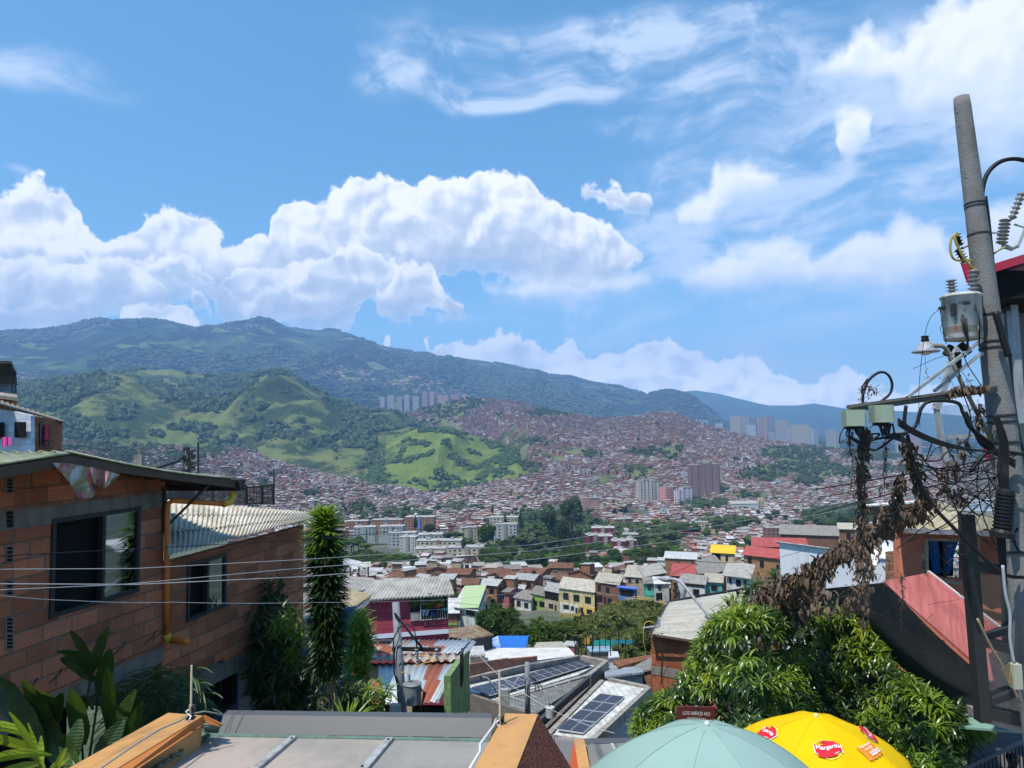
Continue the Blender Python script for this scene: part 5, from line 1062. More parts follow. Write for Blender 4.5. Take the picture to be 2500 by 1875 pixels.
for nm,s0,s1,t0,t1,cc in (('blue cloth',.66,.75,.36,.50,(.08,.12,.22)),('dark towel',.77,.85,.36,.54,(.02,.03,.08)),('grey shirt',.66,.74,.06,.22,(.16,.17,.17)),('pale shirt',.78,.84,.05,.2,(.45,.45,.42)),('teal basin',.93,.98,.33,.4,(.04,.35,.28)),('red basin',.83,.9,.24,.31,(.6,.05,.08))):
    q=MB();g=6;vs=[]
    for j in range(5):
        for i in range(g+1): vs.append(Q(s0+(s1 - s0)*i/g,t0+(t1 - t0)*j/4,.16+.03*math.sin(i*2.1+j)))
    q.add(vs,[(j*(g+1)+i,j*(g+1)+i+1,(j+1)*(g+1)+i+1,(j+1)*(g+1)+i) for j in range(4) for i in range(g)])
    o=q.build('cloth' if 'basin' not in nm else 'basin',mat(nm,cc,.8));tag(o,'%s on the pink house balcony'%('small '+nm+' hanging'),'laundry' if 'basin' not in nm else 'basin')
V,Fq=leafcloud(900,.9,301,.16,.7,.6,14,.4);V=V*np.array([1.1,.3,.7])+np.array(Q(.76,.16,.05));o=npmesh('balcony_plants',V,Fq,M_LEAF[1]);tag(o,'potted plants crowding the balcony of the pink house','plant')
V,Fq=leafcloud(300,.45,302,.14,.7,.6,8,.4);V=V*np.array([.8,.3,.9])+np.array(Q(.57,.14,.08));o=npmesh('hanging_plant',V,Fq,M_LEAF[2]);tag(o,'bright yellow green hanging plant at the left of the balcony','plant')
# higher grey roof behind the pink house and the tan roof in front
polyroof('grey_roofed_house','house with a weathered grey roof behind the pink house','house',[(838,1448,36),(917,1436,40),(914,1411,47),(838,1406,48)],.08,M_RF[0],M_BR[0],3)
polyroof('veranda','open white roofed veranda above the weathered grey roof','shelter',[(838,1376,60),(900,1385,58),(880,1370,64),(838,1362,66)],.08,M_RF[6],None,3);o=bpy.data.objects['veranda']
q=MB();[q.cyl(at(x_,1384,d_),at(x_,1384,d_) - Vector((0,0,2.6)),.06) for x_,d_ in ((855,60),(876,59),(899,58))];q.build('post',M_FRM,o)
root=empty('tan_roofed_house',at(860,1500,24),'house end with a tan corrugated roof beside the dragon tree','house');q=MB();corr(q,at(907,1452,25),at(862,1486,22),at(790,1470,24),at(835,1436,28),.2,.03);q.build('roof',sheetmat('tan cement roof',(.44,.37,.24),(.30,.24,.15),bump=.3),root,smooth=True)
q=MB();q.slab([at(905,1458,24.9),at(864,1492,21.9),at(866,1506,21.9),at(902,1472,24.9)],.05,d=(.8,-.4,0));q.build('gutter_board',M_ALU,root)
# patched zinc roofs and the green block wall
MRS=[sheetmat('zinc sheet',(.50,.54,.56),(.40,.43,.45),dirt=.12,bump=.15,rough=.5,metal=.3),paint('rust sheet',(.30,.085,.045),.35,.8,1.5),paint('pale rust sheet',(.42,.30,.22),.4,.8,1.5)]
root=empty('patchwork_house',at(1010,1720,25),'house with zinc and rust striped corrugated roofs in front of the pink house','house')
def st(u,j):
    k=int(u*13+.5*j);return 1 if k in (2,3,10,11) else 0
def st2(u,j):
    k=int(u*11+1.5*j);return 1 if k in (2,3,7,8) else (2 if k in (1,5) else 0)
q=MB();corr(q,at(868,1723,21.2),at(1062,1713,21.2),at(1120,1614,26),at(850,1621,26),.15,.022,stripes=st,ny=2,seg=6);q.build('lower_roof',MRS,root,smooth=True)
q=MB();corr(q,at(870,1596,26.5),at(1118,1594,26.5),at(1150,1562,31.5),at(905,1562,31.5),.17,.022,stripes=st2,ny=2,seg=6);q.build('upper_roof',MRS,root,smooth=True)
q=MB();corr(q,at(868,1612,25.6),at(1126,1612,25.6),at(1122,1596,26.5),at(868,1597,26.6),.30,.055,th=.02,seg=10);q.build('ridge_cap',sheetmat('old cement ridge',(.42,.37,.30),(.24,.2,.16),bump=.2),root,smooth=True)
q=MB();q.tube([at(1068,1712,21.2),at(1124,1612,26)],.07,6);q.build('verge_trim',MRS[0],root)
q=MB();corr(q,at(1127,1602,26.8),at(1146,1588,27.6),at(1163,1566,32),at(1128,1556,33),.17,.02);q.build('side_sheet',MRS[0],root,smooth=True)
M_GRB=wallmat('pale green painted block',(.22,.34,.13),1,mortar=(.14,.22,.08),bw=.42,bh=.21)
q=MB();a,b=at(1100,1650,21.5),at(1146,1583,29.5);H=Vector((0,0,6));q.hexa([a - H,b - H,b - H+Vector((-.2,0,0)),a - H+Vector((-.2,0,0)),a,b,b+Vector((-.2,0,0)),a+Vector((-.2,0,0))]);q.build('green_wall',M_GRB,root)
t=(b - a);t.z=0;t.normalize();window(None,root,a+t*3.4+Vector((.01,0,-1.5)),t,.7,1.1,(t.y,-t.x,0),M_FRM)
q=MB();a,b=at(872,1727,23.5),at(1095,1727,23.5);q.slab([a - Vector((0,0,3)),b - Vector((0,0,3)),b,a],.2,d=(0,-1,0));q.build('dark_front',M_BLK,root)
q=MB();q.box(at(1000,1745,21.3),(.16,.16,1.6));q.build('post',M_PL['cream'],root)
for k,(x_,y_) in enumerate(((918,1577),(928,1583),(941,1570))):
    q=MB();q.box(at(x_,y_,30),(.45,.3,.25));o=q.build('crate',M_FRM);tag(o,'dark box on the rusty roof, '+['lower','middle','upper'][k]+' one of three','box','dark boxes on the rusty roof')
# ---- grassy knoll with the yellow railings
def knoll():
    r=np.random.default_rng(5);top=[(1345,1545),(1400,1520),(1440,1502),(1480,1476),(1520,1467),(1570,1466),(1610,1474),(1640,1492),(1680,1520)]
    nx,ny=90,50;V=[]
    for j in range(ny):
        for i in range(nx):
            f=i/(nx - 1);px_=1345+335*f;py_=np.interp(px_,[a for a,b in top],[b for a,b in top]);g=j/(ny - 1);d_=140 - 62*g;zt=at(px_,py_,140).z;zb=at(px_,1625,78).z - 1
            z=zt+(zb - zt)*(g ** 1.25)+1.5*(fbm(f*50,g*30,9,4,3) - .5)*math.sin(math.pi*min(1,g*1.2+.05));p=at(px_,1500,d_);V.append((p.x,p.y,z))
    for i in range(nx): p=V[i];V.append((p[0],p[1]+12,p[2] - 9))
    Fq=[(j*nx+i,(j+1)*nx+i,(j+1)*nx+i+1,j*nx+i+1) for j in range(ny - 1) for i in range(nx - 1)]+[(ny*nx+i,i,i+1,ny*nx+i+1) for i in range(nx - 1)]
    def fn(n,bs):
        p=geo(n);a=nz(n,p,.13,5,.65);b=nz(n,p,1.6,4,.7);c=n.mix(n.smooth(a,.44,.60),(.10,.13,.02,1),(.21,.16,.075,1));c=n.mix(n.smooth(b,.45,.7),c,(.04,.065,.012,1));n.set(bs.inputs['Base Color'],c);bumpn(n,bs,b,1.0,.5)
    return np.array(V),np.array(Fq),mat('knoll grass',rough=.95,fn=fn)
V,Fq,m_=knoll();o=npmesh('knoll',V,Fq,m_,smooth=True);tag(o,kind='structure')
# tufts over the knoll
kk=rng.integers(0,90*49,26000);f_=rng.random((26000,1));P=V[kk]*(1 - f_)+V[kk+90]*f_+(rng.random((26000,3)) - .5)*np.array([1.4,1.4,.05]);hh_=(.22+.9*rng.random(26000) ** 2*(fbm(P[:,0],P[:,1],6,3,8)>.5))[:,None]
a_=rng.random((26000,1))*6.28;s_=np.concatenate([np.cos(a_),np.sin(a_),np.zeros_like(a_)],1)*hh_*.5;t_=np.concatenate([(rng.random((26000,2)) - .5)*.9,np.ones_like(a_)],1)*hh_
VV=np.stack([P - s_,P+s_,P+s_*.6+t_,P - s_*.6+t_*.9],1).reshape(-1,3);FF=np.arange(104000).reshape(-1,4);o=npmesh('knoll_weeds',VV,FF,leafy('weeds',(.085,.105,.022),(.20,.165,.07),sc=.5));tag(o,'weeds and tufts of grass on the knoll',None,None,'stuff')
M_YR=mat('yellow railing paint',(.62,.40,.05),.5)
def railing(label,pts,h,posts,m=M_YR,r=.05,rails=3):
    P=[at(*p) for p in pts];root=empty('railing',P[0] - Vector((0,0,h)),label,'railing')
    q=MB();up=Vector((0,0,1))
    for k in range(rails): q.tube([p - up*(h*k/rails) for p in P],r,5)
    q.build('rail',m,root);q=MB();L=[0]
    for a,b in zip(P[:-1],P[1:]): L.append(L[-1]+(b - a).length)
    for k in range(posts):
        s=L[-1]*k/(posts - 1);i=min(len(P) - 2,max(0,next((j for j in range(len(L) - 1) if L[j+1] >= s - 1e-6),0)));f=(s - L[i])/max(1e-6,L[i+1] - L[i]);p=P[i].lerp(P[i+1],f);q.tube([p,p - up*(h+.4)],r*1.1,5)
    q.build('post',m,root);return root
railing('yellow stair railing below the pale yellow house',[(1366,1502,150),(1374,1496,152),(1452,1502,152)],1.0,12);railing('yellow railing climbing past the brown brick house',[(1452,1503,150),(1476,1488,148),(1490,1472,147),(1512,1470,146)],1.0,9)
railing('blue and yellow railing below the kiosk',[(1512,1470,146),(1525,1462,146),(1545,1458,145)],1.0,6);railing('long yellow railing across the top of the knoll',[(1545,1457,145),(1575,1458,144),(1610,1464,140),(1628,1478,134)],1.1,12)
# court fence poles with nets
root=empty('court_fence',at(1480,1620,62),'tall thin black poles and green netting of a ball court','fence');
for k,(x_,y0,y1,d_) in enumerate([(1402,1550,1590,70),(1412,1548,1598,68),(1420,1553,1604,66),(1431,1550,1610,64),(1446,1545,1612,63),(1448,1540,1600,68),(1464,1556,1612,62),(1478,1533,1598,68),(1490,1556,1606,63),(1510,1533,1590,70),(1527,1556,1598,66),(1545,1556,1596,66)]):
    q=MB();q.cyl(at(x_,y0,d_),at(x_,y1,d_) - Vector((0,0,1)),.045,n=6);q.build('pole',M_FRM,root)
for (x0,x1,y0,y1,d_,cc) in [(1446,1500,1562,1576,69,(.03,.30,.25)),(1500,1545,1562,1572,70,(.03,.25,.30)),(1427,1440,1556,1572,68,(.55,.25,.03))]:
    q=MB();vs=[]
    for j in range(4):
        for i in range(9): vs.append(at(x0+(x1 - x0)*i/8,y0+(y1 - y0)*j/3+1.5*math.sin(i*1.3),d_))
    q.add(vs,[(j*9+i,j*9+i+1,(j+1)*9+i+1,(j+1)*9+i) for j in range(3) for i in range(8)]);q.build('net',mat('net%d'%x0,cc,.9),root)
# trees round the knoll and the white house
for (j,px,py,d,hgt,wd,lab) in [(0,1219,1466,88,7.5,1.05,'large dark weeping tree right of the white house on stilts'),(10,1193,1476,84,6.0,.9,'dark tree just behind the white house on stilts'),(0,1250,1492,84,5,.9,'lower dark tree between the weeping tree and the road'),(4,1318,1510,76,5.5,.95,'tall dark palm-like tree above the blue roof'),(10,1345,1530,76,4.5,1.0,'dark tree at the foot of the knoll'),(5,1385,1503,110,5,1.1,'small spreading tree at the left edge of the knoll'),(0,1580,1530,82,3.8,1.3,'dark bush on the right flank of the knoll'),(10,1600,1500,100,4.2,1.4,'bush below the yellow railing'),(1,1125,1440,135,5,1.3,'tree behind the white house with the green roof'),(0,1275,1515,80,3.6,1.4,'low bush beside the white house wall'),(5,1145,1545,72,3.0,1.2,'small tree behind the mossy shed'),(1,1240,1478,130,5,1.2,'bright small tree beside the empty street'),(0,1325,1512,112,4.5,1.3,'dark tree at the end of the empty street'),(4,1210,1470,150,6,1.0,'upright tree behind the weeping tree')]:
    put_tree(j,px,py,d,hgt,lab,'trees round the knoll',wd)
# ------------------------------------------------------------------ the near brick house at the left
WP=at(0,1300,8.0);WD=Vector((.2,1,0)).normalized();WN_=Vector((1,-.2,0)).normalized();UP=Vector((0,0,1))
def W(px,py,o=0.0): return onpl(px,py,WP+WN_*o,WN_)
def hollow_brick(name,col,bh=.205,bw=.42):
    def fn(n,bs):
        oc=objc(n);sp=n.n.new('ShaderNodeSeparateXYZ');n.set(sp.inputs[0],oc);t2=n.n.new('ShaderNodeTexCoord');sn=n.n.new('ShaderNodeSeparateXYZ');n.set(sn.inputs[0],t2.outputs['Normal'])
        side=n.m('GREATER_THAN',n.m('ABSOLUTE',sn.outputs[0]),n.m('ABSOLUTE',sn.outputs[1]))
        u=n.m('ADD',n.m('MULTIPLY',sp.outputs[1],side),n.m('MULTIPLY',sp.outputs[0],n.m('SUBTRACT',1.0,side)))
        wob=n.m('MULTIPLY_ADD',nz(n,oc,2.5,2),.05,-.025)
        cb_=n.n.new('ShaderNodeCombineXYZ');n.set(cb_.inputs[0],n.m('ADD',u,wob));n.set(cb_.inputs[1],n.m('ADD',sp.outputs[2],n.m('MULTIPLY',wob,.5)))
        bt=n.n.new('ShaderNodeTexBrick');n.set(bt.inputs['Vector'],cb_.outputs[0]);bt.inputs['Scale'].default_value=1
        bt.inputs['Brick Width'].default_value=bw;bt.inputs['Row Height'].default_value=bh;bt.inputs['Mortar Size'].default_value=.013;bt.inputs['Mortar Smooth'].default_value=.6
        bt.inputs['Color1'].default_value=tuple(x*1.2 for x in col)+(1,);bt.inputs['Color2'].default_value=tuple(x*.55 for x in col)+(1,);bt.inputs['Mortar'].default_value=(.30,.21,.15,1)
        gv=n.m('SINE',n.m('MULTIPLY',sp.outputs[2],2*math.pi/.022))
        a=nz(n,oc,1.1,5,.7);b=nz(n,oc,6,5,.7);d=nz(n,n.v('MULTIPLY',oc,(5,5,.8)),1,4)
        c=n.mix(n.m('MULTIPLY',n.smooth(gv,-.6,.3,1,0),.16),bt.outputs[0],tuple(x*.45 for x in col)+(1,))
        c=n.mix(n.m('MULTIPLY',n.smooth(b,.46,.72),.55),c,(.30,.15,.09,1));c=n.mix(n.m('MULTIPLY',n.smooth(a,.42,.7),.5),c,(.12,.075,.05,1));c=n.mix(n.m('MULTIPLY',n.smooth(d,.56,.75),.5),c,(.30,.24,.19,1))
        n.set(bs.inputs['Base Color'],c)
        h_=n.m('ADD',n.m('MULTIPLY',bt.outputs['Fac'],-1.2),n.m('ADD',n.m('MULTIPLY',gv,.12),n.m('MULTIPLY',b,.9)));bumpn(n,bs,h_,1.0,.02)
    return mat(name,col,.9,fn=fn,spec=.15)
M_HB=hollow_brick('hollow clay brick',(.62,.20,.10));M_HB2=hollow_brick('bright hollow brick',(.46,.15,.06));M_RC=paint('rough concrete',(.24,.205,.165),.6,.95,2.0,bump=.5)
house=empty('brick_house',W(100,1700),'near hollow brick house with a large dark window and rusty overhanging roof','house')
def onwall(name,pts,m,th=.1,o=0.0,parent=house):
    P=[W(x,y,o) for x,y in pts];n_=len(P);mb=MB();lo=[p - WN_*th for p in P]
    mb.add(P+lo,[tuple(range(n_)),tuple(range(2*n_ - 1,n_ - 1,-1))]+[(i,i+n_,(i+1)%n_+n_,(i+1)%n_) for i in range(n_)]);return mb.build(name,m,parent)
# wall A built round the window opening, bottom at the slab
wx0,wx1=127,341
zt_=-.36
def WZ(px,z,o=0.0):    # point of the wall at photo column px and height z
    q=W(px,1200,o);return Vector((q.x,q.y,z))
def wpoly(name,pts,m,th,o=0.0,parent=house):
    P=[Vector(p) for p in pts];n_=len(P);mb=MB();lo=[p - WN_*th for p in P]
    mb.add(P+lo,[tuple(range(n_)),tuple(range(2*n_ - 1,n_ - 1,-1))]+[(i,i+n_,(i+1)%n_+n_,(i+1)%n_) for i in range(n_)]);return mb.build(name,m,parent)
S0=WP - WD*4.2;zs0,zb0=-3.04,-.97;zw1=W(130,1508).z
def Wp(px): q=W(px,1200);return Vector((q.x,q.y,0))
def zz(p,z): return Vector((p.x,p.y,z))
L0,Lw,Rw,Re=zz(S0,0),Wp(wx0),Wp(wx1),Wp(402)
mb=MB()
for a,b,z0,z1,z2,z3 in ((L0,Lw,zs0,zs0,-.38,-.28),(Rw,Re,zs0,zs0,-.42,-.60),(Lw,Rw,zs0,zs0,zw1,zw1),(Lw,Rw,zb0+.06,zb0+.06,-.28,-.42)):
    A0,B0=zz(a,z0),zz(b,z1);C0,D0=zz(b,z3),zz(a,z2);mb.hexa([A0,B0,B0 - WN_*.15,A0 - WN_*.15,D0,C0,C0 - WN_*.15,D0 - WN_*.15])
mb.build('wall',M_HB,house)
mb=MB();a,b=L0,Re;mb.hexa([zz(a,-.98)+WN_*.012,zz(b,-1.0)+WN_*.012,zz(b,-1.0) - WN_*.1,zz(a,-.98) - WN_*.1,zz(a,-.76)+WN_*.012,zz(b,-.78)+WN_*.012,zz(b,-.78) - WN_*.1,zz(a,-.76) - WN_*.1]);mb.build('lintel',M_RC,house)
mb=MB();mb.hexa([zz(a,-3.24)+WN_*.03,zz(b,-3.24)+WN_*.03,zz(b,-3.24) - WN_*5,zz(a,-3.24) - WN_*5,zz(a,-3.03)+WN_*.03,zz(b,-3.03)+WN_*.03,zz(b,-3.03) - WN_*5,zz(a,-3.03) - WN_*5]);mb.build('floor_slab',M_RC,house)
q=zz(Re,0);mb=MB();mb.hexa([zz(q,-3.0) - WN_*.15,zz(q,-3.0) - WN_*5,zz(q,-3.0) - WN_*5 - WD*.15,zz(q,-3.0) - WN_*.15 - WD*.15,zz(q,-.6) - WN_*.15,zz(q,-.9) - WN_*5,zz(q,-.9) - WN_*5 - WD*.15,zz(q,-.6) - WN_*.15 - WD*.15]);mb.build('side_wall',M_HB,house)
mb=MB();mb.hexa([zz(L0,-3.0) - WN_*3,zz(Re,-3.0) - WN_*3,zz(Re,-3.0) - WN_*3.1,zz(L0,-3.0) - WN_*3.1,zz(L0,-.5) - WN_*3,zz(Re,-.9) - WN_*3,zz(Re,-.9) - WN_*3.1,zz(L0,-.5) - WN_*3.1]);mb.build('back_wall',M_BLK,house)
# big window: frame, open dark half, reflecting pane
wl=(Rw - Lw).length
def mirror(n,bs): pass
M_MIR=mat('reflecting window glass',(.30,.34,.36),.03,1.0);M_ROOM=mat('dark room',(.006,.006,.006),.9)
def bigwin(parent,p,ux,w,h,split,name='window'):
    f=MB();T=.055
    def bar(a,b,c,d,o1=.03): f.hexa([p+ux*a+UP*c - WN_*.05,p+ux*b+UP*c - WN_*.05,p+ux*b+UP*c+WN_*o1,p+ux*a+UP*c+WN_*o1,p+ux*a+UP*d - WN_*.05,p+ux*b+UP*d - WN_*.05,p+ux*b+UP*d+WN_*o1,p+ux*a+UP*d+WN_*o1])
    bar(0,w,0,T);bar(0,w,h - T,h);bar(0,T,T,h - T);bar(w - T,w,T,h - T);bar(split - T/2,split+T/2,T,h - T)
    fr=f.build(name,M_FRM,parent)
    g_=MB();g_.slab([p+ux*split+UP*T,p+ux*(w - T)+UP*T,p+ux*(w - T)+UP*(h - T),p+ux*split+UP*(h - T)],.01,d=WN_);g_.build('pane',M_MIR,fr)
    g_=MB();q0=p - WN_*.10;g_.slab([q0+ux*T,q0+ux*w,q0+ux*w+UP*h,q0+ux*T+UP*h],.01,d=WN_);g_.build('dark_opening',M_ROOM,fr)
    return fr
bigwin(house,zz(Lw,zw1+.0),WD,wl,zb0 - zw1+.03,wl*.55)
# vent blocks
for y0,y1 in ((1168,1203),(1248,1287),(1334,1372),(1418,1452),(1508,1545),(1548,1584)):
    mb=MB();fr=onwall('vent_block',[(14,y0 - 2),(34,y0 - 2),(34,y1+2),(14,y1+2)],M_RC,.05,.012)
    n_=4
    for k in range(n_): a0,a1=y0+(y1 - y0)*(k+.15)/n_,y0+(y1 - y0)*(k+.85)/n_;P=[W(x,y,.016) for x,y in ((18,a1),(31,a1),(31,a0),(18,a0))];mb.slab(P,.004,d=WN_)
    mb.build('hole',M_ROOM,fr)
# roof A: two corrugated slopes over the gable, overhanging the corner
O=.62
def RZ(px,y,o=O): return W(px,y,o)
rf=W(172,1106,O);el_=W(578,1168,O);ll=zz(S0 - WD*.5+WN_*O,-.62);back=-WN_*4.2
M_MOSS=sheetmat('mossy cement roof',(.36,.37,.27),(.16,.20,.08),axis=1,dirt=.55,bump=.2);M_TIMB=paint('dark timber',(.10,.065,.04),.5)
mb=MB();corr(mb,rf,rf+back,ll+back,ll,.177,.022,.012,ny=6,sag=.0);mb.build('roof',M_MOSS,house,smooth=True)
mb=MB();corr(mb,rf+UP*.015,rf+back+UP*.015,el_+back+UP*.0,el_,.177,.022,.012,ny=6,sag=.05);mb.build('roof',M_MOSS,house,smooth=True)
mb=MB();
for a,b in ((ll,rf),(rf,el_)): mb.hexa([a - UP*.15 - WN_*.06,b - UP*.15 - WN_*.06,b - UP*.15 - WN_*.02,a - UP*.15 - WN_*.02,a - UP*.03 - WN_*.06,b - UP*.03 - WN_*.06,b - UP*.03 - WN_*.02,a - UP*.03 - WN_*.02])
mb.build('fascia',M_TIMB,house)
mb=MB();
for k in range(9):
    t=.1+.1*k;a=rf.lerp(el_,t) if k<9 else rf;mb.hexa([a - UP*.13 - WN_*.08,a - UP*.13 - WN_*.08+WD*.05,a - UP*.13 - WN_*2+WD*.05,a - UP*.13 - WN_*2,a - UP*.05 - WN_*.08,a - UP*.05 - WN_*.08+WD*.05,a - UP*.05 - WN_*2+WD*.05,a - UP*.05 - WN_*2])
mb.build('rafter',M_TIMB,house)
g0=el_+WD*.03;mb=MB();mb.hexa([g0 - UP*.2+WD*0+WN_*.05,g0 - UP*.2+WD*.12+WN_*.05,g0 - UP*.2+WD*.12 - WN_*4,g0 - UP*.2 - WN_*4,g0 - UP*.02+WN_*.05,g0 - UP*.02+WD*.14+WN_*.05,g0 - UP*.02+WD*.14 - WN_*4,g0 - UP*.02 - WN_*4]);mb.build('gutter',M_FRM,house)
M_ORP=paint('orange pipe',(.78,.20,.03),.25,.45,3,bump=0);M_YEP=paint('yellow pipe',(.80,.46,.04),.2,.45,3,bump=0)
pc=W(569,1190,.5);pe=W(411,1228,.10)
mb=MB();mb.tube([pc+UP*.05,pc,pc - UP*.14,pc - UP*.22 - WD*.08,pc - UP*.24 - WD*.25],.055,10);mb.build('pipe_elbow',M_YEP,house,smooth=True)
mb=MB();p1_=pc - UP*.24 - WD*.25;mb.tube([p1_,p1_.lerp(W(418,1222,.12),.97),W(410,1230,.09),W(408,1250,.08),W(407,1400,.07),W(407,1548,.07)],.038,10);mb.build('downpipe',M_ORP,house,smooth=True)
mb=MB();mb.tube([W(407,1548,.07),W(409,1560,.07),W(418,1563,.08)],.055,10);mb.build('pipe_elbow',M_YEP,house,smooth=True)
mb=MB();mb.tube([W(418,1563,.08),W(457,1566,.55)],.05,10);mb.build('pipe_spout',M_ORP,house,smooth=True)
mb=MB();mb.tube([W(402,1290,.02),W(513,1180,.5)],.02,6);mb.build('brace',M_FRM,house);mb=MB();mb.tube([W(402,1190,.03),W(400,1300,.03)],.03,6);mb.build('corner_post',M_FRM,house)
mb=MB();[mb.tube([W(a,b,.05),W(a+25,b - 22,.25),W(a+30,b - 34,.3)],.008,4) for a,b in ((60,1690),(120,1668),(275,1600),(350,1575),(375,1560))];mb.build('rebar',M_FRM,house)
# cloth hanging over the edge
def cloth_fn(n,bs):
    oc=objc(n);v=n.node('ShaderNodeTexVoronoi',{'Vector': oc,'Scale': 5.5},out=1);w_=nz(n,oc,3.0,3)
    s_=n.n.new('ShaderNodeSeparateColor');n.set(s_.inputs[0],v)
    c=n.ramp(w_,[(.36,(.55,.55,.56)),(.46,(.26,.24,.08)),(.53,(.50,.22,.24)),(.60,(.24,.10,.06)),(.70,(.60,.52,.42))]);n.set(bs.inputs['Base Color'],c)
M_CL=mat('printed cloth',rough=.85,fn=cloth_fn)
def drape(name,top,bot,o,m,label,cat,nx=16,ny=10,amp=.05,parent=None):
    """cloth between a top line and a bottom line of photo points on the wall's offset plane"""
    mb=MB();vs=[]
    for j in range(ny+1):
        for i in range(nx+1):
            u,v=i/nx,j/ny;tx=np.interp(u,np.linspace(0,1,len(top)),[a for a,b in top]);ty=np.interp(u,np.linspace(0,1,len(top)),[b for a,b in top]);bx=np.interp(u,np.linspace(0,1,len(bot)),[a for a,b in bot]);by=np.interp(u,np.linspace(0,1,len(bot)),[b for a,b in bot])
            vs.append(W(tx+(bx - tx)*v,ty+(by - ty)*v,o+amp*math.sin(u*11+v*2)*(.3+v)))
    mb.add(vs,[(j*(nx+1)+i,j*(nx+1)+i+1,(j+1)*(nx+1)+i+1,(j+1)*(nx+1)+i) for j in range(ny) for i in range(nx)]);ob=mb.build(name,m,parent,smooth=True);tag(ob,label,cat);return ob
drape('cloth',[(128,1130),(170,1131),(215,1140),(238,1150)],[(172,1180),(190,1219),(225,1215),(237,1195)],.68,M_CL,'larger printed cloth hanging from the mossy roof edge','cloth')
drape('cloth',[(220,1140),(255,1148),(292,1158)],[(228,1180),(255,1192),(278,1176)],.74,M_CL,'smaller olive printed cloth beside the larger one at the roof edge','cloth')
# wall B with its corrugated roof, window, slab and blue wall below
hb=empty('brick_annex',W(560,1640),'lower brick house end with a pale corrugated roof and small window','house')
B0,B1=Wp(403),Wp(742);bx0,bx1=Wp(459),Wp(553);zt0,zb_,wz0,wz1=-1.83,-3.66,W(459,1517).z,W(459,1376).z
mb=MB()
for a,b,z0,z1 in ((B0,bx0,zb_,zt0),(bx1,B1,zb_ - .2,zt0),(bx0,bx1,zb_,wz0),(bx0,bx1,wz1,zt0)): mb.hexa([zz(a,z0),zz(b,z0),zz(b,z0) - WN_*.15,zz(a,z0) - WN_*.15,zz(a,z1),zz(b,z1),zz(b,z1) - WN_*.15,zz(a,z1) - WN_*.15])
mb.build('wall',M_HB,hb)
bigwin(hb,zz(bx0,wz0),WD,(bx1 - bx0).length,wz1 - wz0,(bx1 - bx0).length*.5)
e0,e1=W(409,1347,.35),W(768,1269,.35);e1.z=e0.z=(e0.z+e1.z)/2;ez=e0.z
rb0,rb1=at(409,1221,12.6),at(806,1254,19.3)
mb=MB();corr(mb,e0,e1,rb1,rb0,.11,.017,.010,ny=5,seg=8)
M_PALC=sheetmat('pale cement sheets',(.62,.56,.45),(.44,.38,.28),axis=1,dirt=.35,bump=.15);mb.build('roof',M_PALC,hb,smooth=True)
mb=MB()
for t in (.33,.68):
    a,b=e0.lerp(rb0,t),e1.lerp(rb1,t);nn_=(e1 - e0).cross(rb0 - e0).normalized();nn_=nn_ if nn_.z>0 else -nn_;corr(mb,a+nn_*.016,b+nn_*.016,b.lerp(rb1,.06)+nn_*.012,a.lerp(rb0,.06)+nn_*.012,.11,.017,.008,ny=1,seg=8)
mb.build('sheet_lap',M_PALC,hb,smooth=True)
mb=MB();mb.hexa([zz(B0,zb_ - .28)+WN_*.03,zz(B1,zb_ - .42)+WN_*.03,zz(B1,zb_ - .42) - WN_*4,zz(B0,zb_ - .28) - WN_*4,zz(B0,zb_ - .04)+WN_*.03,zz(B1,zb_ - .16)+WN_*.03,zz(B1,zb_ - .16) - WN_*4,zz(B0,zb_ - .04) - WN_*4]);mb.build('floor_slab',M_RC,hb)
M_BLW=paint('deep blue wall',(.045,.11,.26),.25,.8)
mb=MB();a,b=Wp(440) - WN_*.5,Wp(770) - WN_*.5;mb.hexa([zz(a,-9.5),zz(b,-9.5),zz(b,-9.5) - WN_*.2,zz(a,-9.5) - WN_*.2,zz(a,-3.9),zz(b,-4.05),zz(b,-4.05) - WN_*.2,zz(a,-3.9) - WN_*.2]);mb.build('blue_wall',M_BLW,hb)
mb=MB();a=Wp(640);mb.box(zz(a,-6.8) - WN_*.2,(.3,.35,5.5));mb.build('pillar',M_PCONC,hb)
a=W(490,1765,-.49);window(None,hb,a,WD,.95,.95,WN_,M_FRM)
mb=MB();a,b=zz(S0,0),Wp(404);mb.hexa([zz(a,-9) - WN_*1.6,zz(b,-9) - WN_*1.6,zz(b,-9) - WN_*1.8,zz(a,-9) - WN_*1.8,zz(a,-3.2) - WN_*1.6,zz(b,-3.2) - WN_*1.6,zz(b,-3.2) - WN_*1.8,zz(a,-3.2) - WN_*1.8]);mb.build('basement_wall',M_BLK,house)
# terrace behind: railing, tank, masts
rt=empty('terrace_railing',at(560,1225,19),'black metal railing of a terrace behind the pale roof','railing');up=Vector((0,0,1))
P=[at(414,1188,19),at(600,1190,19),at(666,1184,20.5)];bt=[at(414,1226,19),at(600,1230,19),at(666,1228,20.5)]
mb=MB();mb.tube(P,.02,5);mb.tube(bt,.02,5);mb.build('rail',M_FRM,rt);mb=MB()
for k in range(78):
    t=k/77*2;i=0 if t<1.5 else 1;f=t/1.5 if i==0 else (t - 1.5)/.5;mb.tube([P[i].lerp(P[i+1],min(1,f)),bt[i].lerp(bt[i+1],min(1,f))],.014,4)
mb.build('bars',M_FRM,rt)
for (x,y) in ((414,1184),(520,1184),(600,1184),(640,1183),(666,1182)): mb=MB();mb.tube([at(x,y,19.6),at(x,y+48,19.6)],.035,5);mb.build('post',M_FRM,rt)
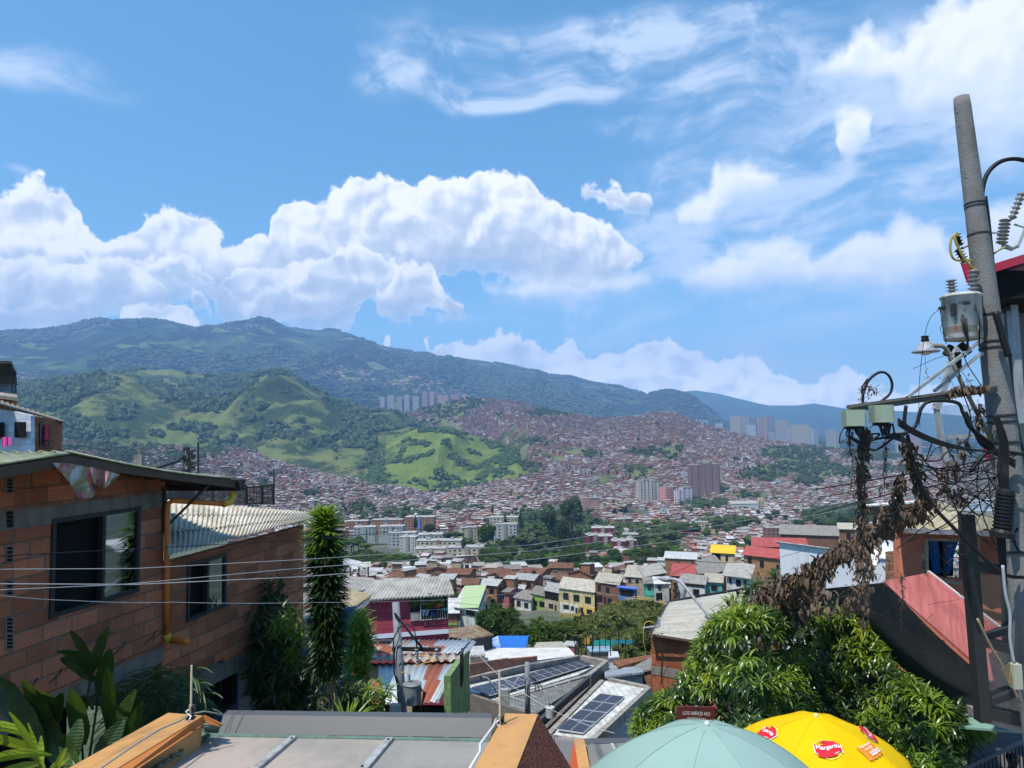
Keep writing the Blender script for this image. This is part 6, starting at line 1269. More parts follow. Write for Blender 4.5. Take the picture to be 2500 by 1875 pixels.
mb=MB();mb.lathe(at(432,1222,21),[(.42,-.3),(.46,0),(.46,.25),(.4,.34),(.1,.42)],18);o=mb.build('water_tank',M_BLK,smooth=True);tag(o,'black plastic water tank on the terrace behind the roof end','water tank')
mb=MB();mb.tube([at(669,1145,20),at(669,1232,20)],.022,6);o=mb.build('mast',M_FRM);tag(o,'tall thin black rod at the right end of the terrace railing','mast')
mb=MB();mb.tube([at(484,1080,19),at(484,1235,19)],.025,6);o=mb.build('mast',M_FRM);tag(o,'thin black rod right of the distant cable pole','mast')
mb=MB();mb.tube([at(339,1076,30),at(341,1135,30)],.03,5);mb.tube([at(329,1095,30),at(349,1089,30)],.02,4);mb.box(at(341,1128,30),(.3,.25,.6));o=mb.build('antenna',M_PCONC);tag(o,'small antenna mast on a post above the mossy roof','antenna')
root=empty('utility_pole',at(462,1250,24),'distant utility pole head crowded with cables over the roof edge','utility pole')
mb=MB();mb.cyl(at(460,1100,24),at(464,1250,24),.10,.14,10);mb.build('pole',M_PCONC,root,smooth=True);mb=MB()
for k in range(7): mb.box(at(455+(k%3)*7,1096+9*k,23.8),(.16,.16,.12));mb.tube([at(446,1103+10*k,24),at(476,1099+10*k,24)],.02,4)
mb.build('fittings',M_FRM,root);mb=MB();mb.tube([at(455,1112,24),at(430,1128,23),at(385,1142,22)],.04,6);[mb.tube([at(455,1110+k*3,24),at(445 - k*3,1150+5*k,23.8),at(430+2*k,1175,23.4)],.012,4) for k in range(4)];mb.build('cable',M_BLK,root)
# ---- houses at the far left edge
root=empty('corner_house',at(80,1100,25),'white and orange brick house with a red curtain at the left edge','house')
M_WB=wallmat('white painted block',(.60,.62,.66),1,mortar=(.45,.46,.48),bw=.42,bh=.21,dirty=.12)
mb=MB();mb.slab([at(-60,1125,24),at(76,1125,24),at(75,1014,24),at(-60,985,24)],.2,d=(0,-1,0));mb.build('wall',M_WB,root);mb=MB();mb.slab([at(76,1125,24),at(150,1125,27),at(150,1028,27),at(75,1014,24)],.2,d=(.4,-.9,0));mb.build('brick_wall',M_HB2,root)
mb=MB();mb.slab([at(-60,972,23.4),at(0,984,23.4),at(158,1030,27),at(158,1029,31),at(-60,960,31)][:4],.05);corr(mb,at(-60,972,23.4),at(158,1031,26.8),at(150,1024,31),at(-60,958,30),.2,.03,ny=1);mb.build('roof',M_RF[3],root)
ux=(at(116,1090,25.4) - at(97,1090,24.8)).normalized();window(None,root,at(97,1088,24.75),ux,1.0*(at(124,1090,25.6) - at(97,1090,24.8)).length,.78,(.4,-.9,0),M_FRM)
mb=MB();mb.slab([at(109,1085,25.0),at(118,1086,25.2),at(119,1038,25.2),at(110,1036,25.0)],.03,d=(.4,-.9,0));mb.build('curtain',mat('red curtain',(.62,.03,.06),.8),root)
mb=MB();mb.slab([at(35,1068,23.85),at(62,1068,23.85),at(62,1030,23.85),at(35,1030,23.85)],.04,d=(0,-1,0));mb.build('window_opening',M_ROOM,root);mb=MB();mb.slab([at(-30,1070,23.85),at(9,1070,23.85),at(9,1031,23.85),at(-30,1031,23.85)],.04,d=(0,-1,0));mb.build('window_opening',M_ROOM,root)
mb=MB();[mb.tube([at(97+k*4.2,1074,24.6+.02*k),at(97+k*4.2,1094,24.6+.02*k)],.012,4) for k in range(9)];mb.tube([at(96,1074,24.6),at(131,1076,24.8)],.02,4);mb.tube([at(96,1094,24.6),at(131,1097,24.8)],.02,4);mb.build('window_grille',M_FRM,root)
mb=MB();vs=[at(4+24*i/6,1067+(24 - 4*(i%2)+3*math.sin(i))*j/3,23.7+.03*math.sin(i*2)) for j in range(4) for i in range(7)];mb.add(vs,[(j*7+i,j*7+i+1,(j+1)*7+i+1,(j+1)*7+i) for j in range(3) for i in range(6)]);o=mb.build('cloth',mat('pink cloth',(.75,.10,.36),.8));tag(o,'bright pink garment drying on the white house wall','laundry')
root=empty('tower_house',at(10,990,32),'tall narrow brick house with a roofed black balcony at the left edge','house')
mb=MB();mb.slab([at(-80,1040,32),at(30,1040,32),at(30,955,32),at(-80,955,32)],.3,d=(0,-1,0));mb.build('wall',M_HB2,root);mb=MB();mb.slab([at(-80,955,31),at(42,970,31),at(40,938,33),at(-80,938,33)],.15);mb.build('balcony_floor',M_PCONC,root)
mb=MB();mb.slab([at(-80,881,31),at(28,881,31),at(41,912,33),at(-80,905,33)],.12);mb.build('roof',M_FRM,root)
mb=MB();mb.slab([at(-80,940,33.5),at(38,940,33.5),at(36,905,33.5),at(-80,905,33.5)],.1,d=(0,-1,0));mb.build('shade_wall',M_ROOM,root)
mb=MB();[mb.tube([at(x,911,31.2),at(x,945,31.2)],.012,4) for x in range(0,40,4)];mb.tube([at(-20,911,31.2),at(38,912,31.2)],.025,4);mb.tube([at(38,905,31.2),at(38,960,31.2)],.03,4);mb.tube([at(26,885,31.2),at(30,960,31.2)],.03,4);mb.build('railing',M_BLK,root)
# blue building behind the dragon tree
root=empty('blue_house',at(800,1700,19),'blue walled house with a brick corner behind the dragon tree','house')
mb=MB();mb.slab([at(655,1790,17.5),at(862,1790,18.5),at(862,1485,18.5),at(700,1520,17.5)],.3,d=(0,-1,0));mb.build('wall',M_BLW,root)
mb=MB();mb.slab([at(862,1790,18.4),at(897,1790,20),at(897,1590,20),at(862,1570,18.4)],.3,d=(.5,-.8,0));mb.build('brick_wall',M_HB2,root)
# ------------------------------------------------------------------ plants near the camera
def blade(mb,p,d,L,wd,droop=.4,seg=6,fold=.25,tip=.0,m=0,side=None,wprof=None,twist=0.0):
    """one long leaf: base p, direction d, sagging by droop, folded along the midrib"""
    p=Vector(p);d=Vector(d).normalized();s=d.cross(UP) if abs(d.z)<.98 else Vector((1,0,0));s=s.normalized() if side is None else Vector(side).normalized();vs=[];c=p.copy();dd=d.copy()
    for i in range(seg+1):
        t=i/seg;w_=wd*(wprof(t) if wprof else max(.04,math.sin(math.pi*(t*.86+.07)) ** .7*(1 - .35*t)));nn=s.cross(dd).normalized();nn=nn if nn.z >= 0 else -nn
        ss=(s*math.cos(twist*t)+nn*math.sin(twist*t))
        vs+=[c - ss*w_*.5+nn*w_*fold,c.copy(),c+ss*w_*.5+nn*w_*fold]
        c+=dd*(L/seg);dd=(dd - UP*droop/seg).normalized()
    fs=[]
    for i in range(seg): b=i*3;fs+=[(b,b+1,b+4,b+3),(b+1,b+2,b+5,b+4)]
    return mb.add(vs,fs,m)
def leafm(name,col,col2,rough=.38,trans=.3,tcol=(.30,.45,.03),sc=3.0,spec=.5,vein=0):
    def fn(n,bs):
        p=geo(n)
        if vein: sp_=n.n.new('ShaderNodeSeparateXYZ');n.set(sp_.inputs[0],p);bumpn(n,bs,n.m('ADD',n.m('SINE',n.m('ADD',n.m('MULTIPLY',sp_.outputs[2],210.0),n.m('MULTIPLY',nz(n,p,3,2),14.0))),nz(n,p,9,3)),.22,.006)
        c=n.mix(n.smooth(nz(n,p,sc,3,.6),.38,.62),tuple(col)+(1,),tuple(col2)+(1,));n.set(bs.inputs['Base Color'],c)
        tr=n.n.new('ShaderNodeBsdfTranslucent');n.set(tr.inputs[0],n.mix(.5,c,tuple(tcol)+(1,)));ms=n.n.new('ShaderNodeMixShader');ms.inputs[0].default_value=trans
        n.l.new(bs.outputs[0],ms.inputs[1]);n.l.new(tr.outputs[0],ms.inputs[2]);n.l.new(ms.outputs[0],n.t.nodes['Material Output'].inputs[0])
    return mat(name,col,rough,fn=fn,spec=spec)
M_DR=leafm('dragon leaves',(.014,.034,.010),(.026,.055,.012),.28,.12);M_DRB=leafm('bright dragon leaves',(.10,.20,.015),(.20,.32,.03),.35,.4);M_DEAD=paint('dead leaves',(.30,.22,.12),.4,.9,5);M_DEADB=paint('dry vine leaves',(.14,.09,.06),.5,.9,5)  # dragon tree top: backlight put into the brighter leaf colour
M_HEL=leafm('heliconia leaves',(.016,.042,.010),(.04,.08,.016),.4,.2,vein=1);M_HELB=leafm('sunlit heliconia leaves',(.16,.26,.02),(.26,.36,.03),.35,.4,(.5,.55,.03),vein=1);M_MG=leafm('mango leaves',(.018,.048,.010),(.045,.092,.014),.3,.22);M_MGB=leafm('bright mango leaves',(.11,.20,.014),(.18,.27,.02),.35,.3,(.3,.42,.03));M_MGY=leafm('yellow mango leaves',(.26,.30,.02),(.20,.28,.02),.4,.3,(.6,.55,.03));M_MGD=leafm('shaded mango leaves',(.028,.048,.014),(.04,.062,.018),.4,.2)  # mango greens: sunlight and crown shade put into separate leaf colours
r6=random.Random(66)
# dragon tree column
root=empty('dragon_tree',at(800,1760,12),'tall columnar dragon tree with stacked dark leaves and a bright green top','tree')
mb=MB();mb.tube([at(812,1800,12),at(806,1720,12),at(800,1600,12),at(795,1400,12),at(792,1290,12)],[.06,.055,.05,.04,.03],8);mb.build('trunk',M_BARK,root,smooth=True)
md,my,mx=MB(),MB(),MB()
N_=2300
for k in range(N_):
    f=k/N_;py_=1262+(1650 - 1262)*f+r6.uniform(-5,5);px_=792+10*f;p=at(px_,py_,12);a=r6.uniform(0,6.283);L=(.40 if f>.12 else .30+f)*r6.uniform(.75,1.1)*(1 - .35*max(0,f - .75)/.25);el=.9 - f*6 if f<.16 else (-.05+r6.uniform(-.22,.25));el=max(el,-.3+r6.uniform(-.1,.2))
    d=Vector((math.cos(a)*math.cos(el),math.sin(a)*math.cos(el),math.sin(el)));blade(my if (f<.11 or (f<.2 and r6.random()<.4)) else md,p+d*.02,d,L,.05,.35+.5*r6.random(),4,.2)
for k in range(420):
    f=r6.random();py_=1600+125*f;p=at(803+4*f,py_,12);a=r6.uniform(0,6.283);el=-.7 - .7*r6.random();d=Vector((math.cos(a)*math.cos(el),math.sin(a)*math.cos(el),math.sin(el)));blade(mx,p,d,r6.uniform(.18,.38),.03,.7,4,.3)
md.build('foliage',M_DR,root);my.build('crown_leaves',M_DRB,root);mx.build('dead_leaves',M_DEAD,root)
# climbers on the wall and bushes at its foot
def rosette(mb,c,nrm,nl,L,wd,droop=.9,spread=(.1,.9),seg=4,r=r6):
    nrm=Vector(nrm).normalized();t=nrm.orthogonal().normalized();b=nrm.cross(t)
    for k in range(nl):
        a=2.4*k+r.uniform(-.3,.3);e=r.uniform(*spread);d=(t*math.cos(a)+b*math.sin(a))*math.cos(e)+nrm*math.sin(e);blade(mb,Vector(c)+d*L*.05,d,L*r.uniform(.7,1.1),wd,droop,seg,.22)
def bush(name,label,cat,items,mats,trunk=None):
    """items: list of (photo x range, y range, distance range, count, leaf length, material index)"""
    root=empty(name,at((items[0][0][0]+items[0][0][1])/2,items[0][1][1],items[0][2][0]),label,cat);ms=[MB() for _ in mats]
    for xr,yr,dr,cnt,L,mi in items:
        for k in range(cnt):
            px_,py_=r6.uniform(*xr),r6.uniform(*yr);f=abs((px_ - (xr[0]+xr[1])/2)/((xr[1] - xr[0])/2));g=abs((py_ - (yr[0]+yr[1])/2)/((yr[1] - yr[0])/2))
            if f ** 2+g ** 2>1.15+.3*math.sin(px_*.2+py_*.13): continue
            p=at(px_,py_,r6.uniform(*dr));rosette(ms[mi],p,(r6.uniform(-.5,.6),-.7,r6.uniform(.2,1)),r6.randint(5,8),L*r6.uniform(.7,1.2),L*.24,r6.uniform(.3,.9))
    for k,(q,mm) in enumerate(zip(ms,mats)):
        if q.v: q.build(('leaves','bright_leaves','dry_leaves')[k],mm,root)
    if trunk: q=MB();[q.tube(t,.03,6) for t in trunk];q.build('stem',M_BARK,root)
    return root
bush('climbing_shrub','dark climbing shrub on the brick annex beside the dragon tree','shrub',[((625,700),(1420,1480),(13.2,13.5),26,.22,0),((605,735),(1470,1620),(12.6,13.5),120,.24,0),((610,740),(1560,1770),(12.2,13.2),210,.25,0),((650,780),(1620,1775),(11.8,12.8),140,.24,0),((668,745),(1490,1600),(12.2,12.6),22,.22,1),((700,760),(1560,1640),(12.0,12.4),16,.22,1)],[M_MGD,M_MGB],[[at(660,1780,12.6),at(655,1600,12.9),at(655,1430,13.3)],[at(700,1780,12.4),at(705,1600,12.7)]])
bush('bush','yellow green bush hanging from the corner of the blue house','shrub',[((855,900),(1500,1600),(17.4,18.2),46,.34,1),((850,905),(1540,1660),(17.4,18.2),52,.36,0)],[M_DRB,M_DRB])
bush('bush','dark bush with bright sprays over the near roof, left of the utility pole','shrub',[((820,905),(1670,1775),(14,15.5),90,.3,0),((880,950),(1670,1730),(14,14.8),22,.26,1)],[M_MGD,M_MGB])
root=empty('spiky_plant',at(848,1790,11),'rosette plant with upright striped leaves at the dragon tree foot','plant');mb=MB();
for k in range(46): a=k*2.4;e=.35+1.0*r6.random();d=Vector((math.cos(a)*math.cos(e),math.sin(a)*math.cos(e),math.sin(e)));blade(mb,at(846,1790,11.2),d,r6.uniform(.4,.62),.05,.7,5,.25)
mb.build('leaves',M_DRB,root)
mb=MB();[rosette(mb,at(1133+14*(k%3) - 8,1764 - 3*(k%2),7.6),(0,-.3,1),9,.10,.035,.6) for k in range(5)];o=mb.build('succulent',M_HELB);tag(o,'small yellow green succulent peeping over the grey roof ridge','plant')
# heliconias at the lower left
def hel(name,label,specs,m,seg=9,stem=True):
    root=empty(name,at(specs[0][0],specs[0][1],specs[0][4]),label,'plant');mb=MB();sm=MB();T_=[]
    for (x0,y0,x1,y1,d,wd,droop) in specs:
        a,b=at(x0,y0,d),at(x1,y1,d*r6.uniform(.93,1.05));v=b - a;L=v.length*1.05;dirn=(v+UP*droop*L*.5).normalized();sd=v.cross(Vector((0,1,0))).normalized();sd=(sd+Vector((0,r6.uniform(-.5,.5),0))).normalized()
        blade(mb,a,dirn,L,wd,droop,seg,.10,side=sd,wprof=lambda t: .66*(max(.03,math.sin(math.pi*min(1,t*.93+.05)) ** .55)*(1 - .25*t))*(1+.05*math.sin(t*40)))
        sm.tube([a - v.normalized()*.5 - UP*.4,a,a+dirn*L*.3],[.016,.012,.006],5)
    mb.build('leaves',m,root);sm.build('stem',m,root)
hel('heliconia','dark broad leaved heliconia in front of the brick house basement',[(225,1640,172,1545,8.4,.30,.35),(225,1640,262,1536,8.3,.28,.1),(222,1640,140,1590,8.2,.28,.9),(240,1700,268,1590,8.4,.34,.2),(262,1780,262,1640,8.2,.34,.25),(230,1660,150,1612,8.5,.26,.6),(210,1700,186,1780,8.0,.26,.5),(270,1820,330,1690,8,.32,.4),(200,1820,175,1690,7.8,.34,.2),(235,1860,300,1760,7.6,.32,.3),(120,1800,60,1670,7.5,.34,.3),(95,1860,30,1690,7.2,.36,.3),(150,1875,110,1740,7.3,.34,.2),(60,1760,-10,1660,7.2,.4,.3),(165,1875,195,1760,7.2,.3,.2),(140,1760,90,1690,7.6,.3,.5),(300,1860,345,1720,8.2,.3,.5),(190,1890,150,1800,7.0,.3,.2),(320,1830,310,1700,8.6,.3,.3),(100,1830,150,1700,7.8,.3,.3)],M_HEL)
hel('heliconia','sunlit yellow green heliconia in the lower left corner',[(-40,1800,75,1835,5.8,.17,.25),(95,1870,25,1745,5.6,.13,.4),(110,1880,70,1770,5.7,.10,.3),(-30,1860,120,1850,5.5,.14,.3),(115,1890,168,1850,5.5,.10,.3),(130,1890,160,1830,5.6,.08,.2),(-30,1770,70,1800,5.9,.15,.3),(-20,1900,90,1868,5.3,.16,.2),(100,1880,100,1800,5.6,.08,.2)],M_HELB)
root=empty('fern_bush',at(400,1790,9.6),'mass of arching fern like leaves under the brick annex','shrub');mb=MB()
for k in range(620):
    px_,py_=r6.uniform(275,488),r6.uniform(1628,1800)
    if py_<1628+60*abs((px_ - 430)/150) ** 1.3: continue
    a=r6.uniform(0,6.28);e=r6.uniform(-.1,.8);blade(mb,at(px_,py_,r6.uniform(9.2,10.6)),(math.cos(a)*math.cos(e),-abs(math.sin(a))*.7*math.cos(e),math.sin(e)),r6.uniform(.22,.46),.038,1.3,5,.3)
mb.build('leaves',leafm('fern leaves',(.03,.07,.015),(.06,.11,.025),.4,.2),root)
# ------------------------------------------------------------------ near roof with orange parapets
M_OR=paint('ochre painted coping',(.53,.275,.095),.3,.7,1.5,bump=.1);M_ORS=paint('ochre painted side',(.46,.16,.035),.15,.7,1.5,bump=.1);M_RUSTP=None
def rust_fn(n,bs):
    oc=objc(n);w_=n.node('ShaderNodeTexNoise',{'Vector': n.v('MULTIPLY',oc,(60,60,24)),'Scale': 1.0,'Detail': 3.0});c=n.mix(n.smooth(w_,.42,.56),(.012,.006,.005,1),(.105,.028,.014,1));n.set(bs.inputs['Base Color'],c);bumpn(n,bs,w_,1.0,.02)
M_RUSTP=mat('rough red brown render',rough=.9,fn=rust_fn)
def dusty(name,a,b):
    def fn(n,bs):
        p=geo(n);w_=nz(n,p,.9,5,.6);v_=nz(n,n.v('MULTIPLY',p,(4,1.0,1)),1.5,4);c=n.mix(n.smooth(n.m('ADD',w_,n.m('MULTIPLY',v_,.4)),.52,.92),tuple(a)+(1,),tuple(b)+(1,));c=n.mix(n.m('MULTIPLY',nz(n,p,22,3),.22),c,(.09,.075,.06,1));n.set(bs.inputs['Base Color'],c)
        sp_=nz(n,p,38,1);c2=n.mix(n.smooth(sp_,.76,.78),c,(.05,.045,.04,1));n.set(bs.inputs['Base Color'],c2)
    return mat(name,a,.55,fn=fn,spec=.3)
M_DUST=dusty('dusty brown polycarbonate',(.46,.37,.31),(.29,.27,.235));M_FLASH=paint('dark grey flashing',(.085,.088,.092),.25,.5,2,bump=.05);M_LT=paint('pale metal batten',(.40,.41,.40),.4,.5,4);M_GRF=paint('green roofing felt',(.13,.22,.18),.5,.8,4)
NR=empty('near_roof',(-.5,6,-3.2),'near flat brownish roof between ochre parapets at the bottom of the view','roof')
rp0=at(1190,1803,7.0);rn=Vector((0,.16,1)).normalized()
def RP(px,py,o=0.0): return onpl(px,py,rp0+rn*o,rn)
def rpoly(name,pts,m,th,o=0.0,parent=NR):
    P=[RP(x,y,o) for x,y in pts];n_=len(P);mb=MB();lo=[p - rn*th for p in P];mb.add(P+lo,[tuple(range(n_)),tuple(range(2*n_ - 1,n_ - 1,-1))]+[(i,i+n_,(i+1)%n_+n_,(i+1)%n_) for i in range(n_)]);return mb.build(name,m,parent)
rpoly('roof_panel',[(330,1960),(503,1794),(715,1798),(600,1884),(560,1960)],M_DUST,.02);rpoly('roof_panel',[(572,1960),(612,1884),(724,1798),(948,1801),(870,1884),(830,1960)],M_DUST,.02);rpoly('roof_panel',[(848,1960),(884,1884),(961,1801),(1200,1806),(1160,1960)],dusty('dusty grey polycarbonate',(.33,.305,.265),(.25,.235,.205)),.02)
rpoly('batten',[(556,1960),(600,1884),(710,1796),(724,1796),(620,1884),(580,1960)],M_LT,.03,.03);rpoly('batten',[(826,1960),(869,1884),(945,1799),(961,1799),(889,1884),(852,1960)],M_LT,.03,.03)
for x,y in ((712,1803),(606,1879),(948,1806),(884,1872)): q=MB();q.lathe(RP(x,y,.03),[(.012,0),(.012,.008),(.006,.014)],8);q.build('screw',M_FRM,NR,smooth=True)
rpoly('felt_strip',[(497,1789),(1196,1803),(1194,1808),(492,1795)],M_GRF,.03,.012)
q=MB();a,b=RP(533,1790),RP(1200,1801);ta,tb=a+Vector((0,.12,.135)),b+Vector((0,.12,.135));q.hexa([a,b,b+Vector((0,.3,-.1)),a+Vector((0,.3,-.1)),ta,tb,tb+Vector((0,.12,0)),ta+Vector((0,.12,0))]);q.build('ridge_flashing',M_FLASH,NR)
rpoly('gutter_valley',[(268,1960),(300,1884),(497,1776),(512,1790),(372,1884),(325,1960)],M_FLASH,.03,.03);
q=MB();vs=[]
for i in range(26):
    t=i/25;x_=505 - 170*t;y_=1789+118*t;wv=4*math.sin(i*1.9)+3*math.sin(i*.8);vs+=[RP(x_ - 10 - wv*.4,y_ - 2,.05+.02*math.sin(i*1.3)),RP(x_+wv*.3,y_,.075+.015*math.sin(i*2.3)),RP(x_+10+wv,y_+3,.03)]
q.add(vs,[f for i in range(25) for f in ((3*i,3*i+1,3*i+4,3*i+3),(3*i+1,3*i+2,3*i+5,3*i+4))]);q.build('felt_strip',M_GRF,NR)
q=MB();q.add([RP(490,1764,.18),RP(545,1768,.16),RP(528,1786,.06),RP(500,1788,.05),RP(497,1776,.2)],[(0,1,2,4),(4,2,3)]);q.build('felt_strip',M_GRF,NR)
# left coping
LC=empty('parapet',at(330,1875,6.2),'left ochre parapet sloping down beside the brownish roof','parapet')
q=MB();T4=[at(60,1935,5.35),at(411,1740,7.0),at(495,1747,6.85),at(190,1935,5.2)];q.slab(T4,.5,d=(0,.12,1));q.build('coping',M_OR,LC);q=MB();q.slab([at(189,1937,5.19),at(496,1749,6.84),at(498,1768,6.82),at(235,1945,5.15)],.02,d=(1,-.4,.2));q.build('coping_side',M_ORS,LC);q=MB();q.slab([at(497,1747,6.86),at(540,1768,6.9),at(538,1774,6.9),at(498,1766,6.84)],.05,d=(.3,-1,.2));q.build('coping_end',M_ORS,LC)
M_GCAB=paint('grey cable',(.30,.31,.31),.2,.5,6,bump=0)
q=MB();q.tube([at(240,1890,5.15)+UP*.03,at(300,1845,5.45)+UP*.02,at(336,1822,5.65)+UP*.025,at(390,1790,6.0)+UP*.03,at(440,1765,6.4)+UP*.02,at(465,1752,6.65)+UP*.03,at(500,1742,6.8)+UP*.02,at(545,1758,6.9)+UP*.05],.007,6);o=q.build('cable',M_GCAB,smooth=True);tag(o,'grey cable clipped along the left ochre parapet','cable')
def antenna(px,pyb,pyt,d,label,kind):
    root=empty('antenna',at(px,pyb,d),label,'antenna');q=MB();a,b=at(px,pyb,d),at(px,pyt,d);H=(b - a).length;q.tube([a,a+UP*H*.2],.018,8);q.build('base',paint('cream insulator',(.55,.45,.30),.3,.6,8),root);q=MB();q.tube([a+UP*H*.2,a+UP*H*.99,a+UP*H],[.010,.009,.003],8);q.build('rod',paint('cream rod',(.66,.54,.38),.15,.5,8),root)
    q=MB();q.box(a+UP*.02,(.05,.03,.09));q.box(a+Vector((.025,0,.06)),(.03,.03,.05));q.box(a - UP*.03,(.07,.06,.015));q.build('bracket',M_FRM,root);q=MB();q.tube([a+UP*H*.12 - Vector((.01,.02,0)),a+Vector((-.035,-.02,H*.08)),a+Vector((-.02,-.02,H*.03)),a+Vector((.015,-.03,.0)),a+Vector((0,-.05,-.05))],.008,6);q.build('lead',mat('white lead',(.7,.7,.66),.5),root,smooth=True);return root
antenna(466,1745,1624,6.6,'thin cream rod antenna on the left ochre parapet',0)
# right gable coping
RC_=empty('parapet',at(1230,1800,6.6),'right ochre gable coping with a dark rust coloured triangular side','parapet')
q=MB();q.slab([at(1110,1960,5.2),at(1234,1741,7.0),at(1313,1744,6.9),at(1228,1960,5.1)],.12,d=(0,.1,1));q.build('coping',M_OR,RC_)
q=MB();q.add([at(1226,1960,5.12),at(1448,1960,5.7),at(1314,1745,6.93),at(1226,1960,5.3),at(1440,1960,6.0),at(1314,1748,7.1)],[(0,1,2),(5,4,3),(1,4,5,2),(0,3,4,1)]);q.build('gable_side',M_RUSTP,RC_)
q=MB();a,b=at(1150,1868,5.75),at(1232,1745,6.98);q.tube([at(1146,1878,5.7),at(1172,1838,6.05)+UP*.01,at(1172,1822,6.15)+UP*.015,at(1205,1778,6.6)+UP*.02,at(1212,1763,6.8)+UP*.03],.012,6);o=q.build('cable',mat('white cable',(.6,.6,.58),.5),smooth=True);tag(o,'white cable along the edge of the right ochre gable','cable')
antenna(1221,1772,1637,6.7,'cream rod antenna beside the right ochre gable',1)
RF=empty('second_parapet',at(1415,1840,7.0),'small ochre and orange fin wall right of the rust coloured gable','parapet')
q=MB();q.slab([at(1425,1960,5.9),at(1401,1805,7.2),at(1426,1804,7.2),at(1458,1960,5.9)],.1,d=(0,.1,1));q.build('coping',M_OR,RF);q=MB();q.add([at(1375,1960,5.8),at(1425,1960,5.9),at(1401,1806,7.18)],[(0,1,2)]);q.build('side',paint('orange red render',(.48,.09,.02),.2),RF)
NR2=empty('grey_roof',at(1490,1850,7),'grey sheet roof with a pale batten between the fin wall and the green parasol','roof');q=MB();q.slab([at(1452,1960,5.9),at(1428,1818,7.3),at(1565,1812,7.5),at(1660,1960,6.0)],.05,d=(0,.2,1));q.build('roof_panel',paint('grey sheet',(.27,.26,.25),.25,.6),NR2);q=MB();q.slab([at(1520,1875,6.72),at(1490,1814,7.36),at(1497,1814,7.36),at(1530,1875,6.72)],.02,d=(0,.2,1));q.build('batten',M_LT,NR2);q=MB();q.slab([at(1424,1816,7.32),at(1565,1811,7.52),at(1565,1802,7.6),at(1424,1804,7.4)],.05,d=(0,-1,.3));q.build('ridge_flashing',M_FLASH,NR2)
# ------------------------------------------------------------------ parasols, sign
def text_verts(s,size,sp=.9):
    cu=bpy.data.curves.new('t','FONT');cu.body=s;cu.size=size;cu.align_x='CENTER';cu.align_y='CENTER';cu.resolution_u=3;cu.space_line=sp
    o=bpy.data.objects.new('t',cu);COL.objects.link(o);dg=bpy.context.evaluated_depsgraph_get();dg.update();me=bpy.data.meshes.new_from_object(o.evaluated_get(dg))
    import bmesh
    bm=bmesh.new();bm.from_mesh(me);bmesh.ops.triangulate(bm,faces=bm.faces);bmesh.ops.subdivide_edges(bm,edges=[e for e in bm.edges if e.calc_length()>size*.18],cuts=1);bmesh.ops.triangulate(bm,faces=bm.faces)
    V=[tuple(v.co) for v in bm.verts];Fc=[tuple(v.index for v in f.verts) for f in bm.faces];bm.free();bpy.data.objects.remove(o);bpy.data.curves.remove(cu);return V,Fc
def parasol(label,px,py,d,R_,H,m,rot=0.0,ng=8,tilt=(0,0)):
    top=at(px,py,d);root=empty('parasol',top - UP*2.6,label,'parasol');nr_,ns=14,10
    TM=Matrix.Rotation(tilt[0],3,'X') @ Matrix.Rotation(tilt[1],3,'Y')
    def S(rho,th,o=0.0):
        k=(th - rot)/(2*math.pi/ng);f=k - math.floor(k);sag=math.sin(math.pi*f);rr=rho*R_*(1 - .045*sag*rho);z=-H*(rho ** 2.0*.80+rho*.20) - .028*sag*rho*(1 - .4*rho);z -= (.05*sag*rho ** 6);return top+TM @ Vector((rr*math.cos(th)*(1+o),rr*math.sin(th)*(1+o),z+o*2.2))
    q=MB();n_=ng*ns;vs=[S(0,0)]
    for j in range(1,nr_+1):
        for i in range(n_): vs.append(S(j/nr_,rot+2*math.pi*i/n_))
    fs=[(0,1+i,1+(i+1)%n_) for i in range(n_)]+[(1+(j - 1)*n_+i,1+j*n_+i,1+j*n_+(i+1)%n_,1+(j - 1)*n_+(i+1)%n_) for j in range(1,nr_) for i in range(n_)]
    b0=len(vs);vs+=[S(1,rot+2*math.pi*i/n_) - UP*(.10+.01*math.sin(i)) for i in range(n_)];o1=1+(nr_ - 1)*n_;fs+=[(o1+i,b0+i,b0+(i+1)%n_,o1+(i+1)%n_) for i in range(n_)]
    q.add(vs,fs);q.build('canopy',m,root,smooth=True);q=MB();q.lathe(top - UP*.01,[(.018,0),(.022,.02),(.012,.035),(.002,.04)],12);q.build('finial',mat('white finial',(.7,.68,.62),.5),root,smooth=True);q=MB();q.cyl(top - UP*2.6,top - UP*.02,.019,n=10);q.build('pole',M_FRW,root)
    q=MB();[q.tube([top - UP*.05,S(.5,rot+2*math.pi*k/ng) - UP*.03,S(.98,rot+2*math.pi*k/ng) - UP*.02],.006,5) for k in range(ng)];q.build('rib',M_FRW,root);q=MB();[q.tube([S(j/12,rot+2*math.pi*k/ng,.0012) for j in range(1,13)],.0035,4) for k in range(ng)];q.build('seam',m,root);return root,S
def fabric(name,col,rough=.75):
    def fn(n,bs):
        p=geo(n);w_=nz(n,p,2.2,3);c=n.mix(n.m('MULTIPLY',n.smooth(w_,.35,.7),.25),tuple(col)+(1,),tuple(x*.72 for x in col)+(1,));n.set(bs.inputs['Base Color'],c);bumpn(n,bs,nz(n,n.v('MULTIPLY',p,(1,1,.3)),9,2),.25,.01)
        tr=n.n.new('ShaderNodeBsdfTranslucent');n.set(tr.inputs[0],c);ms=n.n.new('ShaderNodeMixShader');ms.inputs[0].default_value=.18;n.l.new(bs.outputs[0],ms.inputs[1]);n.l.new(tr.outputs[0],ms.inputs[2]);n.l.new(ms.outputs[0],n.t.nodes['Material Output'].inputs[0])
    return mat(name,col,rough,fn=fn,spec=.2)
parasol('pale sage green parasol at the bottom of the view',1726,1769,6.0,1.09,.60,fabric('sage fabric',(.31,.45,.40)),rot=.30)
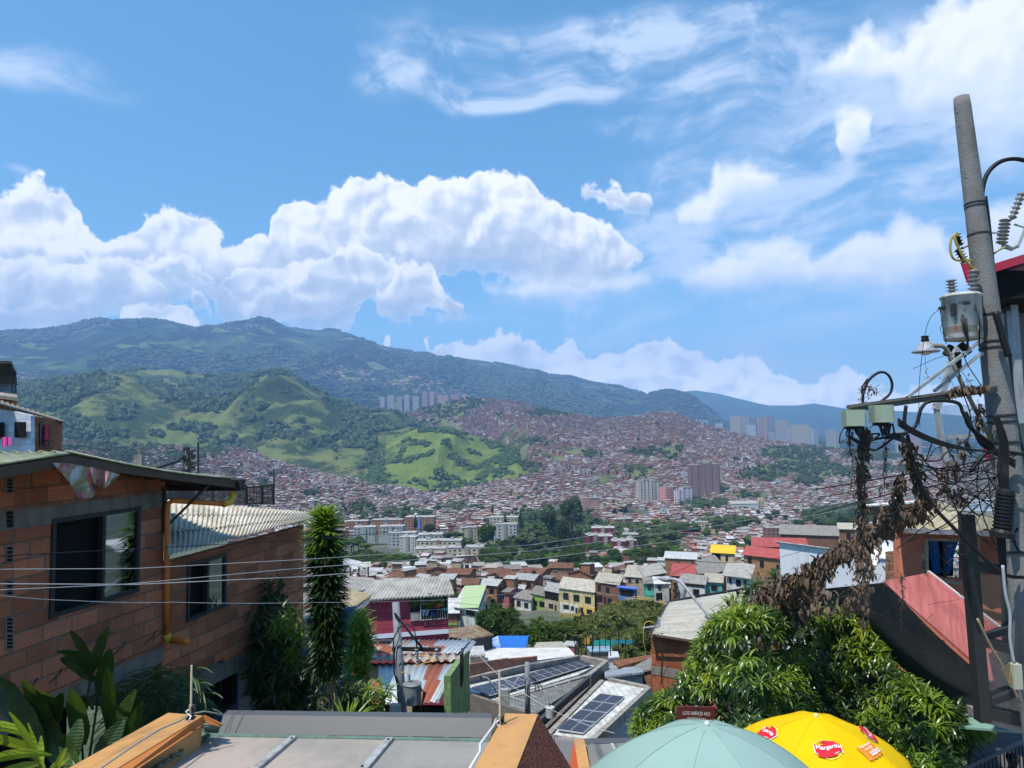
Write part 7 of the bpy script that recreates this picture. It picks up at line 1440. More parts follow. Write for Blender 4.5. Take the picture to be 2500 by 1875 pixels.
PY,S=parasol('bright yellow parasol with a red snack brand logo',1992,1748,8.0,.99,.48,fabric('yellow fabric',(.84,.55,.0)),rot=.02)
M_LR=mat('logo red',(.62,.012,.03),.7);M_LW=mat('logo white',(.80,.78,.74),.7);M_LYL=mat('logo pale yellow',(.85,.66,.12),.7);M_LO=mat('slogan orange',(.78,.22,.02),.7)
def onS(th0,rho0,pts,o,k=1.0):
    """flat logo points (metres, y up) laid on the canopy round (rho0, th0)"""
    out=[]
    for x,y in pts:
        rho=rho0 - y/1.10;th=th0+x/(rho*1.06);out.append(S(max(.02,rho),th,o))
    return out
def logo(th,rho,s,full=True):
    q=MB();n_=40;o1=[(math.cos(2*math.pi*i/n_)*.145*s,math.sin(2*math.pi*i/n_)*.118*s) for i in range(n_)];i1=[(x*.93,y*.92) for x,y in o1];P=onS(th,rho,o1,.004)+onS(th,rho,i1,.004);q.add(P,[(i,(i+1)%n_,n_+(i+1)%n_,n_+i) for i in range(n_)]);q.build('logo',M_LYL,PY)
    for sc_,mm,oo in ((1.0,M_LW,.006),(.93,M_LR,.009)):
        q=MB();top=[];bot=[]
        for i in range(25):
            t=-1+2*i/24;x=t*.150*s*sc_;y=.020*math.sin(t*2.6)*s - .006*s;h=(.062+.016*math.cos(t*3))*s*sc_;top.append((x,y+h+.012*s*(1 if t<-.7 else 0)));bot.append((x,y - h - .01*s*(1 if t>.75 else 0)))
        P=onS(th,rho,top,oo)+onS(th,rho,[(x,0.5*(a+b)) for (x,a),(_,b) in zip(top,bot)],oo)+onS(th,rho,bot,oo);q.add(P,[(i,i+1,26+i,25+i) for i in range(24)]+[(25+i,26+i,51+i,50+i) for i in range(24)]);q.build('logo',mm,PY)
        if sc_<1:
            q=MB();fl=[(-.10*s,-.05*s),(-.13*s,-.10*s),(-.06*s,-.112*s),(.06*s,-.085*s),(.10*s,-.06*s),(0,-.066*s)];P=onS(th,rho,fl,oo);q.add(P,[(0,1,2),(0,2,5),(2,3,5),(3,4,5)]);q.build('logo',M_LR,PY);q=MB();fl=[(-.10*s,.07*s),(-.02*s,.10*s),(.08*s,.085*s),(.11*s,.055*s),(0,.068*s)];P=onS(th,rho,fl,oo);q.add(P,[(0,4,1),(1,4,2),(2,4,3)]);q.build('logo',M_LR,PY)
    V,Fc=text_verts('Margarita',.068*s);q=MB();X=[(x,y+.014*math.sin(x/s*18)*s) for x,y,z in V];q.add(onS(th,rho,X,.014),Fc);V2=onS(th,rho,[(x+.0018,y) for x,y in X],.0142);q.add(V2,Fc);q.add(onS(th,rho,[(x,y+.0015) for x,y in X],.0144),Fc);q.build('lettering',M_LW,PY)
def spot(px,py):
    b=min((((proj(S(r_/60,t/40))[0] - px) ** 2+(proj(S(r_/60,t/40))[1] - py) ** 2),r_/60,t/40) for r_ in range(6,60) for t in range(-130,10));return b[2],b[1]
logo(*spot(2021,1833),1.0);logo(*spot(1874,1789),.95);logo(*spot(2117,1794),.9)
V,Fc=text_verts('Aquí vivimos\ncon más',.040);q=MB();X=[(x*.95 - .02,y+.038+x*-.02) for x,y,z in V];SP=spot(2126,1836)
pl=[(-.135+.27*i/11,.075+.006*math.sin(i*2)) for i in range(12)];pb=[(-.135+.27*i/11,-.085+.007*math.sin(i*2.4)) for i in range(12)];
for g,mm,oo in ((1.0,M_LO,.005),(.93,M_LYL,.008),(.89,M_LO,.0095)): qq=MB();mp_=[(x*g,0) for x,y in pl];P=onS(SP[0],SP[1],[(x*g,y*g) for x,y in pl],oo)+onS(SP[0],SP[1],mp_,oo)+onS(SP[0],SP[1],[(x*g,y*g) for x,y in pb],oo);qq.add(P,[(i,i+1,13+i,12+i) for i in range(11)]+[(12+i,13+i,25+i,24+i) for i in range(11)]);qq.build('slogan_patch',mm,PY)
q.add(onS(SP[0],SP[1],X,.014),Fc);q.add(onS(SP[0],SP[1],[(x+.001,y) for x,y in X],.0142),Fc);V,Fc=text_verts('sabor.',.085);X=[(x+.03,y - .035) for x,y,z in V];q.add(onS(SP[0],SP[1],X,.015),Fc);q.add(onS(SP[0],SP[1],[(x+.0025,y) for x,y in X],.0152),Fc);q.add(onS(SP[0],SP[1],[(x,y+.002) for x,y in X],.0154),Fc);q.build('lettering',M_LW,PY)
SG=empty('sign',at(1700,1875,9.2),'maroon sign board with white capital letters behind the parasols','sign');a,b,c,d=at(1653,1818,9.2),at(1748,1822,9.25),at(1747,1727,9.25),at(1652,1725,9.2);q=MB();q.slab([a,b,c,d],.03,d=(0,-1,0));q.build('board',paint('maroon board',(.115,.018,.016),.15,.6,3,bump=0),SG);q=MB();q.tube([at(1700,1727,9.24),at(1700,1727,9.24) - UP*2.4],.03,8);q.build('post',M_FRM,SG)
V,Fc=text_verts('LOS NIÑOS NO\nDEBERÍAN\nTRABAJAR EN LA\nCALLE',.064,1.12);q=MB();ce=at(1700,1763,9.17);ux=(b - a).normalized();uz=(d - a).normalized();
for dx in (0,.0016): q.add([ce+ux*(x*.80+dx)+uz*y+Vector((0,-.012 - dx*.1,0)) for x,y,z in V],Fc)
q.build('lettering',mat('sign lettering',(.62,.55,.52),.7),SG)
# railing and person at the lower right corner
RL=empty('railing',at(2420,1875,10.5),'dark street railing at the lower right corner','railing');q=MB();p0_,p1_=at(2290,1905,10.2),at(2530,1797,11.6);q.tube([p0_,p1_],.03,6);q.tube([p0_ - UP*.95,p1_ - UP*.95],.025,6);q.build('rail',mat('rail grey',(.10,.10,.11),.5),RL);q=MB()
for k in range(26): p=p0_.lerp(p1_,k/25);q.tube([p,p - UP*.95],.01,4)
q.build('bars',M_FRM,RL)
def person(p,rot,label):
    root=empty('person',p,label,'person');Z=p.z
    def skin(name,joints,edges,m,par,sub=2):
        me=bpy.data.meshes.new(name);me.from_pydata([tuple(Matrix.Rotation(rot,3,'Z') @ Vector(j[:3])) for j in joints],edges,[]);o=bpy.data.objects.new(name,me);COL.objects.link(o);o.parent=par;me.skin_vertices or me.attributes
        mo=o.modifiers.new('s','SKIN');
        for v,j in zip(me.skin_vertices[0].data,joints): v.radius=(j[3],j[4] if len(j)>4 else j[3])
        me.skin_vertices[0].data[0].use_root=True;o.modifiers.new('u','SUBSURF').levels=sub;o.modifiers[-1].render_levels=sub;me.materials.append(m);return o
    J=[(0,0,.98,.15,.11),(0,0,1.2,.14,.10),(0,0,1.38,.17,.10),(0,0,1.46,.07),(0,-.01,1.53,.055),(.19,0,1.38,.055),(.23,.02,1.12,.042),(.2,-.1,.9,.032),(-.19,0,1.38,.055),(-.23,.02,1.12,.042),(-.2,-.1,.9,.032),(.1,0,.9,.085),(.1,-.02,.5,.06),(.1,.02,.1,.042),(.1,-.12,.04,.04),(-.1,0,.9,.085),(-.1,-.02,.5,.06),(-.1,.02,.1,.042),(-.1,-.12,.04,.04),(.19,-.14,.82,.035),(-.19,-.14,.82,.035)]
    E=[(0,1),(1,2),(2,3),(3,4),(2,5),(5,6),(6,7),(2,8),(8,9),(9,10),(0,11),(11,12),(12,13),(13,14),(0,15),(15,16),(16,17),(17,18),(7,19),(10,20)]
    M_SK=mat('brown skin',(.22,.11,.07),.6);skin('body',J,E,M_SK,root);T_=[(0,0,1.0,.17,.13),(0,0,1.2,.16,.12),(0,0,1.38,.185,.115),(0,0,1.44,.09),(.2,0,1.375,.07),(.235,.01,1.2,.06),(-.2,0,1.375,.07),(-.235,.01,1.2,.06)];skin('shirt',T_,[(0,1),(1,2),(2,3),(2,4),(4,5),(2,6),(6,7)],mat('pale blue shirt',(.45,.50,.62),.8),root)
    q=MB();c=p+Vector((0,0,1.64));V=ICO2*np.array([.078,.092,.115])+np.array(c);q.add(V.tolist(),ICO2F.tolist());q.box(c+Vector((0,-.093,-.01)),(.022,.03,.04));q.add((ICO1*.022+np.array(c+Vector((.08,0,-.01)))).tolist(),ICO1F.tolist());q.add((ICO1*.022+np.array(c - Vector((.08,0,.01)))).tolist(),ICO1F.tolist());q.build('head',M_SK,root,smooth=True)
    q=MB();V=ICO2*np.array([.088,.098,.105])+np.array(c+Vector((0,.018,.035)));q.add(V.tolist(),ICO2F.tolist());q.build('hair',M_BLK,root,smooth=True);q=MB();[q.box(c+Vector((s*.032,-.086,.012)),(.022,.012,.01)) for s in (-1,1)];q.build('eyes',M_BLK,root)
person(at(2472,1843,12.2) - UP*1.72,.4,'person in a pale shirt seen past the railing in the lower right corner')
# ------------------------------------------------------------------ poles in the middle
M_POLE=paint('concrete pole',(.33,.33,.33),.45,.9,3,bump=.3);M_POLEG=paint('grey painted pole',(.22,.24,.27),.35,.7,3);M_GALV=paint('galvanised metal',(.36,.38,.39),.35,.45,4,bump=.05)
def transformer(root,c,r,h,mt,ax=UP,bush=1):
    q=MB();q.lathe(c,[(r*.9,-.02),(r,0),(r,h*.86),(r*1.05,h*.88),(r*1.07,h*.92),(r*.95,h*.96),(r*.3,h)],26);t=q.build('tank',mt,root,smooth=False);return t
def insulator(q,c,r,h,n=5,ax=None):
    T=Matrix.Identity(3) if ax is None else Vector((0,0,1)).rotation_difference(Vector(ax)).to_matrix();prof=[(r*.45,0)]
    for k in range(n): z=h*(k+.2)/n;prof+=[(r*.5,z),(r,z+h*.25/n),(r*.95,z+h*.38/n),(r*.5,z+h*.5/n)]
    prof.append((r*.3,h));q.lathe(c,prof,14,0,T)
UP1=empty('utility_pole',at(990,1800,20),'grey utility pole with a steel crossarm over the rusty striped roof','utility pole');a,b=at(966,1470,20),at(987,1810,19.4)
q=MB();q.cyl(b,a,.125,.10,16);q.build('pole',M_POLEG,UP1,smooth=True);q=MB();ca,cb=at(957,1585,19.7),at(1076,1587,19.9);q.hexa([ca - UP*.05,cb - UP*.05,cb - UP*.05+Vector((0,.08,0)),ca - UP*.05+Vector((0,.08,0)),ca+UP*.05,cb+UP*.05,cb+UP*.05+Vector((0,.08,0)),ca+UP*.05+Vector((0,.08,0))]);q.build('crossarm',M_FRM,UP1)
q=MB();q.tube([at(963,1497,19.8),at(1031,1582,19.8)],.035,6);q.build('brace',M_FRM,UP1);q=MB()
for x_,y_ in ((1066,1590),(1017,1582),(1019,1600)): insulator(q,at(x_,y_+22,19.7),.06,.32,4)
q.build('insulator',mat('grey porcelain',(.26,.26,.26),.35),UP1,smooth=True)
q=MB();cpts=[(963,1620),(960,1560),(975,1532),(993,1523),(1010,1533),(1016,1560),(1017,1582)];q.tube([at(x,y,19.6) for x,y in cpts],.018,6);q.tube([at(x,y,19.6) for x,y in ((960,1575),(962,1640),(972,1680),(980,1720))],.02,6);q.tube([at(970,1530,19.6),at(976,1556,19.5),at(966,1580,19.5),at(962,1600,19.5)],.012,5);q.build('cable',M_BLK,UP1,smooth=True)
q=MB();q.tube([at(x,y,19.5) for x,y in ((1024,1599),(1045,1602),(1066,1613),(1052,1614))],.014,5);q.tube([at(x,y,19.3) for x,y in ((998,1646),(1012,1628),(1035,1619),(1060,1613))],.008,5);q.tube([at(x,y,19.5) for x,y in ((979,1642),(990,1640),(998,1646))],.01,5);q.build('jumper',M_YEP,UP1)
transformer(UP1,at(1007,1715,19),.235,.52,paint('grey transformer paint',(.20,.23,.23),.5,.5,2));q=MB();insulator(q,at(999,1672,19) ,.05,.3,6);q.build('bushing',mat('grey porcelain',(.26,.26,.26),.35),UP1,smooth=True)
q=MB();q.box(at(965,1737,18.9),(.27,.2,.36));q.build('meter_box',paint('pale meter box',(.42,.44,.40),.3,.6),UP1);q=MB();[q.tube([at(1026,1675+4*k,19),at(1034+2*k,1690,18.8),at(1030 - k,1720+5*k,18.9)],.012,5) for k in range(4)];[q.tube([at(955,1712,18.9),at(940 - 6*k,1722+3*k,18.7),at(915,1740+8*k,18.5)],.01,4) for k in range(3)];q.build('wiring',M_BLK,UP1)
SL=empty('street_lamp',at(918,1765,18),'small grey street lamp just above the near roof ridge','street lamp');q=MB();q.tube([at(918,1752,18),at(935,1746,18),at(950,1752,18),at(954,1770,18)],.03,6);q.build('arm',M_GALV,SL,smooth=True);q=MB();q.lathe(at(919,1752,18),[(.13,-.06),(.11,0),(.06,.06),(.035,.07),(.035,.13)],14);q.build('lamp_head',M_GALV,SL,smooth=True)
UP2=empty('utility_pole',at(1288,1760,30),'slim grey pole with two lamp arms before the solar roofs','utility pole');q=MB();q.cyl(at(1289,1765,30),at(1287,1617,30),.12,.10,14);q.build('pole',M_POLEG,UP2,smooth=True);q=MB();q.tube([at(1286,1652,30),at(1270,1650,30),at(1255,1672,30),at(1240,1698,30)],.03,5);q.tube([at(1212,1690,29),at(1200,1668,29),at(1190,1655,29),at(1178,1652,29)],.03,5);q.tube([at(1178,1652,29),at(1172,1655,29)],.08,6);q.build('lamp_arm',M_GALV,UP2,smooth=True)
q=MB();q.tube([at(1280,1673,30),at(1334,1675,30)],.035,5);q.build('crossarm',M_GALV,UP2);q=MB();[q.tube([at(1290,1650,29.8),at(1300+4*k,1655+2*k,29.8),at(1307+8*k,1676,29.8),at(1308+8*k,1686,29.8)],.02,5) for k in range(3)];q.tube([at(1286,1655,29.8),at(1282,1665,29.8),at(1283,1690,29.8)],.02,5);q.build('cable',M_BLK,UP2,smooth=True)
q=MB();q.box(at(1232,1707,29),(.42,.3,.4));q.box(at(1232,1690,29),(.3,.25,.25));q.build('meter_box',M_GALV,UP2)
TR=empty('transformer',at(1343,1745,26),'pale cylindrical transformer beside the rust coloured gable','transformer');transformer(TR,at(1343,1750,26),.155,.36,paint('pale transformer paint',(.50,.52,.50),.3,.5,2));q=MB();insulator(q,at(1341,1728,26),.03,.18,4);[q.tube([at(1352,1731+4*k,25.9),at(1357,1735+5*k,25.8),at(1354,1748,25.8)],.02,4) for k in range(4)];q.build('bushing',M_FRM,TR)
# long thin wires over the view
def wire(pts,r,m,label,sag=0.0):
    q=MB();P=[at(*p) for p in pts];out=[]
    for a,b in zip(P[:-1],P[1:]):
        L=(b - a).length
        for k in range(12): t=k/12;out.append(a.lerp(b,t) - UP*(sag*4*t*(1 - t)))
    out.append(P[-1]);q.tube(out,r,5);o=q.build('wire',m);tag(o,label,'wire','wires across the view');return o
M_WW=mat('pale wire',(.55,.55,.52),.5)
for pts,r,m,lab,sg in [([(-40,1359,6),(412,1336,7.4),(745,1317,9),(1220,1276,13),(2080,1165,24)],.0045,M_BLK,'dark wire rising over the brick house to the cable boxes',0),
        ([(-40,1390,6),(330,1388,7),(740,1366,8.6),(1300,1330,13),(2080,1210,24)],.003,M_WW,'thin twisted wire below the highest pale wire',0),
        ([(-40,1425,5.5),(330,1427,6.6),(740,1408,8.4),(1300,1366,13),(1700,1314,18),(2330,1190,30)],.0042,M_WW,'bright white wire crossing the whole view',0),
        ([(-40,1442,5.5),(300,1427,6.6),(700,1390,8.4),(1300,1345,13),(1760,1282,19),(2300,1180,30)],.0032,M_WW,'pale wire crossing the white one over the dark window',0),
        ([(-40,1448,5.2),(180,1466,6),(420,1470,7),(740,1471,8.6),(1100,1464,12),(1500,1420,20),(1760,1390,30)],.0026,M_WW,'lowest thin twisted wire sagging over the brick wall',.01),
        ([(1170,1600,22),(1290,1700,20),(1500,1790,16)],.006,M_WW,'thin wire falling across the solar roof',.1),([(1146,1590,26),(1240,1720,22),(1330,1800,19)],.006,M_BLK,'dark wire dropping past the slim grey pole',.1),([(1480,1420,30),(1700,1370,34),(2000,1330,40)],.012,M_BLK,'dark wire in front of the large white building',.4),([(1100,1470,80),(1370,1450,120),(1460,1440,150)],.02,M_BLK,'far sagging wire in front of the pale yellow house',1.0)]:
    wire(pts,r,m,lab,sg)
# ------------------------------------------------------------------ right side: near brick house, street lamp, mango tree
r7=random.Random(77)
NB=empty('brick_house',at(1700,1700,24),'half built bright brick house with a pale corrugated roof left of the mango tree','house')
def brickblock(name,P,h,m,par,th=.2):
    q=MB()
    for a,b in zip(P[:-1],P[1:]):
        a,b=Vector(a),Vector(b);t=b - a;t.z=0;nn=Vector((t.y,-t.x,0)).normalized()*th;H=UP*h;q.hexa([a - H,b - H,b - H - nn,a - H - nn,a,b,b - nn,a - nn])
    return q.build(name,m,par)
fa,fb=at(1589,1556,23),at(1765,1573,20.5)
brickblock('wall',[fa,fb],7,hollow_brick('raw red brick',(.50,.13,.05),.24,.46),NB);brickblock('side_wall',[at(1640,1485,30.5),fa],7,M_HB2,NB)
q=MB();a,b=fa - UP*.88 - Vector((0,.03,0)),fb - UP*.86 - Vector((0,.03,0));q.hexa([a - UP*.25,b - UP*.3,b - UP*.3+Vector((0,.1,0)),a - UP*.25+Vector((0,.1,0)),a,b,b+Vector((0,.1,0)),a+Vector((0,.1,0))]);q.build('ring_beam',M_RC,NB)
q=MB();corr(q,at(1588,1549,22.6),at(1630,1472,31.5),at(1850,1436,34),at(1790,1578,20),.24,.035,.015,ny=7,seg=8);q.build('roof',sheetmat('pale fibre cement',(.50,.47,.40),(.36,.33,.27),dirt=.35,bump=.1,axis=1),NB,smooth=True)
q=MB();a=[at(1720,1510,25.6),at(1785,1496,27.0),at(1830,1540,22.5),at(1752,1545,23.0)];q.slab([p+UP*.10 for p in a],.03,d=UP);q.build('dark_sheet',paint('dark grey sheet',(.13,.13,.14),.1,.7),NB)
q=MB();q.tube([at(1588,1548,22.5),at(1632,1470,31.6)],.045,6);q.tube([at(1632,1470,31.7),at(1700,1456,32.5),at(1850,1432,34.2)],.06,6);q.build('edge_pipe',M_FRM,NB)
q=MB();q.slab([at(1584,1552,22.5),at(1800,1585,19.8),at(1800,1580,19.8),at(1584,1547,22.5)],.06,d=(0,-1,0));q.build('eave_board',M_TIMB,NB)
for k in range(9):
    x_,y_=r7.uniform(1640,1730),r7.uniform(1500,1550);q=MB();V=ICO1*np.array([.12,.16,.05])*r7.uniform(.5,1)+np.array(at(x_,y_,24.5+(1550 - y_)*.07));q.add(V.tolist(),ICO1F.tolist());o=q.build('stone',M_TIMB);tag(o,'small dark stone lying on the pale corrugated roof','stone','stones on the pale corrugated roof')
YP=empty('cable_bracket',at(1590,1535,22),'short steel arm with a yellow cable loop at the corrugated roof edge','cable bracket');q=MB();q.tube([at(1571,1533,22),at(1610,1528,22.4)],.04,5);q.box(at(1609,1518,22.4),(.07,.07,.25));q.build('arm',M_GALV,YP);q=MB();q.tube([at(x,y,21.9) for x,y in ((1600,1530),(1595,1520),(1585,1516),(1575,1520),(1571,1533),(1571,1565),(1576,1590),(1588,1596))],.012,5);q.build('cable',M_YEP,YP,smooth=True)
LP=empty('street_lamp',at(1757,1700,17),'curved grey street lamp leaning over the corrugated roof','street lamp');q=MB();q.tube([at(x,y,d) for x,y,d in ((1810,1640,16.6),(1760,1540,17),(1700,1467,17.4),(1672,1432,17.7),(1660,1420,17.8),(1648,1414,17.9),(1634,1414,18))],.036,9);q.build('arm',M_GALV,LP,smooth=True)
q=MB();a,b=at(1640,1415,18),at(1607,1412,18.3);q.tube([a,a.lerp(b,.25),a.lerp(b,.6),b],[.04,.075,.07,.02],10);q.build('lamp_head',M_GALV,LP,smooth=True)
P3=empty('utility_pole',at(1664,1490,24),'thick grey pole stub behind the curved street lamp','utility pole');q=MB();q.cyl(at(1665,1500,34),at(1663,1413,34),.18,.165,16);q.build('pole',M_POLE,P3,smooth=True);q=MB();[q.box(at(1648+3*(k%2),1425+8*k,33.8),(.16,.16,.12)) for k in range(5)];q.tube([at(1640,1470,33.7),at(1656,1446,33.7)],.04,5);q.build('fittings',M_FRM,P3)
# mango tree: rosettes of drooping leaves over a lumpy crown
MT=empty('mango_tree',at(2000,1900,13),'large mango tree with glossy drooping leaves and yellow green shoots','tree')
mz=[MB() for _ in range(3)]
OUT=[(1545,1765),(1590,1712),(1650,1690),(1690,1612),(1716,1560),(1742,1522),(1795,1496),(1870,1490),(1960,1482),(2060,1488),(2120,1530),(2140,1560),(2180,1640),(2240,1680),(2300,1720),(2380,1740),(2420,1790),(2440,1880)]
OX=[a for a,b in OUT];OY=[b for a,b in OUT]
def inside(px,py): return py>np.interp(px,OX,OY) and 1545<px<2436 - max(0,py - 1765)*.95
centers=[]
for k in range(46):
    while True:
        px_,py_=r7.uniform(1550,2430),r7.uniform(1440,1890)
        if inside(px_,py_): break
    centers.append((px_,py_,r7.uniform(11.5,15)))
for k in range(4300):
    if r7.random()<.35:
        px_=r7.uniform(1550,2435);py_=np.interp(px_,OX,OY)+abs(r7.gauss(0,22))
    else:
        c=r7.choice(centers);px_,py_=c[0]+r7.gauss(0,34),c[1]+r7.gauss(0,26)
    if not inside(px_,py_+8) or py_>1960: continue
    gap=fbm(np.array([px_]),np.array([py_*1.2]),60,3,21)[0]
    if gap<.33 and py_>np.interp(px_,OX,OY)+30: continue
    edge=py_ - np.interp(px_,OX,OY);d=12.6+(1.5*math.sin(px_*.013)+r7.uniform(-.8,.8)) - min(edge,260)*.006
    p=at(px_,py_,d);sunny=fbm(np.array([px_]),np.array([py_]),45,3,23)[0]
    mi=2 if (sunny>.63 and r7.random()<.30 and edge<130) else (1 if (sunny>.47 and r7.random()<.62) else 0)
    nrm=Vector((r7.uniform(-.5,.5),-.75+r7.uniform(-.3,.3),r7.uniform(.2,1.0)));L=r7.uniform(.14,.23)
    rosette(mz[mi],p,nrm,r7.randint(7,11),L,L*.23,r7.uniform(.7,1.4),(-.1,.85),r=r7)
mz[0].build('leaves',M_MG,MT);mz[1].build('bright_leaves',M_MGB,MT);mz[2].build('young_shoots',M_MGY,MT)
# inner dark leaves behind, so that the crown is deep
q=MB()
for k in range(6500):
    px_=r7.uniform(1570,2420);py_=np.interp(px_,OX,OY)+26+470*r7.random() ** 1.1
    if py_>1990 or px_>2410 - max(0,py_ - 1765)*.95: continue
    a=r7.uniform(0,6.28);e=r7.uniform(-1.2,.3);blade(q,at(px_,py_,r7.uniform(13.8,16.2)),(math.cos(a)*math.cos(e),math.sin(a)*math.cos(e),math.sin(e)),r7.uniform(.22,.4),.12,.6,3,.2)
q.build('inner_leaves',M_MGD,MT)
q=MB();base=at(1990,2050,14)
for k in range(26):
    px_=r7.uniform(1620,2360);py_=np.interp(px_,OX,OY)+r7.uniform(25,120);e=at(px_,py_,r7.uniform(12.8,15));m_=base.lerp(e,.5) - UP*.3+Vector((0,r7.uniform(-.3,.3),0));q.tube([base,m_,e],[.07,.035,.012],6)
q.tube([base - UP*3,base],.16,9);q.build('trunk',M_BARK,MT,smooth=True)
# twigs reaching above the crown
sp=[MB(),MB()]
for (x,y,d,mi) in ((1785,1470,12.5,1),(1893,1408,13.4,0),(1900,1420,13.4,0),(1850,1425,13.4,0),(1830,1445,13.2,0),(1940,1480,12.6,1),(1975,1500,12.6,1),(1735,1550,12.2,1),(1745,1590,12.2,1)):
    for k in range(3): rosette(sp[mi],at(x+r7.uniform(-8,8),y+6*k,d),(r7.uniform(-.3,.3),-.4,1),11,.26,.05,1.1,(-.1,.9),r=r7)
sp[0].build('leaves',M_MG,MT);sp[1].build('bright_leaves',M_MGB,MT)
PM=empty('palm_fronds',at(2240,1660,14),'small palm fronds rising behind the mango tree','palm');q=MB()
for k in range(9):
    a=.25+k*.22;o_=at(2190,1690,14.2);dr=Vector((math.sin(a),-.2,math.cos(a)));
    for j in range(20): t=j/20;p=o_+dr*(.9*t) - UP*(.35*t*t);[blade(q,p,dr*.6+Vector((dr.z,0,-dr.x))*s_*.8,.26*(1 - t*.5),.02,.7,3,.2) for s_ in (-1,1)]
q.build('leaves',M_MG,PM)
# ------------------------------------------------------------------ utility pole with transformer, crossarm and cable boxes
PD=7.6
UPR=empty('utility_pole',at(2500,2000,PD),'tall leaning concrete utility pole with a transformer at the right','utility pole')
pb,pt_=at(2563,1960,7.3),at(2347,238,PD);n0=(pt_ - pb)
q=MB();K=[pb - n0*.1*0,pb.lerp(pt_,.25),pb.lerp(pt_,.5),pb.lerp(pt_,.75),pb.lerp(pt_,.985),pt_];q.tube([pb - n0*.35]+K,[.172,.162,.148,.134,.108,.083,.077],28);q.build('pole',paint('weathered concrete pole',(.20,.20,.195),.55,.9,3,bump=.45),UPR,smooth=True)
def PP(py):     # axis point of the pole at a photo row
    lo,hi=-.35,1.0
    for _ in range(40):
        mid=(lo+hi)/2;p=pb+n0*mid
        if proj(p)[1]>py: lo=mid
        else: hi=mid
    return pb+n0*lo
ax=n0.normalized();sd=Vector((ax.z,0,-ax.x)).normalized();Rm=Vector((0,0,1)).rotation_difference(ax).to_matrix()
q=MB();
for py_,rr in ((498,.092),(506,.092),(573,.097),(770,.113),(835,.118),(850,.119),(1015,.131),(1030,.132),(1080,.135),(1345,.147)): q.lathe(PP(py_),[(rr+.006,-.012),(rr+.012,-.008),(rr+.012,.008),(rr+.006,.012)],24,0,Rm)
q.build('band',M_FRM,UPR)
q=MB()
for (x,y) in ((2337,276),(2372,307),(2356,425)): q.lathe(at(x,y,PD - .09),[(.006,-.004),(.006,.004)],8,0,Matrix.Rotation(R(90),3,'X'))
q.build('hole',M_ROOM,UPR)
# transformer
tc=at(2352,830,PD - .16);M_TRW=None
def trw(n,bs):
    oc=objc(n);sp_=n.n.new('ShaderNodeSeparateXYZ');n.set(sp_.inputs[0],geo(n));a=nz(n,oc,4,5,.7);b=nz(n,n.v('MULTIPLY',oc,(14,14,1.5)),1,4)
    c=n.mix(n.smooth(a,.46,.68),(.52,.51,.47,1),(.36,.33,.28,1));c=n.mix(n.m('MULTIPLY',n.smooth(b,.55,.7),.55),c,(.17,.10,.06,1));c=n.mix(n.m('MULTIPLY',n.m('MULTIPLY',n.m('LESS_THAN',sp_.outputs[2],tc.z+.135),n.m('GREATER_THAN',sp_.outputs[2],tc.z+.06)),.8),c,(.30,.24,.17,1));n.set(bs.inputs['Base Color'],c);bumpn(n,bs,a,.2,.01)
TRN=empty('transformer',tc,'dirty white pole transformer marked TC2 with two ribbed bushings','transformer')
q=MB();q.lathe(tc,[(.10,-.012),(.172,0),(.18,.02),(.184,.44),(.198,.45),(.20,.465),(.17,.485),(.05,.50)],36);q.build('tank',mat('dirty transformer paint',rough=.55,fn=trw),TRN,smooth=True)
M_POR=mat('grey porcelain glaze',(.24,.23,.22),.3,spec=.6);q=MB();insulator(q,tc+Vector((-.085,0,.48)),.055,.17,5,(-.05,0,1));q.build('bushing',M_POR,TRN,smooth=True);q=MB();insulator(q,tc+Vector((.11,-.04,.47)),.058,.27,6,(.05,0,1));q.build('bushing',M_POR,TRN,smooth=True)
def tantext(s,size,th,z,m,flat=1.0):
    V,Fc=text_verts(s,size);q=MB();
    for e in (0,.001): q.add([tc+Vector((math.sin(th - .5+x/.19)*.190,-math.cos(th - .5+x/.19)*.190,z+y)) if True else None for x,y in [(x+e,y) for x,y,_ in V]],Fc)
    q.build('lettering',m,TRN)
M_INK=mat('dark paint lettering',(.04,.05,.06),.7);tantext('TC2',.042,-.02,.365,M_INK);tantext('u',.05,.06,.295,M_INK);tantext('No\nPCBs',.018,.62,.29,M_INK);tantext('5',.075,-.36,.19,mat('teal paint lettering',(.01,.16,.17),.7));tantext('K',.06,-.38,.115,mat('red paint lettering',(.35,.05,.03),.7));tantext('3',.06,.72,.10,M_LW);tantext('epm',.036,.26,.10,mat('faded green lettering',(.12,.22,.18),.7))
for c_,s_ in (((-.16,-.12,.30),(.035,.05,.13)),((-.06,-.185,.36),(.05,.03,.03)),((-.2,.0,.34),(.07,.04,.03)),((.17,.1,.3),(.12,.06,.05))): q=MB();q.box(tc+Vector(c_),s_);q.build('lug',M_FRM,TRN)

q=MB();q.tube([tc+Vector((-.11,-.18,.24)),tc+Vector((-.1,-.2,.1)),tc+Vector((-.08,-.2,-.02)),tc+Vector((-.09,-.15,-.2))],.012,6);q.tube([tc+Vector((.02,-.2,.34)),tc+Vector((.045,-.21,.15)),tc+Vector((.03,-.2,-.1))],.008,5);[q.tube([tc+Vector((-.13+.02*k,-.18,.2)),tc+Vector((-.11+.01*k,-.2,.05)),tc+Vector((-.06,-.17,-.04 - .02*k))],.006,5) for k in range(4)];q.build('lead',M_BLK,TRN,smooth=True)
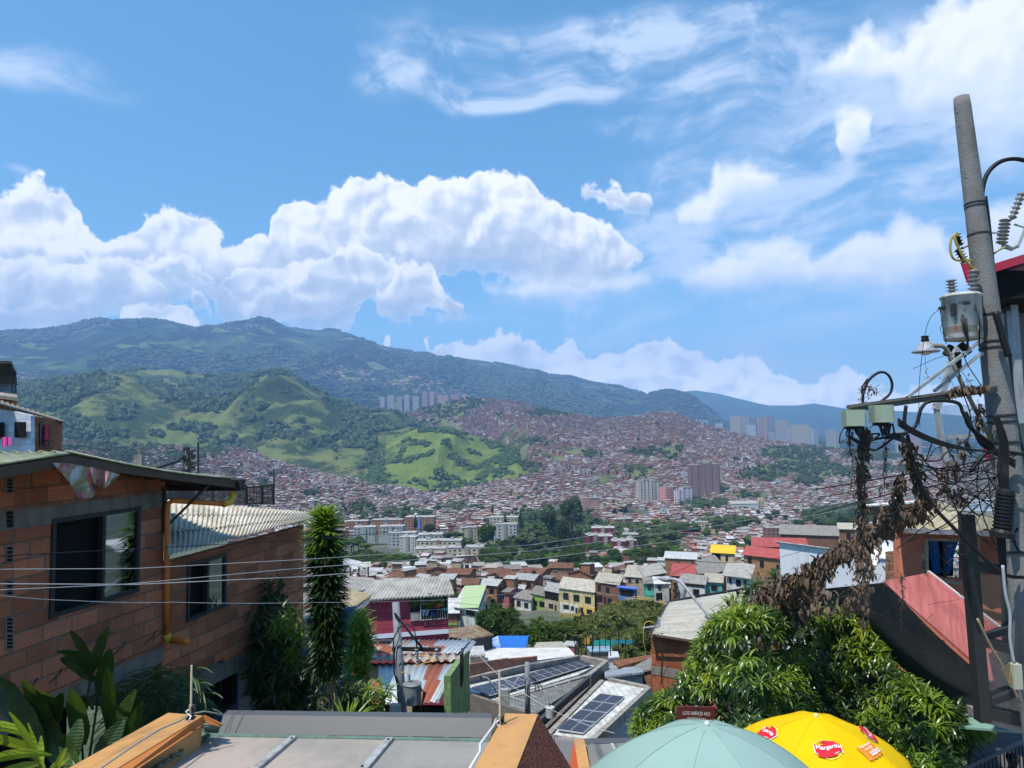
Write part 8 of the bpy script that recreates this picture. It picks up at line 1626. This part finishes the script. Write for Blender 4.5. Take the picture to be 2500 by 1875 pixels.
# connectors hanging below, yellow jumpers, cutouts
q=MB();
for a,b,rr in (((2322,845),(2308,866),.035),((2345,840),(2366,862),.036),((2338,860),(2341,900),.03)): q.tube([at(a[0],a[1],PD - .1),at(b[0],b[1],PD - .1)],rr,10)
q.build('connector',M_BLK,UPR,smooth=False)
q=MB();insulator(q,at(2337,608,PD - .05),.05,.17,5,(.55,0,-1));insulator(q,at(2345,600,PD - .05),.045,.14,4,(-.3,0,1));q.build('insulator',M_BLK,UPR,smooth=True);q=MB();q.tube([at(2348,606,PD),at(2366,598,PD),at(2366,565,PD)],.016,5);q.build('bracket',M_GALV,UPR)
def cab(root,pts,r,m=M_BLK,name='cable',d=PD):
    P=[at(*(p if len(p)==3 else (p[0],p[1],d))) for p in pts];out=[]
    for i in range(len(P) - 1):
        p0,p1,p2,p3=P[max(0,i - 1)],P[i],P[i+1],P[min(len(P) - 1,i+2)]
        for k in range(5): t=k/5;out.append(.5*((2*p1)+(p2 - p0)*t+(2*p0 - 5*p1+4*p2 - p3)*t*t+(3*p1 - p0 - 3*p2+p3)*t ** 3))
    out.append(P[-1]);q=MB();q.tube(out,r,6);return q.build(name,m,root,smooth=True)
M_YC=paint('dull yellow cable',(.42,.32,.07),.35,.55,8,bump=0)
cab(UPR,[(2341,575),(2324,580),(2320,610),(2332,634),(2372,636)],.013,M_YC,d=PD - .1);cab(UPR,[(2336,568),(2331,578),(2340,605),(2360,640),(2388,665)],.014,M_YC,d=PD - .14);cab(UPR,[(2425,620),(2445,607),(2455,604)],.012,M_YC,d=PD+.05)
cab(UPR,[(2402,500),(2398,470),(2410,425),(2440,396),(2480,388),(2530,400)],.024,d=PD - .02);cab(UPR,[(2404,480),(2412,540),(2422,640),(2428,700),(2433,760),(2442,800),(2462,860),(2470,960),(2485,1060),(2495,1100)],.026,d=PD - .1)
# fuse cutouts at the right
CO=empty('fuse_cutout',at(2460,600,8.0),'pair of ribbed fuse cutouts on steel arms right of the pole','fuse');q=MB();insulator(q,at(2445,596,8.0),.062,.30,7,(.22,0,1));insulator(q,at(2470,535,8.0),.045,.34,6,(.45,0,1));q.build('insulator',M_POR,CO,smooth=True);q=MB();q.tube([at(2410,568,8),at(2446,569,8)],.012,5);q.tube([at(2448,600,8),at(2470,607,8),at(2482,600,8)],.028,6);q.tube([at(2484,604,8),at(2502,560,8)],.016,6);q.tube([at(2476,548,8),at(2510,558,8)],.012,5);q.build('arm',M_GALV,CO)
# street lamp on the pole
LR=empty('street_lamp',at(2262,845,7.4),'grey street lamp with a black sensor hanging left of the transformer','street lamp');q=MB();lc=at(2260,858,7.35);q.lathe(lc,[(.125,-.012),(.135,0),(.08,.03),(.062,.08),(.055,.095),(.01,.10)],22);q.build('lamp_head',M_GALV,LR,smooth=True);q=MB();q.lathe(lc+UP*.10,[(.036,0),(.038,.03),(.033,.032),(.033,.05),(.037,.055),(.036,.062)],14);q.build('sensor',M_BLK,LR);q=MB();q.lathe(lc - UP*.03,[(.02,-.01),(.05,.005),(.055,.02)],14);q.build('lamp_glass',M_LW,LR,smooth=True)
q=MB();q.tube([at(2266,842,7.35),at(2300,845,7.38),at(2312,853,7.4),at(2325,885,7.4),at(2355,950,7.4),at(2428,1088,7.45)],[.035,.022,.022,.022,.022,.022],9);q.build('arm',paint('brass grey arm',(.30,.28,.22),.4,.5,4),LR,smooth=True)
# crossarm, braces, cable boxes
def beam(name,a,b,w,h,m,par): 
    a,b=Vector(a),Vector(b);t=(b - a).normalized();s_=t.cross(UP).normalized()*w/2;u_=s_.cross(t).normalized()*h/2;q=MB();q.hexa([a - s_ - u_,b - s_ - u_,b+s_ - u_,a+s_ - u_,a - s_+u_,b - s_+u_,b+s_+u_,a+s_+u_]);return q.build(name,m,par)
M_STL=paint('stained steel',(.16,.15,.13),.6,.6,4);beam('crossarm',at(2072,998,7.15),at(2430,948,7.35),.05,.075,M_STL,UPR);beam('crossarm_flange',at(2072,994,7.15) ,at(2430,943,7.35),.10,.012,M_STL,UPR)
beam('brace',at(2215,970,7.2),at(2398,830,7.3),.03,.03,M_GALV,UPR);beam('brace',at(2280,955,7.3),at(2398,862,7.3),.03,.03,M_GALV,UPR)
def jbox(x0,y0,x1,y1,d,label,sx):
    a=at(x0,y1,d);b=at(x1,y0,d);c=(a+b)/2;w,h=b.x - a.x,b.z - a.z;root=empty('cable_box',c,label,'cable box','cable boxes under the crossarm');q=MB();T=Matrix.Rotation(-.12,3,'Z')
    q.box(c+Vector((w*.12,.08,0)),(w,.16,h),M=T);q.build('case',paint('pale green plastic',(.27,.33,.24),.25,.5,3,bump=0),root);q=MB();q.box(c+Vector((0,-.012,0)),(w*.96,.02,h*.97),M=T);q.build('lid',paint('pale green lid',(.33,.40,.29),.2,.5,3,bump=0),root)
    q=MB();[q.lathe(c+Vector((w*(.44+.02),-.02,h*f)),[(.006,-.004),(.006,.004)],8,0,Matrix.Rotation(R(90),3,'X')) for f in (-.35,.35)];[q.lathe(c+Vector((-w*.4+w*.8*k/6,.05,-h/2)),[(.014,-.03),(.014,0)],8) for k in range(7)];q.build('cable_gland',M_BLK,root);return c,w,h
b1=jbox(2066,1000,2109,1041,7.0,'left pale green cable box hanging from the crossarm end',0);b2=jbox(2135,988,2178,1032,6.9,'right pale green cable box hanging beside the left one',0)
BC=empty('cable_bundle',at(2120,1060,7.05),'tangle of black cables looping below the two green boxes','cables')
for k in range(9):
    x0=2074+5*k;cab(BC,[(x0,1042),(x0+r7.uniform(-10,10),1052+r7.uniform(0,14)),(2090+6*k+r7.uniform(-12,12),1068+r7.uniform(-8,12)),(2104+r7.uniform(-6,10),1090)],.009,d=7.05)
for k in range(10):
    x0=2143+4*k;cab(BC,[(x0,1034),(x0+r7.uniform(-6,8),1048+2*k),(2160+4*k,1060+r7.uniform(-4,10)),(2200+3*k,1068+3*k),(2212+r7.uniform(-6,6),1090)],.009,d=7.0)
cab(BC,[(2062,1075),(2050,1082),(2052,1060),(2062,1042)],.006,d=7.1);cab(BC,[(2106,985),(2108,960),(2120,930),(2140,912),(2158,909),(2172,920),(2178,940),(2172,962),(2148,982)],.014,d=7.2);cab(BC,[(2108,985),(2104,950),(2118,925)],.008,d=7.2)
cab(BC,[(2212,990),(2208,1030),(2214,1055),(2190,1062),(2200,1060)],.018,d=7.1);cab(BC,[(2205,1060),(2235,1040),(2248,1000),(2265,982),(2300,978),(2340,985),(2352,1010),(2378,1050),(2425,1085)],.018,d=7.15)
for k in range(4): cab(BC,[(2192,1022+5*k),(2230,1048+4*k),(2290,1075+3*k),(2360,1095+k),(2430,1105),(2480,1125)],.010,d=7.1)
for k in range(5): cab(BC,[(2352+2*k,1005),(2362+3*k,1040),(2390,1065+4*k),(2425,1090+4*k),(2478,1130+3*k)],.008,d=7.2)
cab(BC,[(2180,1070),(2140,1098),(2118,1092),(2108,1075)],.012,d=7.05);cab(BC,[(2110,1080),(2150,1070),(2190,1068),(2215,1085),(2222,1110)],.012,d=7.05)
cab(BC,[(2220,1098),(2240,1120),(2290,1125),(2310,1105),(2350,1080),(2372,1062)],.008,d=7.1);cab(BC,[(2240,1130),(2300,1150),(2360,1140),(2430,1120)],.006,d=7.2)
for (pts,rr) in [([(2215,1060),(2235,1150),(2275,1230),(2330,1290),(2440,1395),(2500,1410)],.018),([(2196,1090),(2250,1135),(2400,1150),(2490,1105)],.006),([(1990,1195),(2200,1160),(2400,1125),(2500,1105)],.007),([(1990,1218),(2200,1175),(2400,1140)],.004),([(1990,1255),(2200,1200),(2430,1165)],.006),([(2160,1260),(2300,1215),(2430,1195)],.006),([(2190,1340),(2330,1220),(2420,1130)],.006),([(2398,1130),(2410,1160),(2440,1200),(2450,1160)],.005),([(2395,1110),(2385,1180),(2400,1260),(2430,1330)],.006),([(2410,1130),(2420,1230),(2440,1300)],.005),([(2230,900),(2300,870),(2370,860)],.003),([(2246,1045),(2244,940),(2262,800),(2290,757),(2312,752)],.003),([(2295,755),(2300,790),(2310,840)],.004),([(2296,755),(2302,780),(2297,810),(2330,825)],.003),([(2350,860),(2362,890),(2388,930),(2400,950)],.005),([(2340,900),(2348,950),(2370,1020),(2360,1090)],.006),([(2270,1190),(2330,1175),(2390,1190),(2440,1250)],.005),([(2370,1150),(2400,1112),(2430,1100),(2500,1110)],.02),([(2430,760),(2450,830),(2462,870)],.035)]:
    cab(BC,pts,rr,d=7.2)
for k in range(34):
    x0,y0=r7.uniform(2180,2400),r7.uniform(1040,1330);x1,y1=r7.choice([(2440,r7.uniform(1080,1350)),(x0+r7.uniform(40,160),y0+r7.uniform(-60,80))]);cab(BC,[(x0,y0),(x0+(x1 - x0)*.35+r7.uniform(-15,15),(y0*.65+y1*.35)+r7.uniform(5,50)),(x0+(x1 - x0)*.7,(y0*.3+y1*.7)+r7.uniform(5,40)),(x1,y1)],r7.choice([.003,.004,.006]),d=7.3)
for k in range(6): cab(BC,[(2425+2*k,1010),(2440+4*k,1080),(2436+5*k,1150),(2448+3*k,1230)],.008,d=7.05)
# pole side: ribbed splice closure, junction case and conduit
SC=empty('splice_closure',at(2455,1290,6.9),'black ribbed cable splice closure strapped to the pole','splice closure');q=MB();a=at(2447,1295,6.85);T=Vector((0,0,1)).rotation_difference(Vector((.16,0,1))).to_matrix();prof=[(.045,-.01),(.06,0)]
for k in range(10): prof+=[(.085,.03+.034*k),(.085,.044+.034*k),(.074,.047+.034*k),(.074,.06+.034*k)]
prof+=[(.07,.385),(.02,.40)];q.lathe(a,prof,18,0,T);q.lathe(a - UP*.02,[(.10,-.05),(.105,0),(.09,.03)],18,0,T);q.build('body',M_BLK,SC);cab(SC,[(2485,1290),(2475,1310),(2488,1345),(2520,1350)],.012,d=6.9)
for k in range(7): cab(SC,[(2434+3*k,1200),(2438+2*k,1260),(2436+3*k,1330),(2446+2*k,1400+12*k)],.008,d=6.95)
CD=empty('conduit',at(2470,1600,6.7),'grey conduit with a cream meter box on the pole','conduit');cab(CD,[(2448,1380),(2455,1450),(2466,1500),(2466,1560),(2476,1620)],.014,M_GALV,'pipe',6.7);q=MB();q.box(at(2480,1650,6.7),(.075,.07,.22));q.build('meter_box',paint('cream box',(.42,.42,.30),.3,.6),CD);q=MB();q.add([at(2443,1632,6.68),at(2466,1616,6.66),at(2470,1678,6.66),at(2462,1668,6.7)],[(0,1,2,3)]);q.build('torn_cover',M_DEAD,CD);cab(CD,[(2386,1510),(2420,1580),(2450,1630),(2490,1715)],.012,M_DEAD,'stick',6.9)
# dead vines
DV=empty('dead_vine',at(2110,1400,7.5),'dead brown vine hanging from the cables down to the mango tree','vine');lv,st_=MB(),MB()
def vine(pts,d,nleaf,spread,L=.10,r=.008):
    L *= .62;spread *= .8;nleaf=int(nleaf*1.15);d1=d if not hasattr(d,'__len__') else d[1];d=d if not hasattr(d,'__len__') else d[0]
    P=[at(x,y,d+(d1 - d)*i/(len(pts) - 1)) for i,(x,y) in enumerate(pts)];n_=len(P);st_.tube([p+Vector((r7.uniform(-.01,.01),0,0)) for p in P],r,5)
    for k in range(nleaf):
        t=r7.random()*(n_ - 1);i=int(t);p=P[i].lerp(P[i+1],t - i)+Vector((r7.gauss(0,spread),r7.gauss(0,spread),r7.gauss(0,spread*.6)));a=r7.uniform(0,6.28);e=r7.uniform(-1.5,-.4);l_=L*r7.uniform(.5,1.3)
        blade(lv,p,(math.cos(a)*math.cos(e),math.sin(a)*math.cos(e),math.sin(e)),l_,l_*.5,r7.uniform(.5,2.2),4,r7.uniform(.1,.5),twist=r7.uniform(-1.2,1.2))
        if r7.random()<.3: st_.tube([p,p+Vector((r7.uniform(-.08,.08),0,r7.uniform(-.12,.05)))],.0025,3)
vine([(2108,1050),(2108,1110),(2102,1180),(2104,1260),(2108,1340),(2098,1400)],7.3,620,.035,.09,.016)
vine([(2078,1050),(2072,1080),(2082,1120),(2078,1200)],7.2,90,.02,.05,.005);vine([(2160,1060),(2165,1110),(2158,1150),(2162,1190)],7.2,60,.014,.05,.005);vine([(2150,1180),(2145,1215)],7.3,16,.012,.05,.004)
vine([(2212,1070),(2222,1110),(2232,1150),(2244,1190),(2280,1240)],7.3,240,.04,.12,.012);vine([(2200,1160),(2185,1210),(2180,1260),(2150,1300),(2110,1340)],7.4,260,.04,.11,.010)
vine([(2240,1240),(2190,1260),(2150,1290),(2080,1330),(2020,1370),(1960,1410),(1890,1450),(1830,1480)],(7.8,12.2),1500,.09,.17,.016);vine([(2000,1390),(1930,1440),(1870,1490),(1820,1530)],(10.5,12.4),700,.13,.2,.014);vine([(2130,1340),(2110,1400),(2090,1450),(2060,1500)],(8.0,10.5),260,.07,.11,.008);vine([(2110,1420),(2112,1480),(2104,1530)],8.2,70,.03,.08,.005)
vine([(2200,1400),(2205,1470),(2198,1530)],8,60,.016,.06,.004);vine([(2250,1330),(2256,1400)],8,22,.02,.06,.003);vine([(2310,960),(2350,948),(2410,945)],7.25,130,.035,.10,.006);vine([(2390,985),(2385,1050)],7.3,22,.02,.16,.005);vine([(2360,1080),(2340,1120),(2320,1150)],7.3,26,.05,.15,.005);vine([(2310,1140),(2300,1190),(2340,1210),(2360,1230)],7.3,90,.05,.11,.005);vine([(2106,985),(2112,940),(2140,960)],7.2,60,.03,.05,.004)
vine([(2150,1290),(2050,1350),(1980,1450)],(8.2,11),160,.10,.09,.006);vine([(2300,930),(2340,900),(2390,960)],7.3,14,.04,.05,.003);vine([(2260,870),(2262,905),(2265,930)],7.3,8,.01,.03,.002)
for k in range(46):
    x,y=r7.uniform(2060,2400),r7.uniform(1050,1500);st_.tube([at(x,y,7.6),at(x+r7.uniform(-40,40),y+r7.uniform(-10,40),7.6),at(x+r7.uniform(-80,80),y+r7.uniform(0,90),7.7)],.0025,3)
lv.build('leaves',M_DEADB,DV);st_.build('stem',M_TIMB,DV)
lv,st_=MB(),MB();vine([(1880,1440),(1950,1430),(2000,1460),(1900,1500),(1840,1470)],11.8,620,.22,.22,.01);o=lv.build('withered_leaves',paint('withered grey leaves',(.17,.13,.095),.4,.9,5),DV);st_.build('stem',M_TIMB,DV)
# glazed steel frame structure behind the pole
GF=empty('glass_stair',at(2440,1800,9.5),'dark steel glazed stair enclosure right of the mango tree','structure')
def fb_(pts,w,m=None,d0=9.2,name='frame'):
    for (x0,y0,x1,y1) in pts: beam(name,at(x0,y0,d0),at(x1,y1,d0),w,w,m or M_FRM,GF)
fb_([(2358,1250,2400,1760)],.14);fb_([(2372,1378,2520,1405),(2386,1560,2520,1600),(2395,1735,2520,1765)],.13);fb_([(2386,1560,2480,1530),(2398,1720,2480,1690)],.08);fb_([(2475,1400,2490,1760)],.16,d0=9.4)
q=MB();q.slab([at(2390,1738,9.2),at(2530,1770,9.2),at(2530,1800,9.2),at(2394,1762,9.2)],.25,d=(0,-1,0));q.build('sill',M_PCONC,GF)
def glassfn(n,bs):
    g1=n.n.new('ShaderNodeBsdfTransparent');g1.inputs[0].default_value=(.82,.84,.84,1);g2=n.n.new('ShaderNodeBsdfGlossy');g2.inputs['Roughness'].default_value=.03;ms=n.n.new('ShaderNodeMixShader');ms.inputs[0].default_value=.10;n.l.new(g1.outputs[0],ms.inputs[1]);n.l.new(g2.outputs[0],ms.inputs[2]);n.l.new(ms.outputs[0],n.t.nodes['Material Output'].inputs[0])
M_GLASS=mat('clear glass sheet',fn=glassfn);q=MB();q.slab([at(2398,1735,9.25),at(2530,1760,9.25),at(2530,1260,9.25),at(2362,1255,9.25)],.01,d=(0,-1,0));q.build('glass',M_GLASS,GF)
GF2=empty('glass_canopy',at(2350,1200,10),'aluminium framed glass canopy leaning behind the pole','glass canopy')
for (x0,y0,x1,y1,w) in ((2338,845,2285,1000,.07),(2285,985,2298,1090,.05),(2298,1075,2335,1240,.06),(2325,860,2296,960,.04),(2295,1068,2440,1062,.045),(2352,1250,2470,1254,.05)): beam('frame',at(x0,y0,8.6),at(x1,y1,8.6),w,w,M_GALV,GF2)
q=MB();q.slab([at(2335,1240,8.65),at(2470,1240,8.8),at(2440,985,8.8),at(2296,990,8.65)],.01,d=(0,-1,0));q.build('glass',M_GLASS,GF2);q=MB();q.slab([at(2352,1248,8.7),at(2470,1250,8.7),at(2460,1215,9.8),at(2345,1222,9.8)],.02,d=UP);q.build('glass_roof',mat('pale glass roof',(.45,.47,.48),.25),GF2)
fl_=MB();vs=[at(2400+22*i/5,1072+(54 - abs(i - 2.5)*6)*j/4,8.4+.03*math.sin(i*2)) for j in range(5) for i in range(6)];fl_.add(vs,[(j*6+i,j*6+i+1,(j+1)*6+i+1,(j+1)*6+i) for j in range(4) for i in range(5)]);o=fl_.build('cloth',mat('pink red cloth',(.62,.03,.10),.8));tag(o,'pink red cloth hanging left of the pole behind the wires','cloth')
# tall building at the right edge with a red roof
TB=empty('tall_building',at(2500,1400,9.5),'dark grey building with a red roof edge at the right border','building')
q=MB();q.slab([at(2488,1775,9.3),at(2700,1775,9.3),at(2700,660,9.3),at(2471,660,9.3)],.3,d=(0,-1,0));q.build('wall',paint('grey stucco',(.17,.17,.18),.3,.9),TB);q=MB();a,b=at(2428,650,8.6),at(2720,560,8.6);q.slab([a,b,at(2720,610,12),at(2450,682,12)],.05,d=UP);q.build('roof',paint('red roof sheet',(.50,.03,.07),.15,.6),TB)
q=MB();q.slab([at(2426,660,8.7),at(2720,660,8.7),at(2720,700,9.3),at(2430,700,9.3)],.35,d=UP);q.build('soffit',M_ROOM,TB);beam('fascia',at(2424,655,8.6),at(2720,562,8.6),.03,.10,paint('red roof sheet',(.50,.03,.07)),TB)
beam('frame',at(2440,762,9),at(2478,742,9),.05,.05,M_FRM,TB);beam('frame',at(2471,745,9),at(2496,1120,9),.09,.09,M_GALV,TB);q=MB();q.slab([at(2446,1150,9.1),at(2474,1150,9.1),at(2472,752,9.1),at(2442,768,9.1)],.01,d=(0,-1,0));q.build('glass',M_GLASS,TB)
q=MB();q.slab([at(2486,1430,8.9),at(2530,1430,8.9),at(2530,1030,8.9),at(2478,1035,8.9)],.05,d=(0,-1,0));q.build('green_panel',paint('dark green panel',(.05,.10,.08),.3),TB)
q=MB();q.slab([at(2347,642,9.2),at(2375,645,9.2),at(2386,680,9.2),at(2362,690,9.2)][::-1],.02,d=(0,-1,0));q.slab([at(2358,672,9.19),at(2378,668,9.19),at(2378,688,9.19),at(2366,692,9.19)][::-1],.02,d=(0,-1,0));o=q.build('roof_sheet_end',paint('red roof sheet',(.50,.03,.07)));tag(o,'red corrugated sheet end poking out left of the pole','roof sheet')
# orange house with the blue curtains
OH=empty('orange_house',at(2290,1450,13),'orange plastered house with blue curtains under a corrugated roof','house');M_ORH=paint('orange house plaster',(.60,.19,.11),.15,.85,1.2)
A0,A1=13.0,12.2;X0,X1=2194,2475
def OHp(px,py): t=(px - X0)/(X1 - X0);return at(px,py,A0+(A1 - A0)*t)
wx0_,wx1_,wy0,wy1=2262,2358,1318,1416
def oq(name,pts,m,th,off=0.0): q=MB();q.slab([OHp(*p) - Vector((0,off,0)) for p in pts],th,d=(0,-1,0));return q.build(name,m,OH)
oq('wall',[(X0+8,1640),(wx0_,1640),(wx0_,1302),(X0,1302)],M_ORH,.2);oq('wall',[(wx1_,1700),(X1,1700),(X1,1290),(wx1_,1290)],M_ORH,.2);oq('wall',[(wx0_,1640),(wx1_,1690),(wx1_,wy1),(wx0_,wy1 - 10)],M_ORH,.2);oq('wall',[(wx0_,wy0),(wx1_,wy0),(wx1_,1292),(wx0_,1302)],M_ORH,.2)
oq('window_frame',[(wx0_ - 4,wy1+2),(wx0_+4,wy1+2),(wx0_+2,wy0 - 3),(wx0_ - 5,wy0 - 3)],paint('beige trim',(.42,.34,.25),.2),.03,.03);oq('window_frame',[(wx0_,wy1 - 6),(wx1_,wy1+6),(wx1_,wy1+14),(wx0_,wy1+2)],paint('beige trim',(.42,.34,.25),.2),.03,.03);oq('window_frame',[(wx0_,wy0+2),(wx1_,wy0+4),(wx1_,wy0 - 4),(wx0_,wy0 - 5)],paint('beige trim',(.42,.34,.25),.2),.03,.03)
q=MB();q.slab([OHp(wx0_,wy1)+Vector((0,.35,0)),OHp(wx1_,wy1)+Vector((0,.35,0)),OHp(wx1_,wy0)+Vector((0,.35,0)),OHp(wx0_,wy0)+Vector((0,.35,0))],.02,d=(0,-1,0));q.build('dark_room',M_ROOM,OH);oq('mullion',[(2308,1412),(2312,1412),(2308,1318),(2304,1318)],M_FRM,.04,-.02)
M_CURT=paint('blue curtain',(.012,.15,.42),.2,.8,3)
for (xa,xb,xc,xd) in ((2270,2303,2288,2307),(2312,2355,2312,2330)):
    q=MB();vs=[OHp(xa+(xb - xa)*i/12+((xc+(xd - xc)*i/12) - (xa+(xb - xa)*i/12))*(j/6) ** .8,1322+82*j/6)+Vector((0,.12+.03*math.sin(i*1.7),0)) for j in range(7) for i in range(13)];q.add(vs,[(j*13+i,j*13+i+1,(j+1)*13+i+1,(j+1)*13+i) for j in range(6) for i in range(12)]);q.build('curtain',M_CURT,OH,smooth=True)
q=MB();corr(q,at(2180,1288,12.6),at(2475,1296,11.6),at(2450,1232,16),at(2290,1226,17),.2,.032,.012,ny=5,seg=8);q.build('roof',sheetmat('tan corrugated roof',(.42,.37,.25),(.28,.24,.15),dirt=.3,bump=.1),OH,smooth=True);q=MB();q.slab([at(2182,1300,12.55),at(2475,1312,11.55),at(2475,1298,11.55),at(2180,1290,12.55)],.04,d=(0,-1,0));q.build('fascia',paint('grey fascia',(.22,.23,.25),.2),OH)
beam('roof_beam',at(2110,1238,16.5),at(2262,1226,16.5),.14,.1,M_LW,OH);beam('roof_beam',at(2110,1247,16.4),at(2225,1240,16.4),.10,.18,M_FRM,OH)
# red sloped sheet and dark shade cloth
RS=empty('awning',at(2300,1600,10.5),'long faded red sheet sloping down in front of the orange house','awning');q=MB()
P_=[at(2156,1419,11.9),at(2268,1398,12.2),at(2530,1606,10.4),at(2530,1710,9.8),at(2424,1672,10.0),at(2380,1618,10.5)];q.add(P_+[p - UP*.04 for p in P_],[(0,1,2,5),(5,2,3,4),(11,8,7,6),(10,9,8,11)]+[(i,i+6,(i+1)%6+6,(i+1)%6) for i in range(6)])
def redfn(n,bs):
    p=geo(n);v_=n.v('MULTIPLY',n.node('ShaderNodeVectorRotate',{'Vector': p,'Angle': R(-62)},rotation_type='Z_AXIS'),(1.2,9,1));a=nz(n,v_,1.5,5,.6);c=n.mix(n.smooth(a,.35,.68),(.42,.125,.115,1),(.28,.08,.075,1));c=n.mix(n.smooth(nz(n,p,24,2),.70,.76),c,(.22,.05,.05,1));n.set(bs.inputs['Base Color'],c)
q.build('sheet',mat('faded red sheet',rough=.65,fn=redfn),RS);beam('edge_trim',at(2266,1396,12.25),at(2532,1604,10.45),.05,.05,mat('pale edge',(.5,.42,.40),.6),RS)
SN=empty('shade_cloth',at(2200,1600,11),'dark grey shade cloth sagging beside the red sheet','shade cloth');q=MB();nu,nv=30,22;vs=[]
for j in range(nv+1):
    for i in range(nu+1):
        u,v=i/nu,j/nv;ax_=at(2160+265*u,1419+256*u,11.85 - 1.9*u);bx_=at(1960+420*u,1440+330*u ** 1.0,15.0 - 4.5*u);p=ax_.lerp(bx_,v);p.z -= .28*math.sin(math.pi*u)*math.sin(math.pi*min(1,v*1.3))+.04*math.sin(v*16+u*4)*math.sin(math.pi*u);vs.append(p - UP*.02)
q.add(vs,[(j*(nu+1)+i,(j+1)*(nu+1)+i,(j+1)*(nu+1)+i+1,j*(nu+1)+i+1) for j in range(nv) for i in range(nu)]);q.build('cloth',paint('dark shade netting',(.040,.042,.046),.15,.9,2,bump=.4),SN,smooth=True)
q=MB();q.slab([at(1985,1452,18),at(2300,1500,16),at(2330,1800,13),at(1985,1700,15)][::-1],.05,d=(0,-.5,1));q.build('lower_cloth',paint('dark shade netting',(.040,.042,.046)),SN)
q=MB();q.slab([at(2290,1770,10.5),at(2560,1790,9.8),at(2560,1640,11.6),at(2330,1668,11.8)],.03,d=UP);o=q.build('green_awning',paint('pale green sheet',(.19,.33,.27),.15,.6));tag(o,'pale green sheet roof seen through the glazed stair frame','awning')
q=MB();q.slab([at(2370,2100,11.5),at(2600,2100,11.5),at(2600,1770,13),at(2370,1770,13)],.1,d=(0,-1,0));o=q.build('wall',paint('dark grey wall',(.10,.10,.11),.3));tag(o,'dark grey retaining wall behind the lower right railing','wall')
# fillers behind the vines: white wavy sheet, brick corner
q=MB();corr(q,at(2098,1385,24),at(2192,1360,22),at(2200,1318,30),at(2110,1330,30),.9,.10,.02,ny=3,seg=8);o=q.build('roof_sheet',M_LW,smooth=True);tag(o,'bright white wavy roof sheet behind the hanging dead vine','roof sheet')
q=MB();q.slab([at(2166,1440,20),at(2200,1440,20),at(2200,1345,20),at(2166,1348,20)],.1,d=(0,-1,0));o=q.build('brick_wall',M_BR[0]);tag(o,'small brick wall piece left of the orange house','wall')
# street paving under the near things
q=MB();q.slab([(1.2,2,-5.1),(14,2,-5.1),(14,10.6,-5.4),(1.2,10.6,-5.4)],.2,d=UP);o=q.build('pavement',M_PCONC);tag(o,kind='structure')
for o in tprot: deltree(o)
